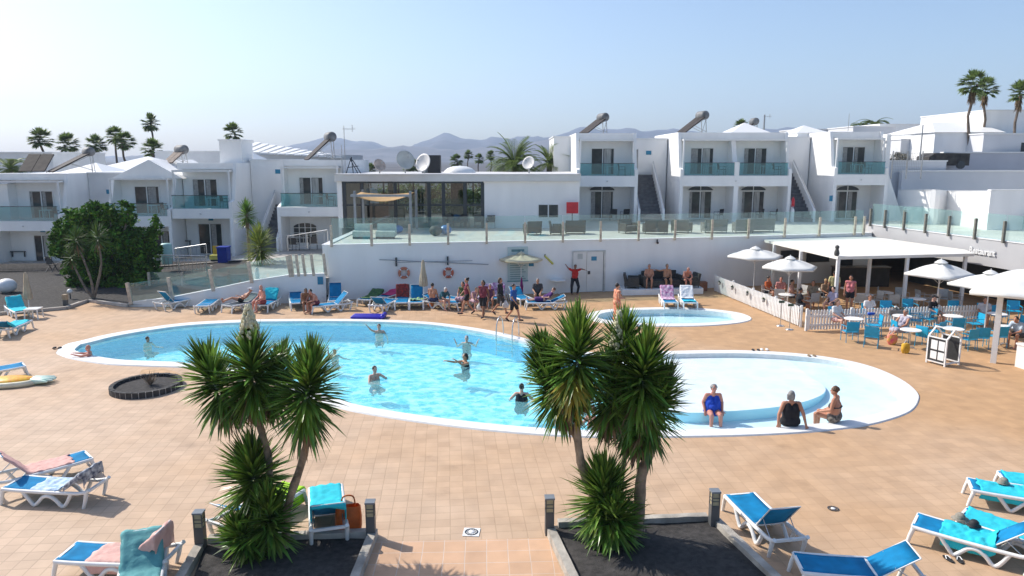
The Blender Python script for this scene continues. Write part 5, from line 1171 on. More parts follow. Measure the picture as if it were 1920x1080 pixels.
# ------------------------------------------------------------------ tables and chairs
M_cyan = mat('blue_chair_paint', (.01,.36,.60), .45, .1, 6); M_rat = mat('dark_rattan', (.06,.058,.055), .7, .3, 18, bump=.6, bscale=90)
M_rug = mat('grey_rattan', (.20,.19,.17), .7, .2, 18, bump=.5, bscale=90)
def chair_proto(m, name='cafe_chair'):
    e = empty(name, (0,0,0))
    for x in (-.24,.24): 
        MB().tube([(x,-.24,0),(x,-.23,.64)], .014, 6).build('leg', m, e)
        MB().tube([(x,.26,0),(x,.22,.42),(x,.27,.86)], .014, 6).build('leg', m, e)
        MB().bar((x,-.25,.645),(x,.24,.655),.035,.02).build('armrest', m, e)
    MB().box(-.23,-.23,.41,.23,.22,.435).build('seat', m, e)
    mb = MB(); mb.add([(-.235,.225,.46),(.235,.225,.46),(.235,.275,.86),(-.235,.275,.86),(-.235,.24,.455),(.235,.24,.455),(.235,.29,.86),(-.235,.29,.86)], [(0,1,2,3),(7,6,5,4),(0,4,5,1),(1,5,6,2),(2,6,7,3),(3,7,4,0)]); mb.build('backrest', m, e)
    return e
def table_proto(r=.38, m=None, mtop=None, H=.73):
    e = empty('round_table', (0,0,0)); MB().lathe([(r-.01,H-.025),(r,H-.02),(r,H),(r-.01,H+.004)], n=28).build('tabletop', mtop or M_wht, e)
    MB().cyl((0,0,.05),(0,0,H-.03),.025,.025,8).build('pedestal', m or M_steel, e)
    mb = MB(); 
    for k in range(4): a = math.pi/2*k+.5; mb.bar((0,0,.06),(math.cos(a)*.27,math.sin(a)*.27,.015),.04,.025)
    mb.build('base', m or M_steel, e); return e
cp_, tp_, wc_ = None, None, None
PR = {}
def put(kind, proto, loc, rz, label, cat, group):
    if kind not in PR: PR[kind] = proto(); o = PR[kind]; o.location = loc; o.rotation_euler.z = rz; tag(o, label, cat, group); return o
    return copy_tree(PR[kind], loc, rz, label, group=group)
def bchair(px, py, face, label): p = G(px, py); return put('bc', lambda: chair_proto(M_cyan), p, R(face), label, 'chair', 'blue chairs on the cafe terrace')
def wchair(px, py, face, label): p = G(px, py); return put('wc', lambda: chair_proto(mat('grey_chair_paint', (.50,.50,.48), .5, .1, 6)), p, R(face), label, 'chair', 'pale chairs under the canopy')
def rtable(px, py, label, z=.73): p = base_under(px, py, z); return put('rt', table_proto, p, 0, label, 'table', 'round white tables of the cafe')
TB = [(1601,597,'white round table with a blue bag beside the woman in white'),(1692,592,'white round table by the fence beside the flower pot'),(1708,618,'white round table beside the lady in grey'),(1788,616,'white round table behind the house-shaped sign'),(1787,592,'white round table right of the man in the dark shirt'),(1870,588,'white round table beyond the huge parasol mast'),(1886,612,'white round table right of the huge parasol mast')]
for a in TB: rtable(*a)
BC = [(1567,612,20,'blue chair under the woman in the white blouse'),(1592,640,180,'blue chair in front of the table with the blue bag'),(1628,606,0,'blue chair between the first two tables, back to the fence'),(1637,628,-100,'blue chair left of the lady in grey, empty'),(1633,650,150,'blue chair nearest the pool, left of the lady'),
      (1662,600,-10,'dark blue chair against the picket fence'),(1705,596,0,'blue chair behind the second table, by the fence'),(1716,618,60,'blue chair left of the man in the dark shirt'),(1738,615,-60,'bright blue chair below the man in the dark shirt'),(1686,640,90,'blue chair holding the lady in grey'),
      (1733,650,120,'blue chair left of the house-shaped sign'),(1753,640,-150,'blue chair just behind the house-shaped sign'),(1788,632,180,'blue chair between two tables right of the sign'),(1791,600,0,'blue chair by the fence beyond the right tables'),(1826,625,-90,'blue chair at the right of the table behind the sign'),
      (1835,652,170,'blue chair nearest the huge parasol mast'),(1812,655,200,'blue chair right of the house-shaped sign'),(1868,650,180,'blue chair right of the mast, nearest'),(1872,610,30,'blue chair right of the mast, middle'),(1900,600,-20,'bright blue chair right of the mast, farthest'),(1846,605,10,'blue chair left of the mast by the fence'),(1905,630,-90,'blue chair beside the person at the right edge')]
for a in BC: bchair(*a)
# under the canopy
WT = [(1622,552,'pale round table left of the canopy middle post'),(1475,552,'dark-topped table under the nearer white parasol'),(1530,542,'pale table inside the canopy near the standing waiter'),(1660,548,'pale round table right of the canopy middle post'),(1720,560,'pale table beneath the square white parasol'),(1590,540,'pale table at the back beneath the canopy')]
for a in WT: o = rtable(*a)
k = 0
NM = ['leftmost','second','third','fourth','fifth','sixth','seventh','eighth','ninth','tenth','eleventh','twelfth','thirteenth','fourteenth','fifteenth','sixteenth','seventeenth','eighteenth']
WC = [(1440,566,30),(1462,572,150),(1500,566,-60),(1520,580,200),(1548,572,0),(1606,582,180),(1640,578,-80),(1655,570,60),(1672,583,170),(1690,572,0),(1706,584,-100),(1728,575,90),(1745,582,190),(1765,575,-30),(1790,578,80)]
for (a, b, c) in WC: wchair(a, b, c, 'pale chair under the canopy, %s from the left' % NM[k]); k += 1
# stack of pale chairs
# terrace furniture: rattan armchairs, sofas
def rattan(w, d, h, m, back=True):
    e = empty('rattan_armchair', (0,0,0)); 
    MB().box(-w/2,-d/2,.12,w/2,d/2,.36).build('seat_base', m, e)
    MB().box(-w/2+.1,-d/2+.02,.362,w/2-.1,d/2-.16,.46).build('cushion', mat('grey_cushion', (.10,.10,.10), .9, .1, 8), e)
    if back: MB().prism([(d/2-.16,.365),(d/2,.365),(d/2+.08,h),(d/2-.04,h)], -w/2, w/2, 'x').build('backrest', m, e)
    for s in (-1,1): MB().box(min(s*w/2,s*(w/2-.1)),-d/2+.01,.364,max(s*w/2,s*(w/2-.1)),d/2-.17,.62).build('armrest', m, e)
    for x in (-w/2+.05,w/2-.05):
        for y in (-d/2+.05,d/2-.05): MB().box(x-.02,y-.02,0,x+.02,y+.02,.12).build('leg', m, e)
    return e
def deckp(px, py): return G(px, py, DECK)
RT = [(998,440,.9,.75,200,'dark rattan armchair left of the red board, by the railing',M_rat),(1042,440,.75,.7,90,'low dark rattan cube seat left of the red board',M_rat),(1078,438,1.2,.8,180,'dark green-black rattan sofa beneath the red board',M_rat),
      (1178,437,1.0,.75,30,'dark rattan armchair left of the stair foot',M_rat),(1228,438,1.4,.8,180,'brown rattan sofa before the stairs',M_rat),(1278,436,1.1,.8,150,'grey rattan armchair right of the stairs',M_rug),(1338,436,1.4,.8,185,'grey rattan sofa before the double flat',M_rug),(1392,436,1.1,.8,180,'grey rattan seat below the double flat divider',M_rug),(1425,434,1.5,.8,180,'long grey rattan sofa at the right end of the terrace',M_rug)]
for i, (px, py, w_, d_, f, lb, m) in enumerate(RT): e = rattan(w_, d_, .82, m); e.location = deckp(px, py); e.rotation_euler.z = R(f); tag(e, lb, 'armchair', 'rattan seats on the terrace')
for i, (px, py, f, lb) in enumerate([(842,428,180,'dark cafe chair against the glass front, left of the row'),(872,428,170,'dark cafe chair second in the row by the glass front'),(897,428,180,'dark cafe chair third in the row by the glass front'),(920,428,190,'dark cafe chair beyond the glass front edge')]):
    put('dc', lambda: chair_proto(mat('black_chair', (.03,.03,.035), .5)), deckp(px, py), R(f), lb, 'chair', 'dark chairs on the terrace')
for i, (px, py, lb) in enumerate([(1150,412,'dark chair in the porch of the first right flat, left'),(1172,412,'dark chair in the porch of the first right flat, right'),(1348,410,'dark chair in the porch of the double flat'),(1450,410,'dark chair in the right porch of the double flat'),(1425,411,'dark chair beside the right arched door')]):
    copy_tree(PR['dc'], F(px, py, DR+.9)*1.0 if False else Vector((FX(px, DR+.9, 390), DR+.9, DECK)), R(180+i*20), lb, group='dark chairs on the terrace')
# balcony furniture
for i, (px, D, z, lb) in enumerate([(1145,DR+.9,6.08,'first right flat balcony'),(1330,DR+.9,6.10,'left balcony of the double flat'),(1432,DR+.9,6.10,'right balcony of the double flat'),(1600,DR+.9,6.19,'rightmost flat balcony'),(600,DL+.9,4.13,'balcony of the flat beside the glass cafe'),(402,DL+.9,4.01,'balcony of the flat right of the bushy tree'),(290,DL+.9,3.52,'balcony of the gabled flat'),(88,DL+.9,3.2,'balcony of the leftmost flat')]):
    t_ = empty('balcony_table', (FX(px,D), D, z), 0, 'small white table on the '+lb, 'table', 'white balcony tables')
    MB().box(-.35,-.3,.66,.35,.3,.69).build('tabletop', M_wht, t_)
    for x in (-.32,.32):
        for y in (-.27,.27): MB().box(x-.02,y-.02,0,x+.02,y+.02,.655).build('leg', M_wht, t_)
    copy_tree(PR['dc'], (FX(px,D)+.75, D+.05, z), R(90), 'dark chair on the '+lb, group='dark chairs on the terrace')
# pouf and beach balls
for i, (px, py, r, m, lb) in enumerate([(817,442,.38,M_rat,'round dark pouf behind the terrace railing'),(836,440,.36,mat('blue_ball', (.03,.18,.50), .3),'shiny blue ball on the terrace behind the railing'),(747,437,.30,mat('blue_ball', (.03,.18,.5)),'small blue tub under the sail shade')]):
    p = deckp(px, py); o = MB().ell((0,0,r*.8), r, r, r*.8, 18, 12).build('ball' if i else 'pouf', m, loc=p); tag(o, lb, 'ball' if i else 'pouf')
for i, (x0, x1, lb) in enumerate([(663,697,'left pale cushioned bench beneath the sail shade'),(706,742,'right pale cushioned bench beneath the sail shade')]):
    p = deckp((x0+x1)/2, 447); w_ = (x1-x0)/FPX*41/2; e = empty('garden_bench', (p.x, p.y, DECK), 0, lb, 'bench', 'pale benches under the sail shade'); m = mat('pale_bench', (.50,.58,.54), .7, .1, 6)
    MB().box(-w_,-.3,.12,w_,.3,.42).build('seat', m, e); MB().box(-w_,.302,.12,w_,.42,.80).build('backrest', m, e); MB().box(-w_,-.29,0,w_,-.2,.118).build('plinth', M_dark, e)
# ------------------------------------------------------------------ picket fences
def picket(a, b, label, h=.92, sp=.135, gates=()):
    a, b = Vector(a), Vector(b); L = (b-a).length; d = (b-a).normalized(); e = empty('picket_fence', a, math.atan2(d.y, d.x), label, 'fence', 'white picket fences')
    mb = MB(); n = int(L/sp)
    for i in range(n):
        x = sp*(i+.5)*L/(n*sp); w_ = .04; pr = [(x-w_,.06),(x+w_,.06),(x+w_,h-.04)]+[(x+w_*math.cos(t), h-.04+w_*math.sin(t)) for t in (.6,1.2,1.57,1.95,2.5)]+[(x-w_,h-.04)]; mb.prism(pr, -.012, .012, 'y')
    mb.build('pickets', M_wht, e)
    mb = MB(); mb.box(0,.013,.22,L,.04,.30); mb.box(0,.013,h-.30,L,.04,h-.22); mb.build('rails', M_wht, e)
    k = max(1, int(L/1.9))
    for i in range(k+1): x = L*i/k; MB().box(x-.045,.0425,0,x+.045,.13,h+.04).build('post', M_wht, e)
    return e
picket(G(1338,546), G(1497,613), 'white picket fence slanting from the wall to the cafe gate')
picket(G(1513,621), G(1838,610), 'white picket fence along the cafe tables')
for i, (px, py) in enumerate([(1353,523),(1377,531),(1405,541),(1436,554)]):
    A, B = G(1338,546), G(1497,613); q = on_line(px, A[:2], B[:2], .65); t_ = empty('hanging_pot', (q[0]-.14, q[1]-.1, .55), 0, 'small hanging flower pot on the slanting fence, '+('farthest','second farthest','second nearest','nearest')[i]+' from the viewer', 'flower pot', 'pots on the slanting fence')
    MB().lathe([(.06,0),(.09,.14),(.085,.14),(.0,.12)], n=12).build('pot', mat('grey_pot', (.32,.30,.28), .8), t_)
    mb = MB()
    for j in range(30): leaf(mb, Vector((0,0,.12)), Vector((random.gauss(0,.6), random.gauss(0,.6), .8)), .14, .03, .8, 2)
    mb.build('plant', mat('pot_plant', (.10,.14,.06), .6, .3, 5, island=.3), t_, norm=False)
p = base_under(1684,578,.9); t_ = empty('flower_planter', (p[0], p[1]+.1, .62), 0, 'grey planter of reddish plants hung on the picket fence', 'planter'); MB().box(-.35,-.12,0,.35,.12,.2).build('box', mat('grey_pot', (.32,.3,.28)), t_)
mb = MB()
for j in range(90): leaf(mb, Vector((random.uniform(-.3,.3),0,.18)), Vector((random.gauss(0,.5), random.gauss(0,.5), .9)), .18, .03, .8, 2)
mb.build('plant', mat('reddish_plant', (.22,.10,.07), .6, .3, 5, col2=(.08,.12,.05), island=.3), t_, norm=False)
# rope stanchions at the gate
for (px, py, lb) in ((1463,611,'left thin metal stand by the cafe gate'),(1480,618,'right thin metal stand by the cafe gate')):
    e = empty('stand', G(px, py), 0, lb, 'stand', 'metal stands at the cafe gate'); MB().cyl((0,0,.02),(0,0,1.05),.018).build('pole', M_steel, e); MB().lathe([(.17,0),(.17,.02),(.03,.04)], n=18).build('base', M_steel, e); MB().box(-.12,-.03,1.03,.12,.03,1.13).build('head', mat('dark_green', (.05,.09,.06), .7), e)
# house-shaped sign stand
e = empty('sign_stand', G(1784,686), R(24), 'white house-shaped frame with black and white boards among the cafe chairs', 'sign'); M_bb = mat('blackboard', (.03,.032,.034), .7, .2, 8)
w_, dd, h, ph = .37, .70, .98, 1.30
def house(y, parent):
    mb = MB(); t = .05
    for s in (-1, 1): mb.bar((s*w_,y,0),(s*w_,y,h),t); mb.bar((s*w_,y,h-.01),(0,y,ph),t)
    mb.bar((-w_,y,.10),(w_,y,.10),t); return mb.build('frame', M_wht, parent)
house(0, e); house(dd, e)
for s in (-1,1):
    for z_ in (.10, h): MB().bar((s*w_,.02,z_),(s*w_,dd-.02,z_),.04).build('crossbar', M_wht, e)
MB().bar((0,.02,ph),(0,dd-.02,ph),.04).build('crossbar', M_wht, e)
MB().box(-w_-.012,.03,.13,-w_+.012,dd-.03,h-.03).build('board', M_bb, e)
b_ = MB().box(w_-.012,.03,.13,w_+.012,dd-.03,h-.03).build('board', M_bb, e)
for (y0,y1,z0,z1) in ((.05,.28,.2,.48),(.33,.57,.2,.48),(.05,.28,.55,.88),(.33,.57,.55,.88)): MB().box(-w_-.02,y0,z0,-w_-.0125,y1,z1).build('poster', M_wht, e)
MB().ell((w_+.02,.32,.42), .006,.10,.10, 10, 6).build('emblem', mat('white_mark',(.6,.62,.62),.6), e)
# white bin/box at the right edge and small litter bin
e = empty('white_cabinet', G(1925,690), R(10), 'white cabinet cut by the right picture edge', 'cabinet'); MB().box(-.25,-.25,0,.25,.25,.80).build('body', M_pvc, e); MB().box(-.28,-.28,.803,.28,.28,.86).build('lid', M_pvc, e)
# ------------------------------------------------------------------ items on the wall
def wallpt(px, py):  # point on the retaining wall face
    best = None; a, b = Vector(A_), Vector(B_); q = on_line(px, A_, B_, 1.5)
    for _ in range(3): z = FZ(py, q[1]); q = on_line(px, A_, B_, z)
    return Vector((q[0], q[1], FZ(py, q[1])))
WA = math.atan2(B_[1]-A_[1], B_[0]-A_[0])
for (px, r, lb, col) in ((758,.37,'pale orange and white lifebuoy, left one on the wall',(.62,.22,.13)),(841,.34,'darker orange lifebuoy, right one on the wall',(.58,.14,.07))):
    q = wallpt(px, 511); e = empty('lifebuoy', (q.x, q.y-.1, q.z), WA, lb, 'lifebuoy', 'lifebuoys on the white wall')
    MB().tube([(math.cos(2*math.pi*k/28)*r*.66, 0, math.sin(2*math.pi*k/28)*r*.66) for k in range(28)], r*.34, 8, True, ry=.07).build('ring', mat('orange_'+str(px), col, .5, .1, 5), e)
    for k in range(4):
        a = math.pi/4+math.pi/2*k; MB().tube([(math.cos(t)*r*.66,-.002,math.sin(t)*r*.66) for t in (a-.12,a,a+.12)], r*.35, 8, ry=.076).build('band', M_wht, e)
q0, q1 = wallpt(712,487), wallpt(916,496); e = empty('rescue_pole', q0, 0, 'long grey rescue poles on brackets across the white wall', 'pole'); d_ = q1-q0
MB().cyl((0,-.12,.02), (d_.x,d_.y-.12,d_.z+.02), .022).build('pole', mat('grey_pole',(.32,.34,.37),.4), e); MB().cyl((.9,-.16,-.12), (d_.x*.85,d_.y*.85-.16,-.14), .018).build('pole', mat('grey_pole',(.32,.34,.37)), e)
for t_ in (.15,.62): MB().box(d_.x*t_-.04,d_.y*t_-.14,-.35,d_.x*t_+.04,d_.y*t_-.01,.1).build('bracket', M_dark, e)
q0, q1 = wallpt(952,463), wallpt(990,526); e = empty('notice_board', (q0.x, q0.y-.03, q1.z), WA, 'tall pale green notice board with lines of text behind the cream parasol', 'sign')
w_, h = (q1-q0).x, q0.z-q1.z; MB().box(0,-.03,0,w_,.02,h).build('board', mat('pale_green_board', (.50,.60,.60), .6, .05, 6), e)
MB().box(-.03,-.036,-.03,w_+.03,-.031,.02).build('trim', mat('teal_trim', (.05,.30,.32), .6), e)
mb = MB(); 
for k in range(11): mb.box(.12,-.036,h*(.06+.065*k),w_-.12-.1*(k%3),-.0315,h*(.06+.065*k)+.035)
mb.build('print', mat('grey_print', (.12,.25,.28), .6), e)
hd = text('INFORMATION', .13, mat('grey_print', (.12,.25,.28)), 'heading', .004, e) if False else MB().box(.2,-.036,h*.86,w_-.2,-.0315,h*.93).build('heading', mat('grey_print', (.12,.25,.28)), e)
q0 = wallpt(996,496); o = MB().box(-.14,-.03,-.09,.14,0,.09).build('wall_sign', M_blueS, loc=(q0.x,q0.y,q0.z)); tag(o, 'tiny blue sign right of the notice board', 'sign')
q0 = wallpt(1032,490); e = empty('yellow_tube', (q0.x-.3,q0.y-.07,q0.z+.3), 0, 'yellow rescue tube hanging slanted on the wall beside the door', 'rescue tube'); MB().cap((0,0,0),(.42,.06,-.42),.05,.06).build('tube', mat('dull_yellow',(.62,.58,.12),.6), e); MB().box(-.03,-.03,-.06,.03,.05,.1).build('hook', M_dark, e)
# double door
qa, qb = wallpt(1072,546), wallpt(1136,469); e = empty('double_door', (qa.x, qa.y-.02, 0), WA, 'white metal double door in the retaining wall', 'door'); w_ = (qb-qa).length if False else math.hypot(qb.x-qa.x, qb.y-qa.y); h = qb.z
M_door = mat('door_paint', (.74,.73,.70), .5, .04, 2)
for (a, b) in ((.06,w_*.42),(w_*.42+.02,w_-.16)): lf = MB().box(a,-.05,.02,b,.02,h-.08).build('door_leaf', M_door, e)
mb = MB(); mb.box(0,-.06,0,.055,.02,h); mb.box(w_-.15,-.06,0,w_-.02,.02,h); mb.box(.055,-.06,h-.075,w_-.15,.02,h); mb.build('frame', mat('door_frame',(.60,.60,.58),.5), e)
MB().box(w_*.46,-.08,1.0,w_*.53,-.051,1.18).build('handle', M_dark, e); MB().box(w_*.56,-.06,1.75,w_*.72,-.052,1.98).build('plaque', M_blueS, e); MB().box(w_*.15,-.06,1.85,w_*.30,-.052,2.15).build('plaque', mat('grey_plaque',(.5,.52,.5),.6), e)
MB().box(w_-.145,-.066,.05,w_-.125,-.061,h-.1).build('seal', M_dark, e)
q = wallpt(1232,453); e = empty('security_camera', (q.x,q.y-.05,q.z), 0, 'small dark lamp fixed at the top of the retaining wall', 'wall lamp'); MB().cyl((0,0,0),(0,-.15,-.05),.05,.07,10).build('head', M_dark, e); MB().box(-.03,-.02,-.02,.03,.05,.12).build('bracket', M_dark, e)
q = G(601,571); o = MB().box(-.14,-.03,0,.14,.01,.40).build('wall_sign', M_blueS); Q = on_line(601, rp[4], rp[5], 1.05); o.location = (Q[0], Q[1]-.02, .92); tag(o, 'small blue sign on the ramp wall end', 'sign')
# pool ladder
a = G(933,634); b = G(966,637); e = empty('pool_ladder', ((a.x+b.x)/2, (a.y+b.y)/2+.1, 0), math.atan2(b.y-a.y, b.x-a.x), 'chrome pool ladder at the far rim of the big pool', 'pool ladder'); w_ = (b-a).length/2*.9
for s in (-1, 1): MB().tube(catmull([(s*w_,.55,.03),(s*w_,.50,.5),(s*w_,.30,.80),(s*w_,.0,.82),(s*w_,-.22,.5),(s*w_,-.25,-.1),(s*w_,-.25,-.7)], 4, closed=False), .024, 8).build('handrail', M_steel, e)
for z_ in (-.25,-.5): MB().box(-w_,-.30,z_,w_,-.2,z_+.03).build('rung', M_steel, e)
# drains
for (px, py, lb, wr) in ((884,998,'square drain grate in the paving above the step',.14),(1562,954,'round drain grate in the paving at the right',.12)):
    e = empty('drain_cover', G(px, py, .005), R(-4), lb, 'drain'); 
    if px < 1000: MB().box(-wr*1.15,-wr*1.15,0,wr*1.15,wr*1.15,.008).build('plate', M_wht, e)
    mb = MB(); mb.lathe([(wr*.95,.009),(wr*.95,.013),(wr*.75,.013),(wr*.75,.009)], n=24, close=False)
    for k in range(12): a = 2*math.pi*k/12; mb.bar((math.cos(a)*wr*.45,math.sin(a)*wr*.45,.012),(math.cos(a)*wr*.7,math.sin(a)*wr*.7,.012),.012,.004)
    mb.build('slots', M_dark, e); MB().lathe([(wr*.4,.009),(wr*.38,.014),(0,.014)], n=16).build('centre', M_wht, e)
# bollard lights at the beds
def bollard(px, py, label, lean=0, H=.78):
    p = G(px, py, .1); e = empty('bollard_light', (p.x, p.y, 0), R(3), label, 'bollard light', 'grey bollard lights at the bed corners'); e.rotation_euler.x = R(lean); w_ = .085; m = mat('anthracite', (.10,.105,.11), .45, .1, 6)
    MB().box(-w_,-w_,0,w_,w_,H-.30).build('post', m, e); MB().box(-w_-.01,-w_-.01,H-.035,w_+.01,w_+.01,H).build('cap', mat('anthracite_top',(.20,.22,.24),.35), e)
    MB().box(-w_+.014,-w_+.014,H-.299,w_-.014,w_-.014,H-.036).build('diffuser', mat('yellowed_acrylic',(.48,.42,.26),.4,.1,6), e)
    mb = MB()
    for x in (-w_,w_-.02):
        for y in (-w_,w_-.02): mb.box(x,y,H-.2995,x+.02,y+.02,H-.0355)
    for z_ in (H-.215,H-.145): 
        for s in (-1,1): mb.box(-w_+.021,s*w_-.01*(s>0)*1.0 if s>0 else -w_,z_,w_-.021,(s*w_) if s>0 else -w_+.01,z_+.014)
        mb.box(-w_,-w_+.021,z_,-w_+.01,w_-.021,z_+.014); mb.box(w_-.01,-w_+.021,z_,w_,w_-.021,z_+.014)
    mb.build('cage', m, e); return e
bollard(377,1022,'bollard light at the left corner of the left bed'); bollard(696,1001,'bollard light beside the orange bag'); bollard(1030,992,'bollard light at the left corner of the right bed'); bollard(1338,979,'bollard light at the right corner of the right bed'); 
# timbers
def beam(a, b, label, w=.17, h=.16): 
    A, B = G(*a), G(*b); mb = MB(); L = (B-A).length; d = (B-A).normalized(); n = 14; s = Vector((-d.y, d.x, 0))*w/2; vs = []
    for i in range(n+1):
        c = A+d*L*i/n; j = lambda k: .012*noise.noise((i*.7, k*3.1, a[0]))
        vs += [c-s+Vector((0,0,-.02)), c+s+Vector((0,0,-.02)), c+s*(.93+j(1))+Vector((0,0,h+j(2))), c-s*(.93+j(3))+Vector((0,0,h+j(4)))]
    mb.add(vs, [(i*4+k, (i+1)*4+k, (i+1)*4+(k+1)%4, i*4+(k+1)%4) for i in range(n) for k in range(4)]+[(0,1,2,3),(n*4+3,n*4+2,n*4+1,n*4)]); o = mb.build('timber_edging', M_wood); return tag(o, label, 'edging', 'timber edging of the beds')
beam((392,1020),(690,1008),'timber edging along the far side of the left bed'); beam((701,1005),(664,1100),'timber edging on the right side of the left bed, by the steps'); beam((377,1030),(330,1110),'timber edging on the left side of the left bed')
beam((1046,990),(1325,978),'timber edging along the far side of the right bed'); beam((1029,995),(1078,1100),'timber edging on the left side of the right bed, by the steps'); beam((1342,985),(1460,1100),'timber edging on the right side of the right bed')
# orange bag, hats, flip-flops, floats
def blob(name, px, py, z, rx, ry, rz_, m, label, cat, seed=0, rough=.25, cut=None):
    p = G(px, py, z); mb = MB(); mb.ell((0,0,0), rx, ry, rz_, 20, 14); mb.v = [tuple(Vector(v)*(1+rough*noise.noise((v[0]*6+seed, v[1]*6, v[2]*6)))) for v in mb.v]
    o = mb.build(name, m, loc=(p.x, p.y, z)); return tag(o, label, cat)
p = G(655,999); e = empty('shopping_bag', (p.x, p.y, 0), R(12), 'bright orange bag hanging at the turquoise-covered lounger', 'bag'); e.scale = (1.35,1.35,1.35); mb = MB(); n = 8; vs = []
for (w_, d_, z_) in ((.15,.08,.0),(.19,.11,.08),(.19,.10,.25),(.17,.06,.42)):
    for k in range(16): a = 2*math.pi*k/16; ca, sa = math.cos(a), math.sin(a); f = 1+.12*noise.noise((k*.8, z_*9, 2)); vs.append((math.copysign(abs(ca)**.5, ca)*w_*f, math.copysign(abs(sa)**.5, sa)*d_*f, z_+.03*noise.noise((k*.9, z_, 5))))
mb.add(vs, [(i*16+k, i*16+(k+1)%16, (i+1)*16+(k+1)%16, (i+1)*16+k) for i in range(3) for k in range(16)]+[tuple(range(15,-1,-1))], True); mb.build('bag_body', mat('orange_bag',(.62,.12,.012),.55,.2,8,bump=.5,bscale=12), e)
MB().tube(catmull([(-.1,0,.40),(-.07,0,.56),(.07,0,.56),(.1,0,.40)], 4, closed=False), .012, 6).build('handle', mat('orange_bag',(.62,.12,.012)), e)
def hat(px, py, z, m, label, brim=.16):
    p = G(px, py, z); e = empty('hat', (p.x, p.y, z), 0, label, 'hat'); MB().lathe([(.0,.11),(.05,.105),(.085,.07),(.095,.01)], n=18).build('crown', m, e); MB().lathe([(.095,.012),(brim,.0),(brim,-.006),(.09,.0)], n=20, sy=.85).build('brim', m, e)
hat(1800,972,.42,mat('grey_straw',(.30,.27,.22),.9,.2,20),'grey straw hat on the foot of the bottom-right lounger'); hat(1826,985,.43,mat('black_cap',(.015,.015,.02),.7),'black cap on the turquoise towel, bottom right',.13); hat(1881,905,.42,mat('grey_straw',(.3,.27,.22)),'grey cap on the farther right-edge lounger',.13)
for (px, py, f, lb) in ((1778,1049,10,'left black flip-flop beside the bottom-right lounger'),(1799,1051,-10,'right black flip-flop beside the bottom-right lounger')):
    e = empty('flip_flop', G(px, py, .004), R(f), lb, 'flip-flop', 'pair of black flip-flops'); MB().lathe([(.055,0),(.06,.01),(.055,.022)], n=20, sy=2.3, sx=.9).build('sole', mat('black_rubber',(.02,.02,.022),.7), e); MB().tube([(-.045,-.01,.02),(-.02,.05,.05),(0,.08,.03),(.02,.05,.05),(.045,-.01,.02)], .009, 6).build('strap', M_wht, e)
for (px, py, m_, lb, ct) in ((1417,657,'black_rubber','black sandals on the far rim of the shallow lobe','sandals'),(1433,656,'white_plastic','white sandals on the far rim of the shallow lobe','sandals'),(107,653,'black_rubber','dark sandals at the left tip of the pool','sandals'),(1522,668,'reddish_plant','reddish slippers beside the shallow lobe','slippers')):
    e = empty('sandals', G(px, py, .03), 0, lb, ct)
    for s in (-.1,.1): MB().lathe([(.05,0),(.055,.02),(.04,.05)], n=12, sy=2.2).build('sandal', MATS[m_], e, loc=(s,0,0))
# pineapple float
p = G(18,722); e = empty('inflatable_float', (p.x, p.y, .10), R(12), 'yellow pineapple inflatable with pale green leaves at the left edge', 'pool float')
MB().ell((0,0,.03), .80, .40, .17, 26, 10).build('body', mat('float_yellow',(.82,.55,.03),.35,.1,9,col2=(.80,.28,.02)), e); MB().tube([(math.cos(t)*.82, math.sin(t)*.40, -.01) for t in [2*math.pi*k/30 for k in range(30)]], .10, 8, True).build('rim', mat('float_cream',(.80,.74,.55),.35), e)
mb = MB()
for k in range(5): a = R(-40+20*k); mb.cap((.75,.1*(k-2)*.6,.02),(.75+math.cos(a)*.6,math.sin(a)*.5,.03),.12,.03)
mb.build('leaf', mat('float_green',(.45,.75,.62),.35,.1,6,col2=(.75,.80,.70)), e)
# purple lilo
p = G(691,596); e = empty('air_mattress', (p.x, p.y, .07), R(-3), 'deep blue inflatable mattress lying on the far pool rim', 'air mattress'); mb = MB()
for k in range(5): mb.cap((-.7,-.28+.14*k,.0),(.62,-.28+.14*k,.0),.075,.075)
mb.build('mattress', mat('royal_blue_vinyl',(.03,.02,.42),.3,.1,5), e); MB().cap((.72,-.28,.06),(.72,.28,.06),.11,.11).build('pillow', mat('royal_blue_vinyl',(.03,.02,.42)), e)
o = MB().ell((0,0,.15),.16,.16,.16,18,12).build('ball', mat('orange_ball',(.80,.22,.03),.4), loc=G(808,577)); tag(o, 'orange beach ball beside the closed parasol', 'ball')
# sofa corner on a low plinth
P4 = [G(1168,555), G(1320,552), G(1316,540), G(1172,542)]; zc = [(p.x,p.y) for p in (P4[0],P4[1])]; yb = on_line(1240, A_, B_, 0)[1]
x0, x1 = P4[0].x, G(1320,552).x; y0 = G(1240,554).y; o = slab('plinth', [(x0,y0),(x1,y0+.5),(x1,y0+1.6),(x0,y0+1.35)], -.02, .30, M_white); tag(o, 'low white plinth under the sofa corner', 'plinth')
sf = empty('sofa', (G(1248,545,.3).x, y0+1.0, .30), WA, 'long black rattan sofa against the white wall', 'sofa'); MB().box(-1.0,-.38,.1,1.0,.38,.40).build('seat', M_rat, sf); MB().box(-1.0,.382,.1,1.0,.50,.85).build('backrest', M_rat, sf)
for s in (-1,1): MB().box(min(s*1.0,s*1.15),-.38,.1,max(s*1.002,s*1.15),.5,.65).build('armrest', M_rat, sf)
for px, f, lb in ((1188,80,'black rattan armchair at the left end of the plinth'),(1300,-80,'black rattan armchair at the right end of the plinth')):
    e = rattan(.85,.8,.78,M_rat); q = G(px,543,.3); e.location = (q.x, y0+(.75 if px<1250 else 1.0), .3); e.rotation_euler.z = R(f); tag(e, lb, 'armchair')
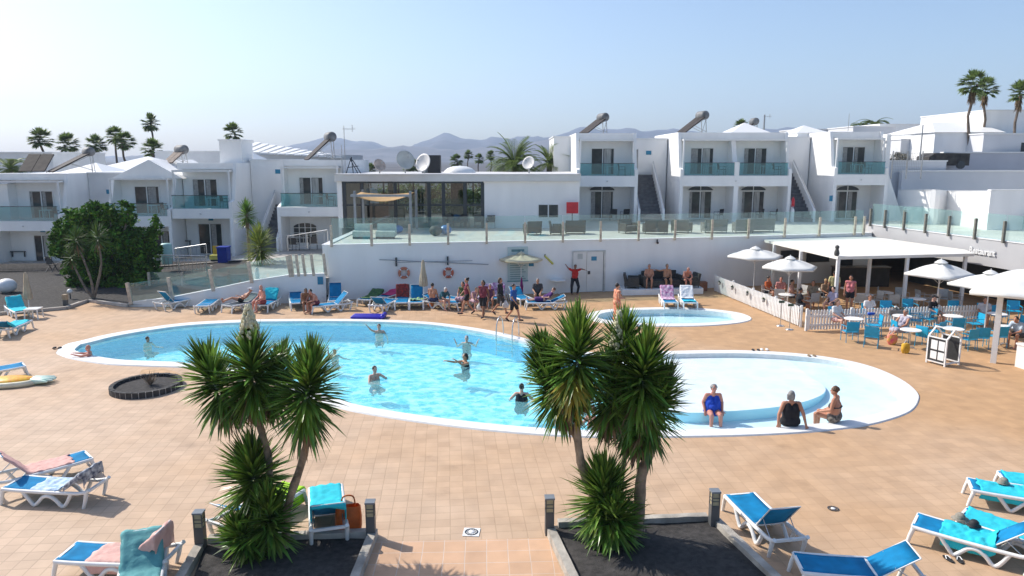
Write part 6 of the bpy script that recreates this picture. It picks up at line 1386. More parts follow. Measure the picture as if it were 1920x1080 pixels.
p = base_under(1319,526,.55); o = MB().box(-.3,-.25,0,.3,.25,.5).build('crate', mat('brown_box',(.30,.13,.07),.8,.2,5), loc=(G(1319,548).x, G(1319,548).y+.6, .0)); o.data.vertices.foreach_get; tag(o, 'brown box beside the slanting fence corner', 'box')
# small white round table by the wall, purple closed umbrella, white table left
p = base_under(1046,524,.8); e = table_proto(.45, M_wht, M_wht, .78); e.location = p; tag(e, 'white round table against the wall by the exercising man', 'table')
p = base_under(978,522,1.05); e = empty('beach_umbrella', p, 0, 'folded purple beach umbrella leaning by the cream parasol pole', 'umbrella'); MB().lathe([(.02,.1),(.07,.2),(.09,.6),(.04,1.0),(.015,1.12)], n=14).build('canvas', mat('magenta_cloth',(.25,.01,.14),.8,.2,6), e); MB().cyl((0,0,0),(0,0,1.15),.012).build('pole', M_steel, e)
p = base_under(62,577,.5); e = empty('side_table', p, R(10), 'low white plastic table by the closed beige parasol at the left edge', 'table'); MB().box(-.3,-.3,.44,.3,.3,.48).build('tabletop', M_pvc, e)
for x in (-.26,.26):
    for y in (-.26,.26): MB().bar((x,y,.44),(x*1.08,y*1.08,0),.045).build('leg', M_pvc, e)
# left garden lamps
p = G(13,540,.4); e = empty('globe_lamp', (p.x,p.y,.1), 0, 'large white globe in the black gravel at the left edge', 'lamp'); MB().ell((0,0,.42),.48,.48,.40,22,14).build('globe', M_wht, e); MB().cyl((0,0,-.05),(0,0,.1),.15).build('base', M_wht, e)
p = G(131,548,.5); e = empty('globe_lamp', (p.x,p.y,.1), 0, 'small white globe lamp beyond the kerb bollard', 'lamp'); MB().ell((0,0,.45),.13,.13,.13,14,10).build('globe', M_wht, e); MB().cyl((0,0,-.05),(0,0,.36),.03).build('stem', M_dark, e)
p = G(124,577); e = empty('bollard_light', (p.x,p.y,.05), 0, 'tan-topped bollard light on the kerb at the left', 'bollard light'); MB().box(-.09,-.09,0,.09,.09,.35).build('post', mat('anthracite',(.1,.105,.11)), e); MB().box(-.1,-.1,.353,.1,.1,.62).build('diffuser', mat('tan_lamp',(.42,.33,.22),.6), e)
e = empty('garden_chair', (FX(100,45.5,520),45.5,.35), R(160), 'dark folding chair in front of the leftmost flats', 'chair')
for x in (-.24,.24): MB().bar((x,-.2,0),(x,.25,.9),.035).build('leg', M_dark, e); MB().bar((x,.3,0),(x,-.2,.55),.035).build('leg', M_dark, e)
MB().box(-.24,-.2,.44,.24,.2,.47).build('seat', M_rat, e); MB().box(-.24,.16,.5,.24,.19,.98).build('backrest', M_rat, e)
# clutter and railings by the left flats
def railing(a, b, h, label, n=10):
    a, b = Vector(a), Vector(b); e = empty('railing', a, 0, label, 'railing'); d = b-a
    MB().tube([(0,0,h),tuple(d+Vector((0,0,h)))], .03, 6).build('handrail', M_steel, e)
    for k in range(3): q = d*k/2; MB().cyl(q, q+Vector((0,0,h)), .03).build('post', M_steel, e)
    mb = MB(); mb.bar(Vector((0,0,.12)), d+Vector((0,0,.12)), .025); mb.bar(Vector((0,0,h-.12)), d+Vector((0,0,h-.12)), .025)
    for k in range(n): q = d*(k+.5)/n; mb.bar(q+Vector((0,0,.12)), q+Vector((0,0,h-.12)), .018)
    mb.build('bars', M_steel, e); return e
def gz(px, py, D): v = F(px, py, D); return (v.x, v.y, v.z)
railing(gz(283,507,42), gz(388,509,42.5), .9, 'metal railing in the garden right of the bushy tree', 14)
railing(gz(330,492,45), gz(388,484,44), .85, 'second metal railing sloping beside the bushy tree', 8)
railing(gz(540,470,46), gz(615,460,43), .9, 'thin handrail rising to the terrace beside the arched window', 6)
e = balustrade(None, 0, [gz(283,540,40.5), gz(345,540,40.3), gz(400,528,40.2)], 'glass screen in the garden below the metal railing', gh=.9, ph=.9)
e = empty('wheeled_bin', gz(421,492,46.5), 0, 'deep blue bin on the porch left of the light green yucca', 'bin'); MB().prism([(-.3,0),(.3,0),(.36,.95),(-.36,.95)],-.3,.3,'x').build('body', mat('bin_blue',(.01,.04,.35),.5), e); MB().box(-.34,-.4,.955,.34,.38,1.02).build('lid', mat('bin_blue',(.01,.04,.35)), e)
e = empty('armchair', gz(407,490,46.8), 0, 'yellow-cushioned chair on the porch beside the blue bin', 'chair'); MB().box(-.35,-.3,.15,.35,.3,.42).build('seat', mat('dull_yellow',(.62,.58,.12)), e); MB().box(-.35,.302,.15,.35,.4,.95).build('backrest', mat('chair_yellow',(.62,.42,.04),.7), e); MB().box(-.3,-.25,0,.3,.35,.148).build('base', M_dark, e)
e = empty('water_tank', gz(314,495,44.5), 0, 'pale turquoise upright tub right of the bushy tree', 'tub'); MB().lathe([(.28,0),(.34,.2),(.33,1.15),(.28,1.25),(.0,1.27)], n=18).build('body', mat('mint_plastic',(.42,.66,.62),.5,.08,4), e)
for i,(px,py,lb) in enumerate([(552,470,'dark chair below the arched window, left'),(588,468,'dark chair below the arched window, right')]): copy_tree(PR['dc'], gz(px,py,47.5), R(170+20*i), lb, group='dark chairs on the terrace')
for i,(x0,lb) in enumerate([(345,'folded wall bracket on the porch of the flat right of the tree'),(35,'folded wall bracket on the leftmost porch')]):
    v = F(x0,452 if i==0 else 472,DL+1.95); e = empty('wall_rack', v, 0, lb, 'rack'); MB().box(-.5,-.15,0,.5,0,.05).build('shelf', M_dark, e); MB().box(-.45,-.1,-.35,-.4,-.01,-.001).build('arm', M_dark, e); MB().box(.4,-.1,-.35,.45,-.01,-.001).build('arm', M_dark, e)
# white statue-like figure behind the leaning posts
p = onramp(480); o = MB().lathe([(.12,0),(.16,.1),(.10,.3),(.14,.5),(.09,.62),(.11,.74),(.001,.82)], n=14).build('garden_ornament', M_wht, loc=(p[0]-.1,p[1]+.5,1.0)); tag(o, 'small white garden ornament behind the ramp glass', 'ornament')
# red fire box and blue sign at the right stairs
v = F(1487,380,DR-.05); e = empty('fire_extinguisher', v, 0, 'red extinguisher on the pillar left of the right-hand stairs', 'extinguisher'); MB().lathe([(.10,-.3),(.11,-.2),(.11,.25),(.05,.33),(.03,.40)], n=12).build('cylinder', mat('red_board',(.62,.03,.04)), e)
v = F(1558,372,DR-.03); o = MB().box(-.12,-.02,-.2,.12,0,.2).build('wall_sign', M_blueS, loc=v); tag(o, 'narrow blue sign left of the rightmost arched door', 'sign')
# wooden chest and bits on the right terrace
e = empty('planter_box', G(1905,425,DECK), 0, 'tan wooden box on the right terrace behind the glass', 'box'); MB().box(-.6,-.25,0,.6,.25,.45).build('box_body', mat('tan_wood',(.42,.30,.14),.7,.2,5), e); MB().box(-.62,-.27,.453,.62,.27,.49).build('lid', mat('tan_wood',(.42,.3,.14)), e)
# dark tv screens and bar front under the canopy
for px0,px1,py0,py1,lb in ((1464,1497,470,483,'dark screen at the back wall under the canopy, left'),(1513,1555,474,491,'dark screen at the back wall under the canopy, middle'),(1573,1600,472,500,'dark doorway panel under the canopy, right of the screens')):
    q0 = on_line(px0, B_, C_, 2.2); q1 = on_line(px1, B_, C_, 2.2); z0, z1 = FZ(py1, q0[1]), FZ(py0, q0[1]); e = empty('wall_screen', (q0[0], q0[1]-.02, z0), math.atan2(C_[1]-B_[1], C_[0]-B_[0]), lb, 'screen'); w_ = math.hypot(q1[0]-q0[0], q1[1]-q0[1]); MB().box(0,-.06,0,w_,0,z1-z0).build('panel', M_dark, e); MB().box(-.03,-.065,-.03,w_+.03,-.0605,.0).build('trim', M_rat, e)
e = empty('bar_counter', (20.5,42.3,0), 0, 'dark bar counter with shelves at the back of the restaurant', 'bar counter'); MB().box(-1.9,-.3,0,1.2,.3,1.1).build('front', mat('bar_dark',(.05,.045,.04),.5,.2,3), e); MB().box(-1.95,-.36,1.103,1.25,.36,1.15).build('top', mat('bar_top',(.20,.17,.14),.4), e)
# ------------------------------------------------------------------ people
def V(*a): return Vector(a)
def mirror(d):
    o = dict(d)
    for k, v in d.items():
        if k[-1] == 'L' and k[:-1]+'R' not in d: o[k[:-1]+'R'] = (-v[0], v[1], v[2])
    return o
STAND = mirror(dict(pel=(0,0,.93),che=(0,0,1.22),nec=(0,.01,1.44),hed=(0,-.01,1.60),sL=(.18,0,1.40),eL=(.23,.03,1.12),wL=(.24,-.05,.87),hL=(.095,0,.90),kL=(.10,-.02,.49),aL=(.10,.02,.08),tL=(.12,-.15,.035)))
WALK = dict(STAND, kL=(.09,-.17,.52), aL=(.09,-.26,.12), tL=(.09,-.43,.09), kR=(-.09,.06,.50), aR=(-.09,.33,.17), tR=(-.09,.22,.04), eL=(.23,.10,1.13), wL=(.24,.12,.88), eR=(-.23,-.06,1.13), wR=(-.23,-.24,.94))
SIT = mirror(dict(pel=(0,0,.50),che=(0,.03,.78),nec=(0,.01,1.01),hed=(0,-.03,1.17),sL=(.18,.01,.97),eL=(.23,-.07,.72),wL=(.14,-.32,.62),hL=(.10,0,.48),kL=(.14,-.42,.50),aL=(.13,-.42,.09),tL=(.13,-.57,.04)))
LEAN = dict(SIT, che=(0,-.10,.76),nec=(0,-.24,.95),hed=(0,-.34,1.06),sL=(.17,-.22,.91),sR=(-.17,-.22,.91),eL=(.22,-.38,.66),eR=(-.22,-.38,.66),wL=(.08,-.52,.60),wR=(-.08,-.52,.60))
RECL = mirror(dict(pel=(0,0,.50),che=(0,.24,.66),nec=(0,.42,.82),hed=(0,.50,.95),sL=(.18,.38,.79),eL=(.25,.22,.60),wL=(.16,-.02,.60),hL=(.10,-.03,.48),kL=(.11,-.42,.56),aL=(.10,-.84,.44),tL=(.11,-.90,.55)))
SWIM = dict(STAND, eL=(.33,-.12,1.18), wL=(.34,-.37,1.06), eR=(-.33,-.10,1.16), wR=(-.40,-.32,1.08), kL=(.15,-.38,.96), aL=(.12,-.10,.80), tL=(.12,-.02,.74), kR=(-.15,-.36,.93), aR=(-.12,-.06,.78), tR=(-.12,.02,.72))
TORSO = lambda J, f: [((J['hL']), (J['hR']), .115*f, .115*f)]
def skin_mat(n, c): return mat('skin_'+n, c, .5, .06, 4, spec=.35)
SK = dict(tan=skin_mat('tan', (.50,.24,.15)), pale=skin_mat('pale', (.62,.36,.27)), brown=skin_mat('brown', (.26,.12,.07)), red=skin_mat('sunburnt', (.58,.25,.18)), gold=skin_mat('gold', (.46,.24,.14)))
HR = dict(dark=mat('hair_dark', (.02,.014,.01), .55, .3, 20), grey=mat('hair_grey', (.30,.29,.28), .7, .2, 20), brown=mat('hair_brown', (.10,.05,.025), .6, .3, 20), blonde=mat('hair_blonde', (.42,.28,.13), .6, .2, 20), white=mat('hair_white', (.62,.60,.57), .7, .1, 20))
def cl(name, c, c2=None, sc=8.): return mat('garment_'+name, c, .9, .12, sc, bump=.25, bscale=30, col2=c2)
def remesh(o, vox, it=2):
    r = o.modifiers.new('r', 'REMESH'); r.mode = 'VOXEL'; r.voxel_size = vox; r.use_smooth_shade = True
    s = o.modifiers.new('s', 'SMOOTH'); s.iterations = it; s.factor = .5
def person(label, loc, face, J, skin, hair, hcol, wear=(), s=1., fat=1., vox=.016, head=None, group=None, lie=None, fem=False):
    """wear: list of (part name, garment, material)"""
    J = {k: Vector(v) for k, v in J.items()}; e = empty('person', loc, R(face), label, 'person', group); e.scale = (s, s, s)
    def seg_torso(g=0., lo=0., hi=1.):
        out = []; f = fat; up = (J['nec']-J['che']); w_ = J['sL']-J['sR']; wn = w_.normalized(); lat = (J['hL']-J['hR']).normalized(); bel = J['pel'].lerp(J['che'], .45); fwd = lat.cross((J['che']-J['pel']).normalized()); fwd = -fwd if fwd.dot(V(0,-1,0)) < 0 else fwd
        A = []
        if lo <= 0: A += [(J['hL']-lat*.005, J['hR']+lat*.005, .112*f, .112*f), (J['pel']-fwd*.03+lat*.06, J['pel']-fwd*.03-lat*.06, .11*f, .11*f)]
        if lo <= .4 and hi >= .4:
            for sd in (-1, 1): A.append((J['pel']+lat*sd*.055*f, bel+lat*sd*.055*f, .105*f, .10*f))
            A.append((bel+fwd*.04*f*(f), bel+fwd*.02, .10*f, .09*f))
        if hi >= .6:
            for sd in (-1, 1): A.append((bel+lat*sd*.055*f, J['che']+wn*sd*.075, .10*f, .105*(f*.5+.5))); A.append((J['che']+wn*sd*.075, J['che']+up*.6+wn*sd*.085, .105*(f*.5+.5), .075))
            if fem:
                for sd in (-1, 1): A.append((J['che']+wn*sd*.075+fwd*.07, J['che']+wn*sd*.075+fwd*.085-V(0,0,.01), .06*f, .055*f))
        if hi >= 1: A.append((J['sL']-wn*.01, J['sR']+wn*.01, .058, .058)); 
        return [(a, b, r0+g, r1+g) for a, b, r0, r1 in A]
    lf = .7+.3*fat
    def limb(a, b, r0, r1, t0=0, t1=1, g=0): A, B = J[a], J[b]; q = lambda t: A.lerp(B, t); rr = lambda t: (r0+(r1-r0)*t)*lf+g; return (q(t0), q(t1), rr(t0), rr(t1))
    mb = MB(); 
    for c in seg_torso(): mb.cap(*c)
    hd = J['hed']; nk = J['nec']; mb.cap(nk-(nk-J['che']).normalized()*.04, nk.lerp(hd, .55), .062, .052)
    hdir = head if head else 0.; hr = Matrix.Rotation(R(hdir), 3, 'Z'); pit = Matrix.Rotation(math.atan2(-(hd-nk).y*.5, 1)*.6, 3, 'X')
    HM = hr @ pit
    mb.ell(hd+V(0,0,.02), .073, .092, .112, 14, 10, HM); mb.ell(hd+HM @ V(0,-.03,-.055), .052, .06, .055, 10, 8, HM)
    mb.cap(hd+HM @ V(0,-.085,.015), hd+HM @ V(0,-.108,-.02), .010, .014, 6, 2)
    for sd in (-1, 1): mb.ell(hd+HM @ V(sd*.075,.005,-.005), .012, .022, .032, 6, 5, HM)
    for sd in 'LR':
        mb.cap(*limb('s'+sd, 'e'+sd, .052, .040)); mb.cap(*limb('e'+sd, 'w'+sd, .041, .026))
        mb.cap(*limb('h'+sd, 'k'+sd, .092, .056)); mb.cap(*limb('k'+sd, 'a'+sd, .058, .036))
        a, t = J['a'+sd], J['t'+sd]; mb.cap(a, t, .040, .032); hl = (a-t); hl.z = 0
        if hl.length > .01: mb.cap(a+V(0,0,-.03), a+V(0,0,-.035)+hl.normalized()*.045, .034, .034)
        # hand: palm, four bent fingers of different length and a thumb
        w_ = J['w'+sd]; d = (w_-J['e'+sd]).normalized(); lt = d.cross(V(0,0,1)); lt = lt.normalized() if lt.length > .2 else V(0,1,0); nn = lt.cross(d).normalized(); nn = -nn if nn.z > 0 else nn
        pm = w_+d*.075
        for u in (-.028, 0, .028): mb.cap(w_+d*.012+lt*u*.5, pm+lt*u, .019, .016, 6, 2)
        for i, (u, L) in enumerate(((-.034,.070),(-.012,.080),(.012,.076),(.034,.060))):
            m_ = pm+lt*u+(d+nn*.3)*L*.55; mb.cap(pm+lt*u, m_, .0105, .0095, 6, 2); mb.cap(m_, m_+(d+nn*1.0).normalized()*L*.5, .0095, .008, 6, 2)
        tp = w_+d*.03-lt*.03; tm = tp+(d*.6-lt*.8).normalized()*.045; mb.cap(tp, tm, .013, .011, 6, 2); mb.cap(tm, tm+(d*.95-lt*.2+nn*.2).normalized()*.035, .011, .009, 6, 2)
    body = mb.build('body', SK[skin], e, norm=False); remesh(body, vox)
    # eyes, brows, mouth
    for sd in (-1, 1): MB().ell(hd+HM @ V(sd*.030,-.084,.018), .012, .009, .008, 8, 6, HM).build('eye', mat('eye_dark', (.03,.02,.015), .3), e)
    MB().ell(hd+HM @ V(0,-.088,-.055), .024, .010, .006, 8, 6, HM).build('mouth', mat('lips', (.36,.12,.10), .5), e)
    # hair
    if hair != 'bald':
        mb = MB(); mb.ell(hd+HM @ V(0,.018,.045), .082, .094, .098, 14, 10, HM)
        if hair in ('bun',): mb.ell(hd+HM @ V(0,.09,.11), .045,.045,.045, 10, 8)
        if hair in ('long', 'bob'):
            L = .26 if hair == 'long' else .12
            for u in (-.055, -.02, .02, .055): mb.cap(hd+HM @ V(u,.055,.02), hd+HM @ V(u*1.1,.075,-L*.7), .045, .030)
            for u in (-1, 1): mb.cap(hd+HM @ V(u*.07,.01,.03), hd+HM @ V(u*.078,.03,-L*.6), .022, .016)
        if hair == 'curly':
            for i in range(26):
                q = V(random.gauss(0,1), random.gauss(.35,1), abs(random.gauss(.3,1))).normalized(); mb.ell(hd+HM @ V(q.x*.085, q.y*.09+.02, q.z*.095+.03), .026,.026,.026, 6, 4)
        if hair == 'cap':
            mb.cap(hd+HM @ V(0,-.07,.075), hd+HM @ V(0,-.14,.06), .045, .035)
        o = mb.build('hair' if hair != 'cap' else 'cap', HR[hcol] if isinstance(hcol, str) else hcol, e, norm=False); remesh(o, .011, 3)
        # cut hair off the face: keep forehead clear by a shift backwards
    for part, kind, m in wear:
        mb = MB(); g = .014
        if kind in ('trunks', 'shorts', 'trousers', 'brief'):
            for c in seg_torso(g, 0, .3): mb.cap(*c)
            t = {'trunks': .42, 'shorts': .75, 'trousers': 1, 'brief': .06}[kind]
            for sd in 'LR': mb.cap(*limb('h'+sd, 'k'+sd, .094, .060, 0, t, g+.006))
            if kind == 'trousers':
                for sd in 'LR': mb.cap(*limb('k'+sd, 'a'+sd, .062, .045, 0, .92, g))
        elif kind in ('tee', 'vest', 'longsleeve'):
            for c in seg_torso(g, .1, 1): mb.cap(*c)
            for sd in 'LR':
                if kind == 'tee': mb.cap(*limb('s'+sd, 'e'+sd, .056, .052, 0, .62, g))
                if kind == 'longsleeve': mb.cap(*limb('s'+sd, 'e'+sd, .054, .044, 0, 1, g)); mb.cap(*limb('e'+sd, 'w'+sd, .044, .03, 0, .95, g))
        elif kind == 'suit':
            for c in seg_torso(g, 0, .7): mb.cap(*c)
            wn = (J['sL']-J['sR']).normalized()
            for sd, S in ((1,'L'), (-1,'R')):
                for ofs in (-1, 1):
                    bb = J['che']+V(0,0,.08)+wn*sd*.08+V(0,ofs*.085,0); mb.cap(bb, J['s'+S]-wn*sd*.065+V(0,ofs*.02,.052), .018, .012)
        elif kind == 'bra':
            fw = V(0,-1,0)
            for sd in (-1, 1): mb.cap(J['che']+V(sd*.075,-.075,0), J['che']+V(sd*.075,-.085,-.01), .07*fat, .065*fat)
            mb.tube([(J['che'].x+math.cos(a)*.175*(fat*.5+.5), J['che'].y+math.sin(a)*.115*(fat*.5+.5), J['che'].z-.01) for a in [2*math.pi*k/20 for k in range(20)]], .020, 6, True)
        elif kind in ('dress', 'skirt'):
            if kind == 'dress':
                for c in seg_torso(g, 0, 1): mb.cap(*c)
            for sd in 'LR':
                mb.cap(*limb('h'+sd, 'k'+sd, .10, .095, 0, 1, g)); 
                if kind == 'dress' and part == 'dress_long': mb.cap(*limb('k'+sd, 'a'+sd, .095, .10, 0, .85, g))
            mb.cap(J['hL'].lerp(J['hR'], .5), J['kL'].lerp(J['kR'], .5), .11+g, .11+g)
            if part == 'dress_long': mb.cap(J['kL'].lerp(J['kR'], .5), J['aL'].lerp(J['aR'], .5)+V(0,0,.1), .11, .13)
        elif kind == 'shoes':
            for sd in 'LR': mb = MB(); mb.cap(J['a'+sd]+V(0,0,-.03), J['t'+sd], .048, .040); o = mb.build('shoe', m, e, norm=False); remesh(o, .014)
            continue
        o = mb.build(part.replace('dress_long', 'dress'), m, e, norm=False); remesh(o, vox, 3)
    return e
def extra(p, name, mb, m): return mb.build(name, m, p)
black = cl('black', (.015,.015,.02)); navy = cl('navy', (.02,.04,.12)); blue = cl('blue', (.02,.10,.36)); white = cl('white', (.74,.74,.74)); redm = cl('red', (.50,.025,.02)); dgrey = cl('dark_grey', (.06,.06,.065)); pinkm = cl('pink', (.62,.20,.22)); purple = cl('purple', (.07,.02,.14)); orangep = cl('orange_print', (.72,.42,.28), (.52,.10,.04), 10); denim = cl('denim', (.10,.16,.28)); yellowm = cl('pale_yellow', (.60,.55,.28)); greyp = cl('grey_print', (.55,.52,.56), (.24,.22,.30), 12); khaki = cl('khaki', (.30,.25,.18)); maroon = cl('maroon', (.20,.03,.05)); floral = cl('floral', (.65,.48,.50), (.25,.12,.22), 14)
def stand_at(px, py, z=0.): return G(px, py, z)
# --- swimmers: water level reference: body placed so that 'rise' metres of head and shoulders show
def swim(px, py, rise, face, label, skin, hair, hcol, over=None, wear=(), s=1., **k):
    """px,py = where the body meets the water"""
    p = G(px, py, WL); J = dict(SWIM); J.update(over or {}); top = 1.73*s; p.z = WL+rise-.14-top
    return person(label, p, face, J, skin, hair, hcol, wear, s, group='swimmers in the big pool', **k)
tr = [('swim_trunks','trunks',navy)]
swim(277,641,.36,70,'dark-haired swimmer alone near the left end of the pool','tan','short','dark',dict(wL=(.3,-.45,1.2)),tr,s=.9)
pm_ = swim(168,671,.64,-75,'bald bather resting both arms on the left rim','red','bald','grey',dict(eL=(.22,-.22,1.36),wL=(.14,-.48,1.42),eR=(-.22,-.22,1.36),wR=(-.12,-.5,1.42)),tr)
swim(517,652,.30,-60,'grey-haired swimmer behind the left yucca','pale','short','grey',None,tr,s=.95)
swim(628,665,.34,20,'dark-haired boy raising one hand beside the left yucca','tan','short','dark',dict(eR=(-.30,-.05,1.55),wR=(-.30,-.02,1.80),eL=(.36,-.1,1.3),wL=(.55,-.25,1.28)),tr,s=.82)
swim(711,624,.52,10,'man near the far rim with one arm lifted to the left','pale','short','brown',dict(eR=(-.36,-.08,1.52),wR=(-.50,-.1,1.70)),tr)
swim(703,711,.60,35,'dark-haired boy in the middle of the pool holding his face','pale','short','dark',dict(eL=(.34,-.15,1.28),wL=(.10,-.18,1.46),eR=(-.30,-.2,1.22),wR=(-.08,-.36,1.20)),tr,vox=.012)
swim(875,642,.42,0,'swimmer with a grey cap and both elbows out near the ladder','pale','cap',mat('swim_cap',(.30,.30,.32),.6),dict(eL=(.38,-.1,1.30),wL=(.46,-.1,1.50),eR=(-.38,-.1,1.30),wR=(-.46,-.1,1.52)),[('swimsuit','suit',black)],s=.98)
swim(873,686,.60,-60,'woman in the water throwing both arms up to the left','gold','bob','dark',dict(eL=(.30,-.28,1.42),wL=(.22,-.50,1.60),eR=(-.28,-.30,1.38),wR=(-.24,-.62,1.48)),[('swimsuit','suit',black)],vox=.012,fem=True)
swim(978,751,.68,170,'woman in a black swimsuit seen from behind left of the right yucca','pale','bun','dark',dict(eL=(.34,-.05,1.22),wL=(.40,-.25,1.12),eR=(-.34,-.05,1.22),wR=(-.40,-.25,1.12)),[('swimsuit','suit',black)],vox=.012,fat=1.15,fem=True)
swim(1113,800,.72,150,'pale bather partly hidden by the right yucca trunk','red','short','brown',dict(eL=(.34,-.05,1.18),wL=(.40,-.25,1.05),eR=(-.34,.0,1.15),wR=(-.38,-.1,.95)),tr,vox=.012,fat=1.15)
# --- three women at the shallow lobe
p = G(1336,771,-.13); p.z = -.60
person('grey-haired woman in a bright blue swimsuit sitting on the shallow ledge', p, 0, dict(SIT, wL=(.24,-.12,.52), eL=(.26,.05,.74), wR=(-.24,-.12,.52), eR=(-.26,.05,.74), kL=(.12,-.40,.48), kR=(-.12,-.40,.48)), 'red', 'curly', 'grey', [('swimsuit','suit',cl('bright_blue',(.01,.06,.46)))], 1.0, 1.38, .010, fem=True).scale.x = 1.08
p = G(1481,797,.04); p.z = -.34
person('woman in a black swimsuit sitting on the near rim, seen from behind', p, 176, dict(SIT, eL=(.30,.10,.70), wL=(.33,.16,.44), eR=(-.27,.12,.72), wR=(-.32,.22,.44)), 'tan', 'bob', 'grey', [('swimsuit','suit',black)], 1.04, 1.26, .010, head=-25, fem=True).scale.x = 1.12
p = G(1563,789,.04); p.z = -.34
person('woman in a dark bikini sitting on the near rim, turned to the left', p, -128, dict(SIT, eL=(.26,-.02,.72), wL=(.22,-.28,.62), eR=(-.26,.0,.72), wR=(-.18,-.30,.56)), 'tan', 'curly', 'brown', [('bikini_top','bra',dgrey),('bikini_bottom','brief',cl('dark_print',(.30,.26,.22),(.03,.03,.03),14))], 1.06, 1.4, .010, head=10, fem=True)
# --- standing and walking
person('woman in a long orange patterned dress standing at the paddling pool', stand_at(1156,607), 110, dict(STAND, wL=(.12,-.22,1.1), wR=(-.12,-.22,1.1)), 'tan', 'short', 'dark', [('dress_long','dress',orangep)], 1.06, 1.05, .013, fem=True)
wk = 'people walking along the far side of the pool'
person('tall walker in a dark top and bare legs leading the group', stand_at(876,590), -80, WALK, 'tan', 'bun', 'dark', [('top','vest',maroon),('shorts','trunks',black),('shoes','shoes',dgrey)], 1.02, .95, group=wk, fem=True)
q = person('walker in dark red and black shorts carrying a white bag on the left', stand_at(906,596), -20, WALK, 'brown', 'bob', 'dark', [('top','vest',maroon),('shorts','shorts',black),('shoes','shoes',dgrey)], 1.02, 1.0, group=wk)
person('walker in black with a dark bag behind the white-bag walkers', stand_at(938,590), 70, WALK, 'tan', 'bob', 'brown', [('jacket','longsleeve',black),('shorts','shorts',dgrey),('shoes','shoes',dgrey)], 1.02, 1.08, group=wk)
person('boy in a blue shirt and dark shorts at the right of the walkers', stand_at(963,603), 60, WALK, 'tan', 'short', 'dark', [('shirt','tee',blue),('shorts','shorts',black),('shoes','shoes',black)], 1.0, .95, group=wk)
def bag(px, py, z, lb, m): p = G(px, py, z); e = empty('carrier_bag', p, 0, lb, 'bag'); mb = MB(); mb.lathe([(.05,-.30),(.15,-.27),(.16,-.12),(.08,.0),(.03,.08)], n=12, sy=.55); mb.build('bag_body', m, e); MB().tube([(-.03,0,.07),(-.02,0,.20),(.02,0,.20),(.03,0,.07)], .008, 6).build('handle', m, e)
bag(900,570,.62,'white plastic bag carried by the dark red walker',white); bag(948,566,.62,'white plastic bag carried beside the blue-shirted boy',white)
person('person in a red shirt and black trousers stretching both arms by the door', stand_at(1077,552), 0, dict(STAND, eL=(.38,-.06,1.48), wL=(.56,-.10,1.44), eR=(-.37,-.02,1.52), wR=(-.50,-.10,1.70), che=(.03,0,1.22), hed=(.03,-.04,1.60), kL=(.22,-.20,.48), kR=(-.18,-.20,.48), aL=(.16,-.05,.08), aR=(-.16,-.05,.08)), 'brown', 'short', 'dark', [('shirt','tee',redm),('trousers','trousers',black)], .95, 1.05)
# --- sitting along the wall
sg = 'sunbathers along the white wall'
def on(px, py, z=.5): q = G(px, py, z); q.z = 0; return q
person('woman in a black bikini reclining on a lounger with a white cap', on(452,561), -80, dict(RECL, kL=(.11,-.4,.60), wL=(.14,-.1,.7)), 'tan', 'cap', mat('white_cap',(.72,.72,.72),.8), [('bikini_top','bra',black),('bikini_bottom','brief',black)], 1., 1., group=sg, fem=True)
person('bald man in red trunks sitting on a lounger', on(492,565), -40, SIT, 'red', 'bald', 'grey', [('trunks','trunks',cl('dull_red',(.30,.05,.05)))], 1., 1.15, group=sg)
person('tanned dark-haired man leaning forward on a lounger', on(572,566), 25, LEAN, 'brown', 'short', 'dark', [('trunks','trunks',black)], 1.02, 1.1, group=sg)
person('pinkish man bending forward beside the dark-haired man', on(592,566), -30, LEAN, 'red', 'short', 'dark', [('trunks','trunks',maroon)], .98, 1.1, group=sg)
person('bare-backed man sitting upright behind the orange ball', on(811,561), 165, SIT, 'tan', 'short', 'dark', [('trunks','trunks',navy)], 1., 1., group=sg)
person('person hunched in a dark teal towel beside the bare-backed man', on(829,561), 40, LEAN, 'pale', 'short', 'white', [('wrap','tee',cl('dark_teal',(.03,.12,.15)))], .95, 1.1, group=sg)
person('woman in a green top sitting left of the tallest walker', on(868,558), -20, SIT, 'tan', 'bob', 'dark', [('top','vest',cl('olive',(.10,.14,.05))),('skirt','skirt',floral)], 1., 1., group=sg, fem=True)
person('person in a floral dress sitting behind the walkers', on(888,561), 30, LEAN, 'pale', 'short', 'brown', [('dress','dress',floral)], .95, 1.1, group=sg, fem=True)
person('dark-clad woman sitting between the pink towels', on(919,558), 0, SIT, 'tan', 'short', 'dark', [('top','vest',cl('mauve',(.16,.06,.12))),('trunks','trunks',denim)], .9, 1.05, group=sg)
person('grey-shirted person with folded arms sitting behind the purple bundle', on(1008,551), 0, SIT, 'gold', 'short', 'grey', [('shirt','tee',dgrey),('shorts','shorts',dgrey)], 1., 1.1, group=sg)
person('sunbather wrapped in purple lying on a lounger by the cream parasol', on(1020,559), -88, dict(RECL, kL=(.10,-.4,.48), kR=(-.10,-.4,.48), aL=(.10,-.8,.42), aR=(-.10,-.8,.42)), 'pale', 'short', 'brown', [('wrap','tee',purple),('skirt','skirt',purple)], .95, 1.1, group=sg)
zs = .30; yb_ = sf.location.y
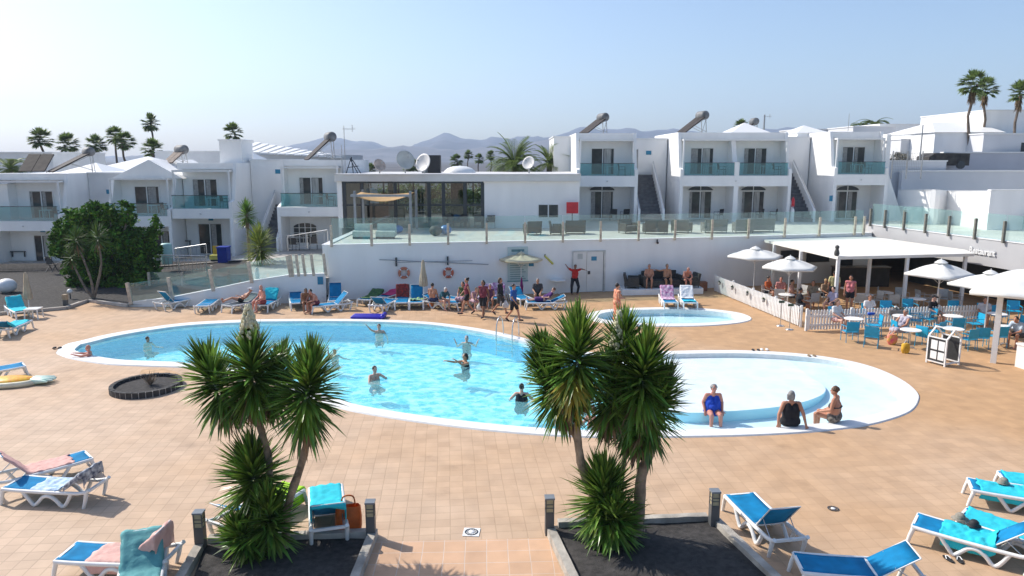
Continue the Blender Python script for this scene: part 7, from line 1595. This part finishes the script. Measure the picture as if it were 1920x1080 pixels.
for px, lb, k in ((1216,'bare-chested man on the sofa, left one of three',0),(1249,'bare-chested man on the sofa with one arm along its back, middle one',1),(1283,'bare-chested man leaning forward on the sofa, right one',2)):
    x = F(px, 530, yb_-.05).x; J = [SIT, dict(SIT, eR=(-.36,.08,.92), wR=(-.58,.16,.98)), LEAN][k]
    person(lb, (x, yb_-.12-.15*(k==2), zs-.03), (-8,5,10)[k], J, ('tan','gold','red')[k], ('short','short','bald')[k], ('grey','dark','grey')[k], [('trunks','trunks',(dgrey,black,black)[k])], 1.02, 1.15, group='men on the sofa')
# --- café guests
cg = 'cafe guests'
def seatp(px, py): p = G(px, py); return p
person('woman in a white blouse and sunglasses sitting at the picket fence end', seatp(1566,620), 25, dict(SIT, kL=(.08,-.42,.52), aL=(-.05,-.50,.10), tL=(-.05,-.62,.05)), 'pale', 'bob', 'brown', [('blouse','tee',white),('skirt','trunks',cl('pale_pink',(.62,.38,.36)))], 1.05, 1.0, .013, group=cg, fem=True)
person('grey-haired lady in a grey printed dress reclining on a blue chair', seatp(1688,640), -62, dict(SIT, che=(0,.10,.76), nec=(0,.16,.98), hed=(0,.16,1.14), sL=(.18,.15,.94), sR=(-.18,.15,.94), kL=(.10,-.42,.52), aL=(.08,-.74,.30), tL=(.08,-.86,.32), kR=(-.10,-.42,.50), aR=(-.08,-.70,.24), tR=(-.08,-.82,.26)), 'tan', 'curly', 'grey', [('dress','dress',greyp)], 1.03, 1.1, .013, group=cg, fem=True)
person('man in a dark shirt and cap sitting by the picket fence', seatp(1745,612), 30, SIT, 'pale', 'cap', black, [('shirt','tee',black),('shorts','shorts',khaki)], 1.08, 1.15, .014, group=cg)
person('guest in white just behind the picket fence', seatp(1627,606), 0, SIT, 'tan', 'short', 'brown', [('shirt','tee',white),('trousers','trousers',denim)], 1.0, 1.0, group=cg)
person('guest in pale blue at the right edge of the cafe', seatp(1908,650), -60, dict(LEAN), 'tan', 'short', 'dark', [('shirt','tee',cl('pale_blue',(.50,.60,.70))),('shorts','shorts',dgrey)], 1.05, 1.1, group=cg)
person('guest in pale grey behind the blue chairs right of the fence', seatp(1842,612), -30, SIT, 'tan', 'short', 'brown', [('shirt','tee',cl('pale_grey',(.55,.55,.58))),('shorts','shorts',navy)], 1.0, 1.1, group=cg)
person('waiter in a pale yellow top standing under the canopy', seatp(1561,575), 160, STAND, 'tan', 'short', 'dark', [('top','tee',yellowm),('trousers','trousers',black)], 1.04, 1.0, group=cg)
person('woman in a pink top and black shorts standing under the canopy', seatp(1591,585), -30, STAND, 'tan', 'bob', 'dark', [('top','vest',pinkm),('shorts','trunks',black)], 1.04, 1.0, group=cg, fem=True)
for px, py, f, sk, hr, wr, lb in ((1438,564,40,'tan','dark',cl('orange',(.60,.14,.04)),'guest in orange at the left end under the canopy'),(1462,566,-20,'red','brown',cl('rose',(.50,.22,.20)),'guest in rose under the left canopy edge'),(1482,572,60,'gold','dark',cl('salmon',(.55,.30,.24)),'guest in salmon beside the nearer white parasol pole'),(1522,574,-30,'tan','brown',khaki,'guest in khaki left of the front canopy post'),(1545,570,20,'gold','blonde',cl('tan_shirt',(.42,.30,.20)),'fair-haired guest in tan behind the front canopy post'),(1560,588,-60,'pale','dark',cl('lilac',(.40,.38,.52)),'guest in lilac right at the front canopy post'),(1497,590,90,'brown','dark',black,'guest in black by the opening of the fence')):
    person(lb, seatp(px, py), f, SIT, sk, 'short', hr, [('shirt','tee',wr),('trousers','trunks',dgrey)], 1.0, 1.05, group=cg)
p = base_under(1634,590,.76); o = MB().cap((-.1,0,0),(.12,.03,.0),.07,.05).build('handbag', cl('bag_blue',(.02,.10,.50)), loc=(p[0],p[1],.80)); tag(o, 'small blue bag on the first white table', 'bag')
e = empty('beach_bag', G(1672,646), 0, 'colourful pink and yellow beach bag under the reclining lady', 'bag'); MB().lathe([(.12,0),(.20,.12),(.21,.32),(.15,.42)], n=14, sy=.6).build('bag_body', mat('bag_colours',(.75,.55,.05),.8,.1,6,col2=(.70,.05,.22)), e); MB().tube([(-.1,0,.40),(0,0,.6),(.1,0,.40)], .012, 6).build('handle', white, e)
e = empty('beach_bag', G(1697,662), 0, 'yellow bag on the ground below the nearest round table', 'bag'); MB().lathe([(.12,0),(.16,.1),(.15,.34),(.10,.38)], n=14, sy=.7).build('bag_body', mat('bag_yellow',(.70,.40,.03),.8,.2,6), e); MB().tube([(-.08,0,.36),(0,0,.5),(.08,0,.36)], .012, 6).build('handle', white, e)
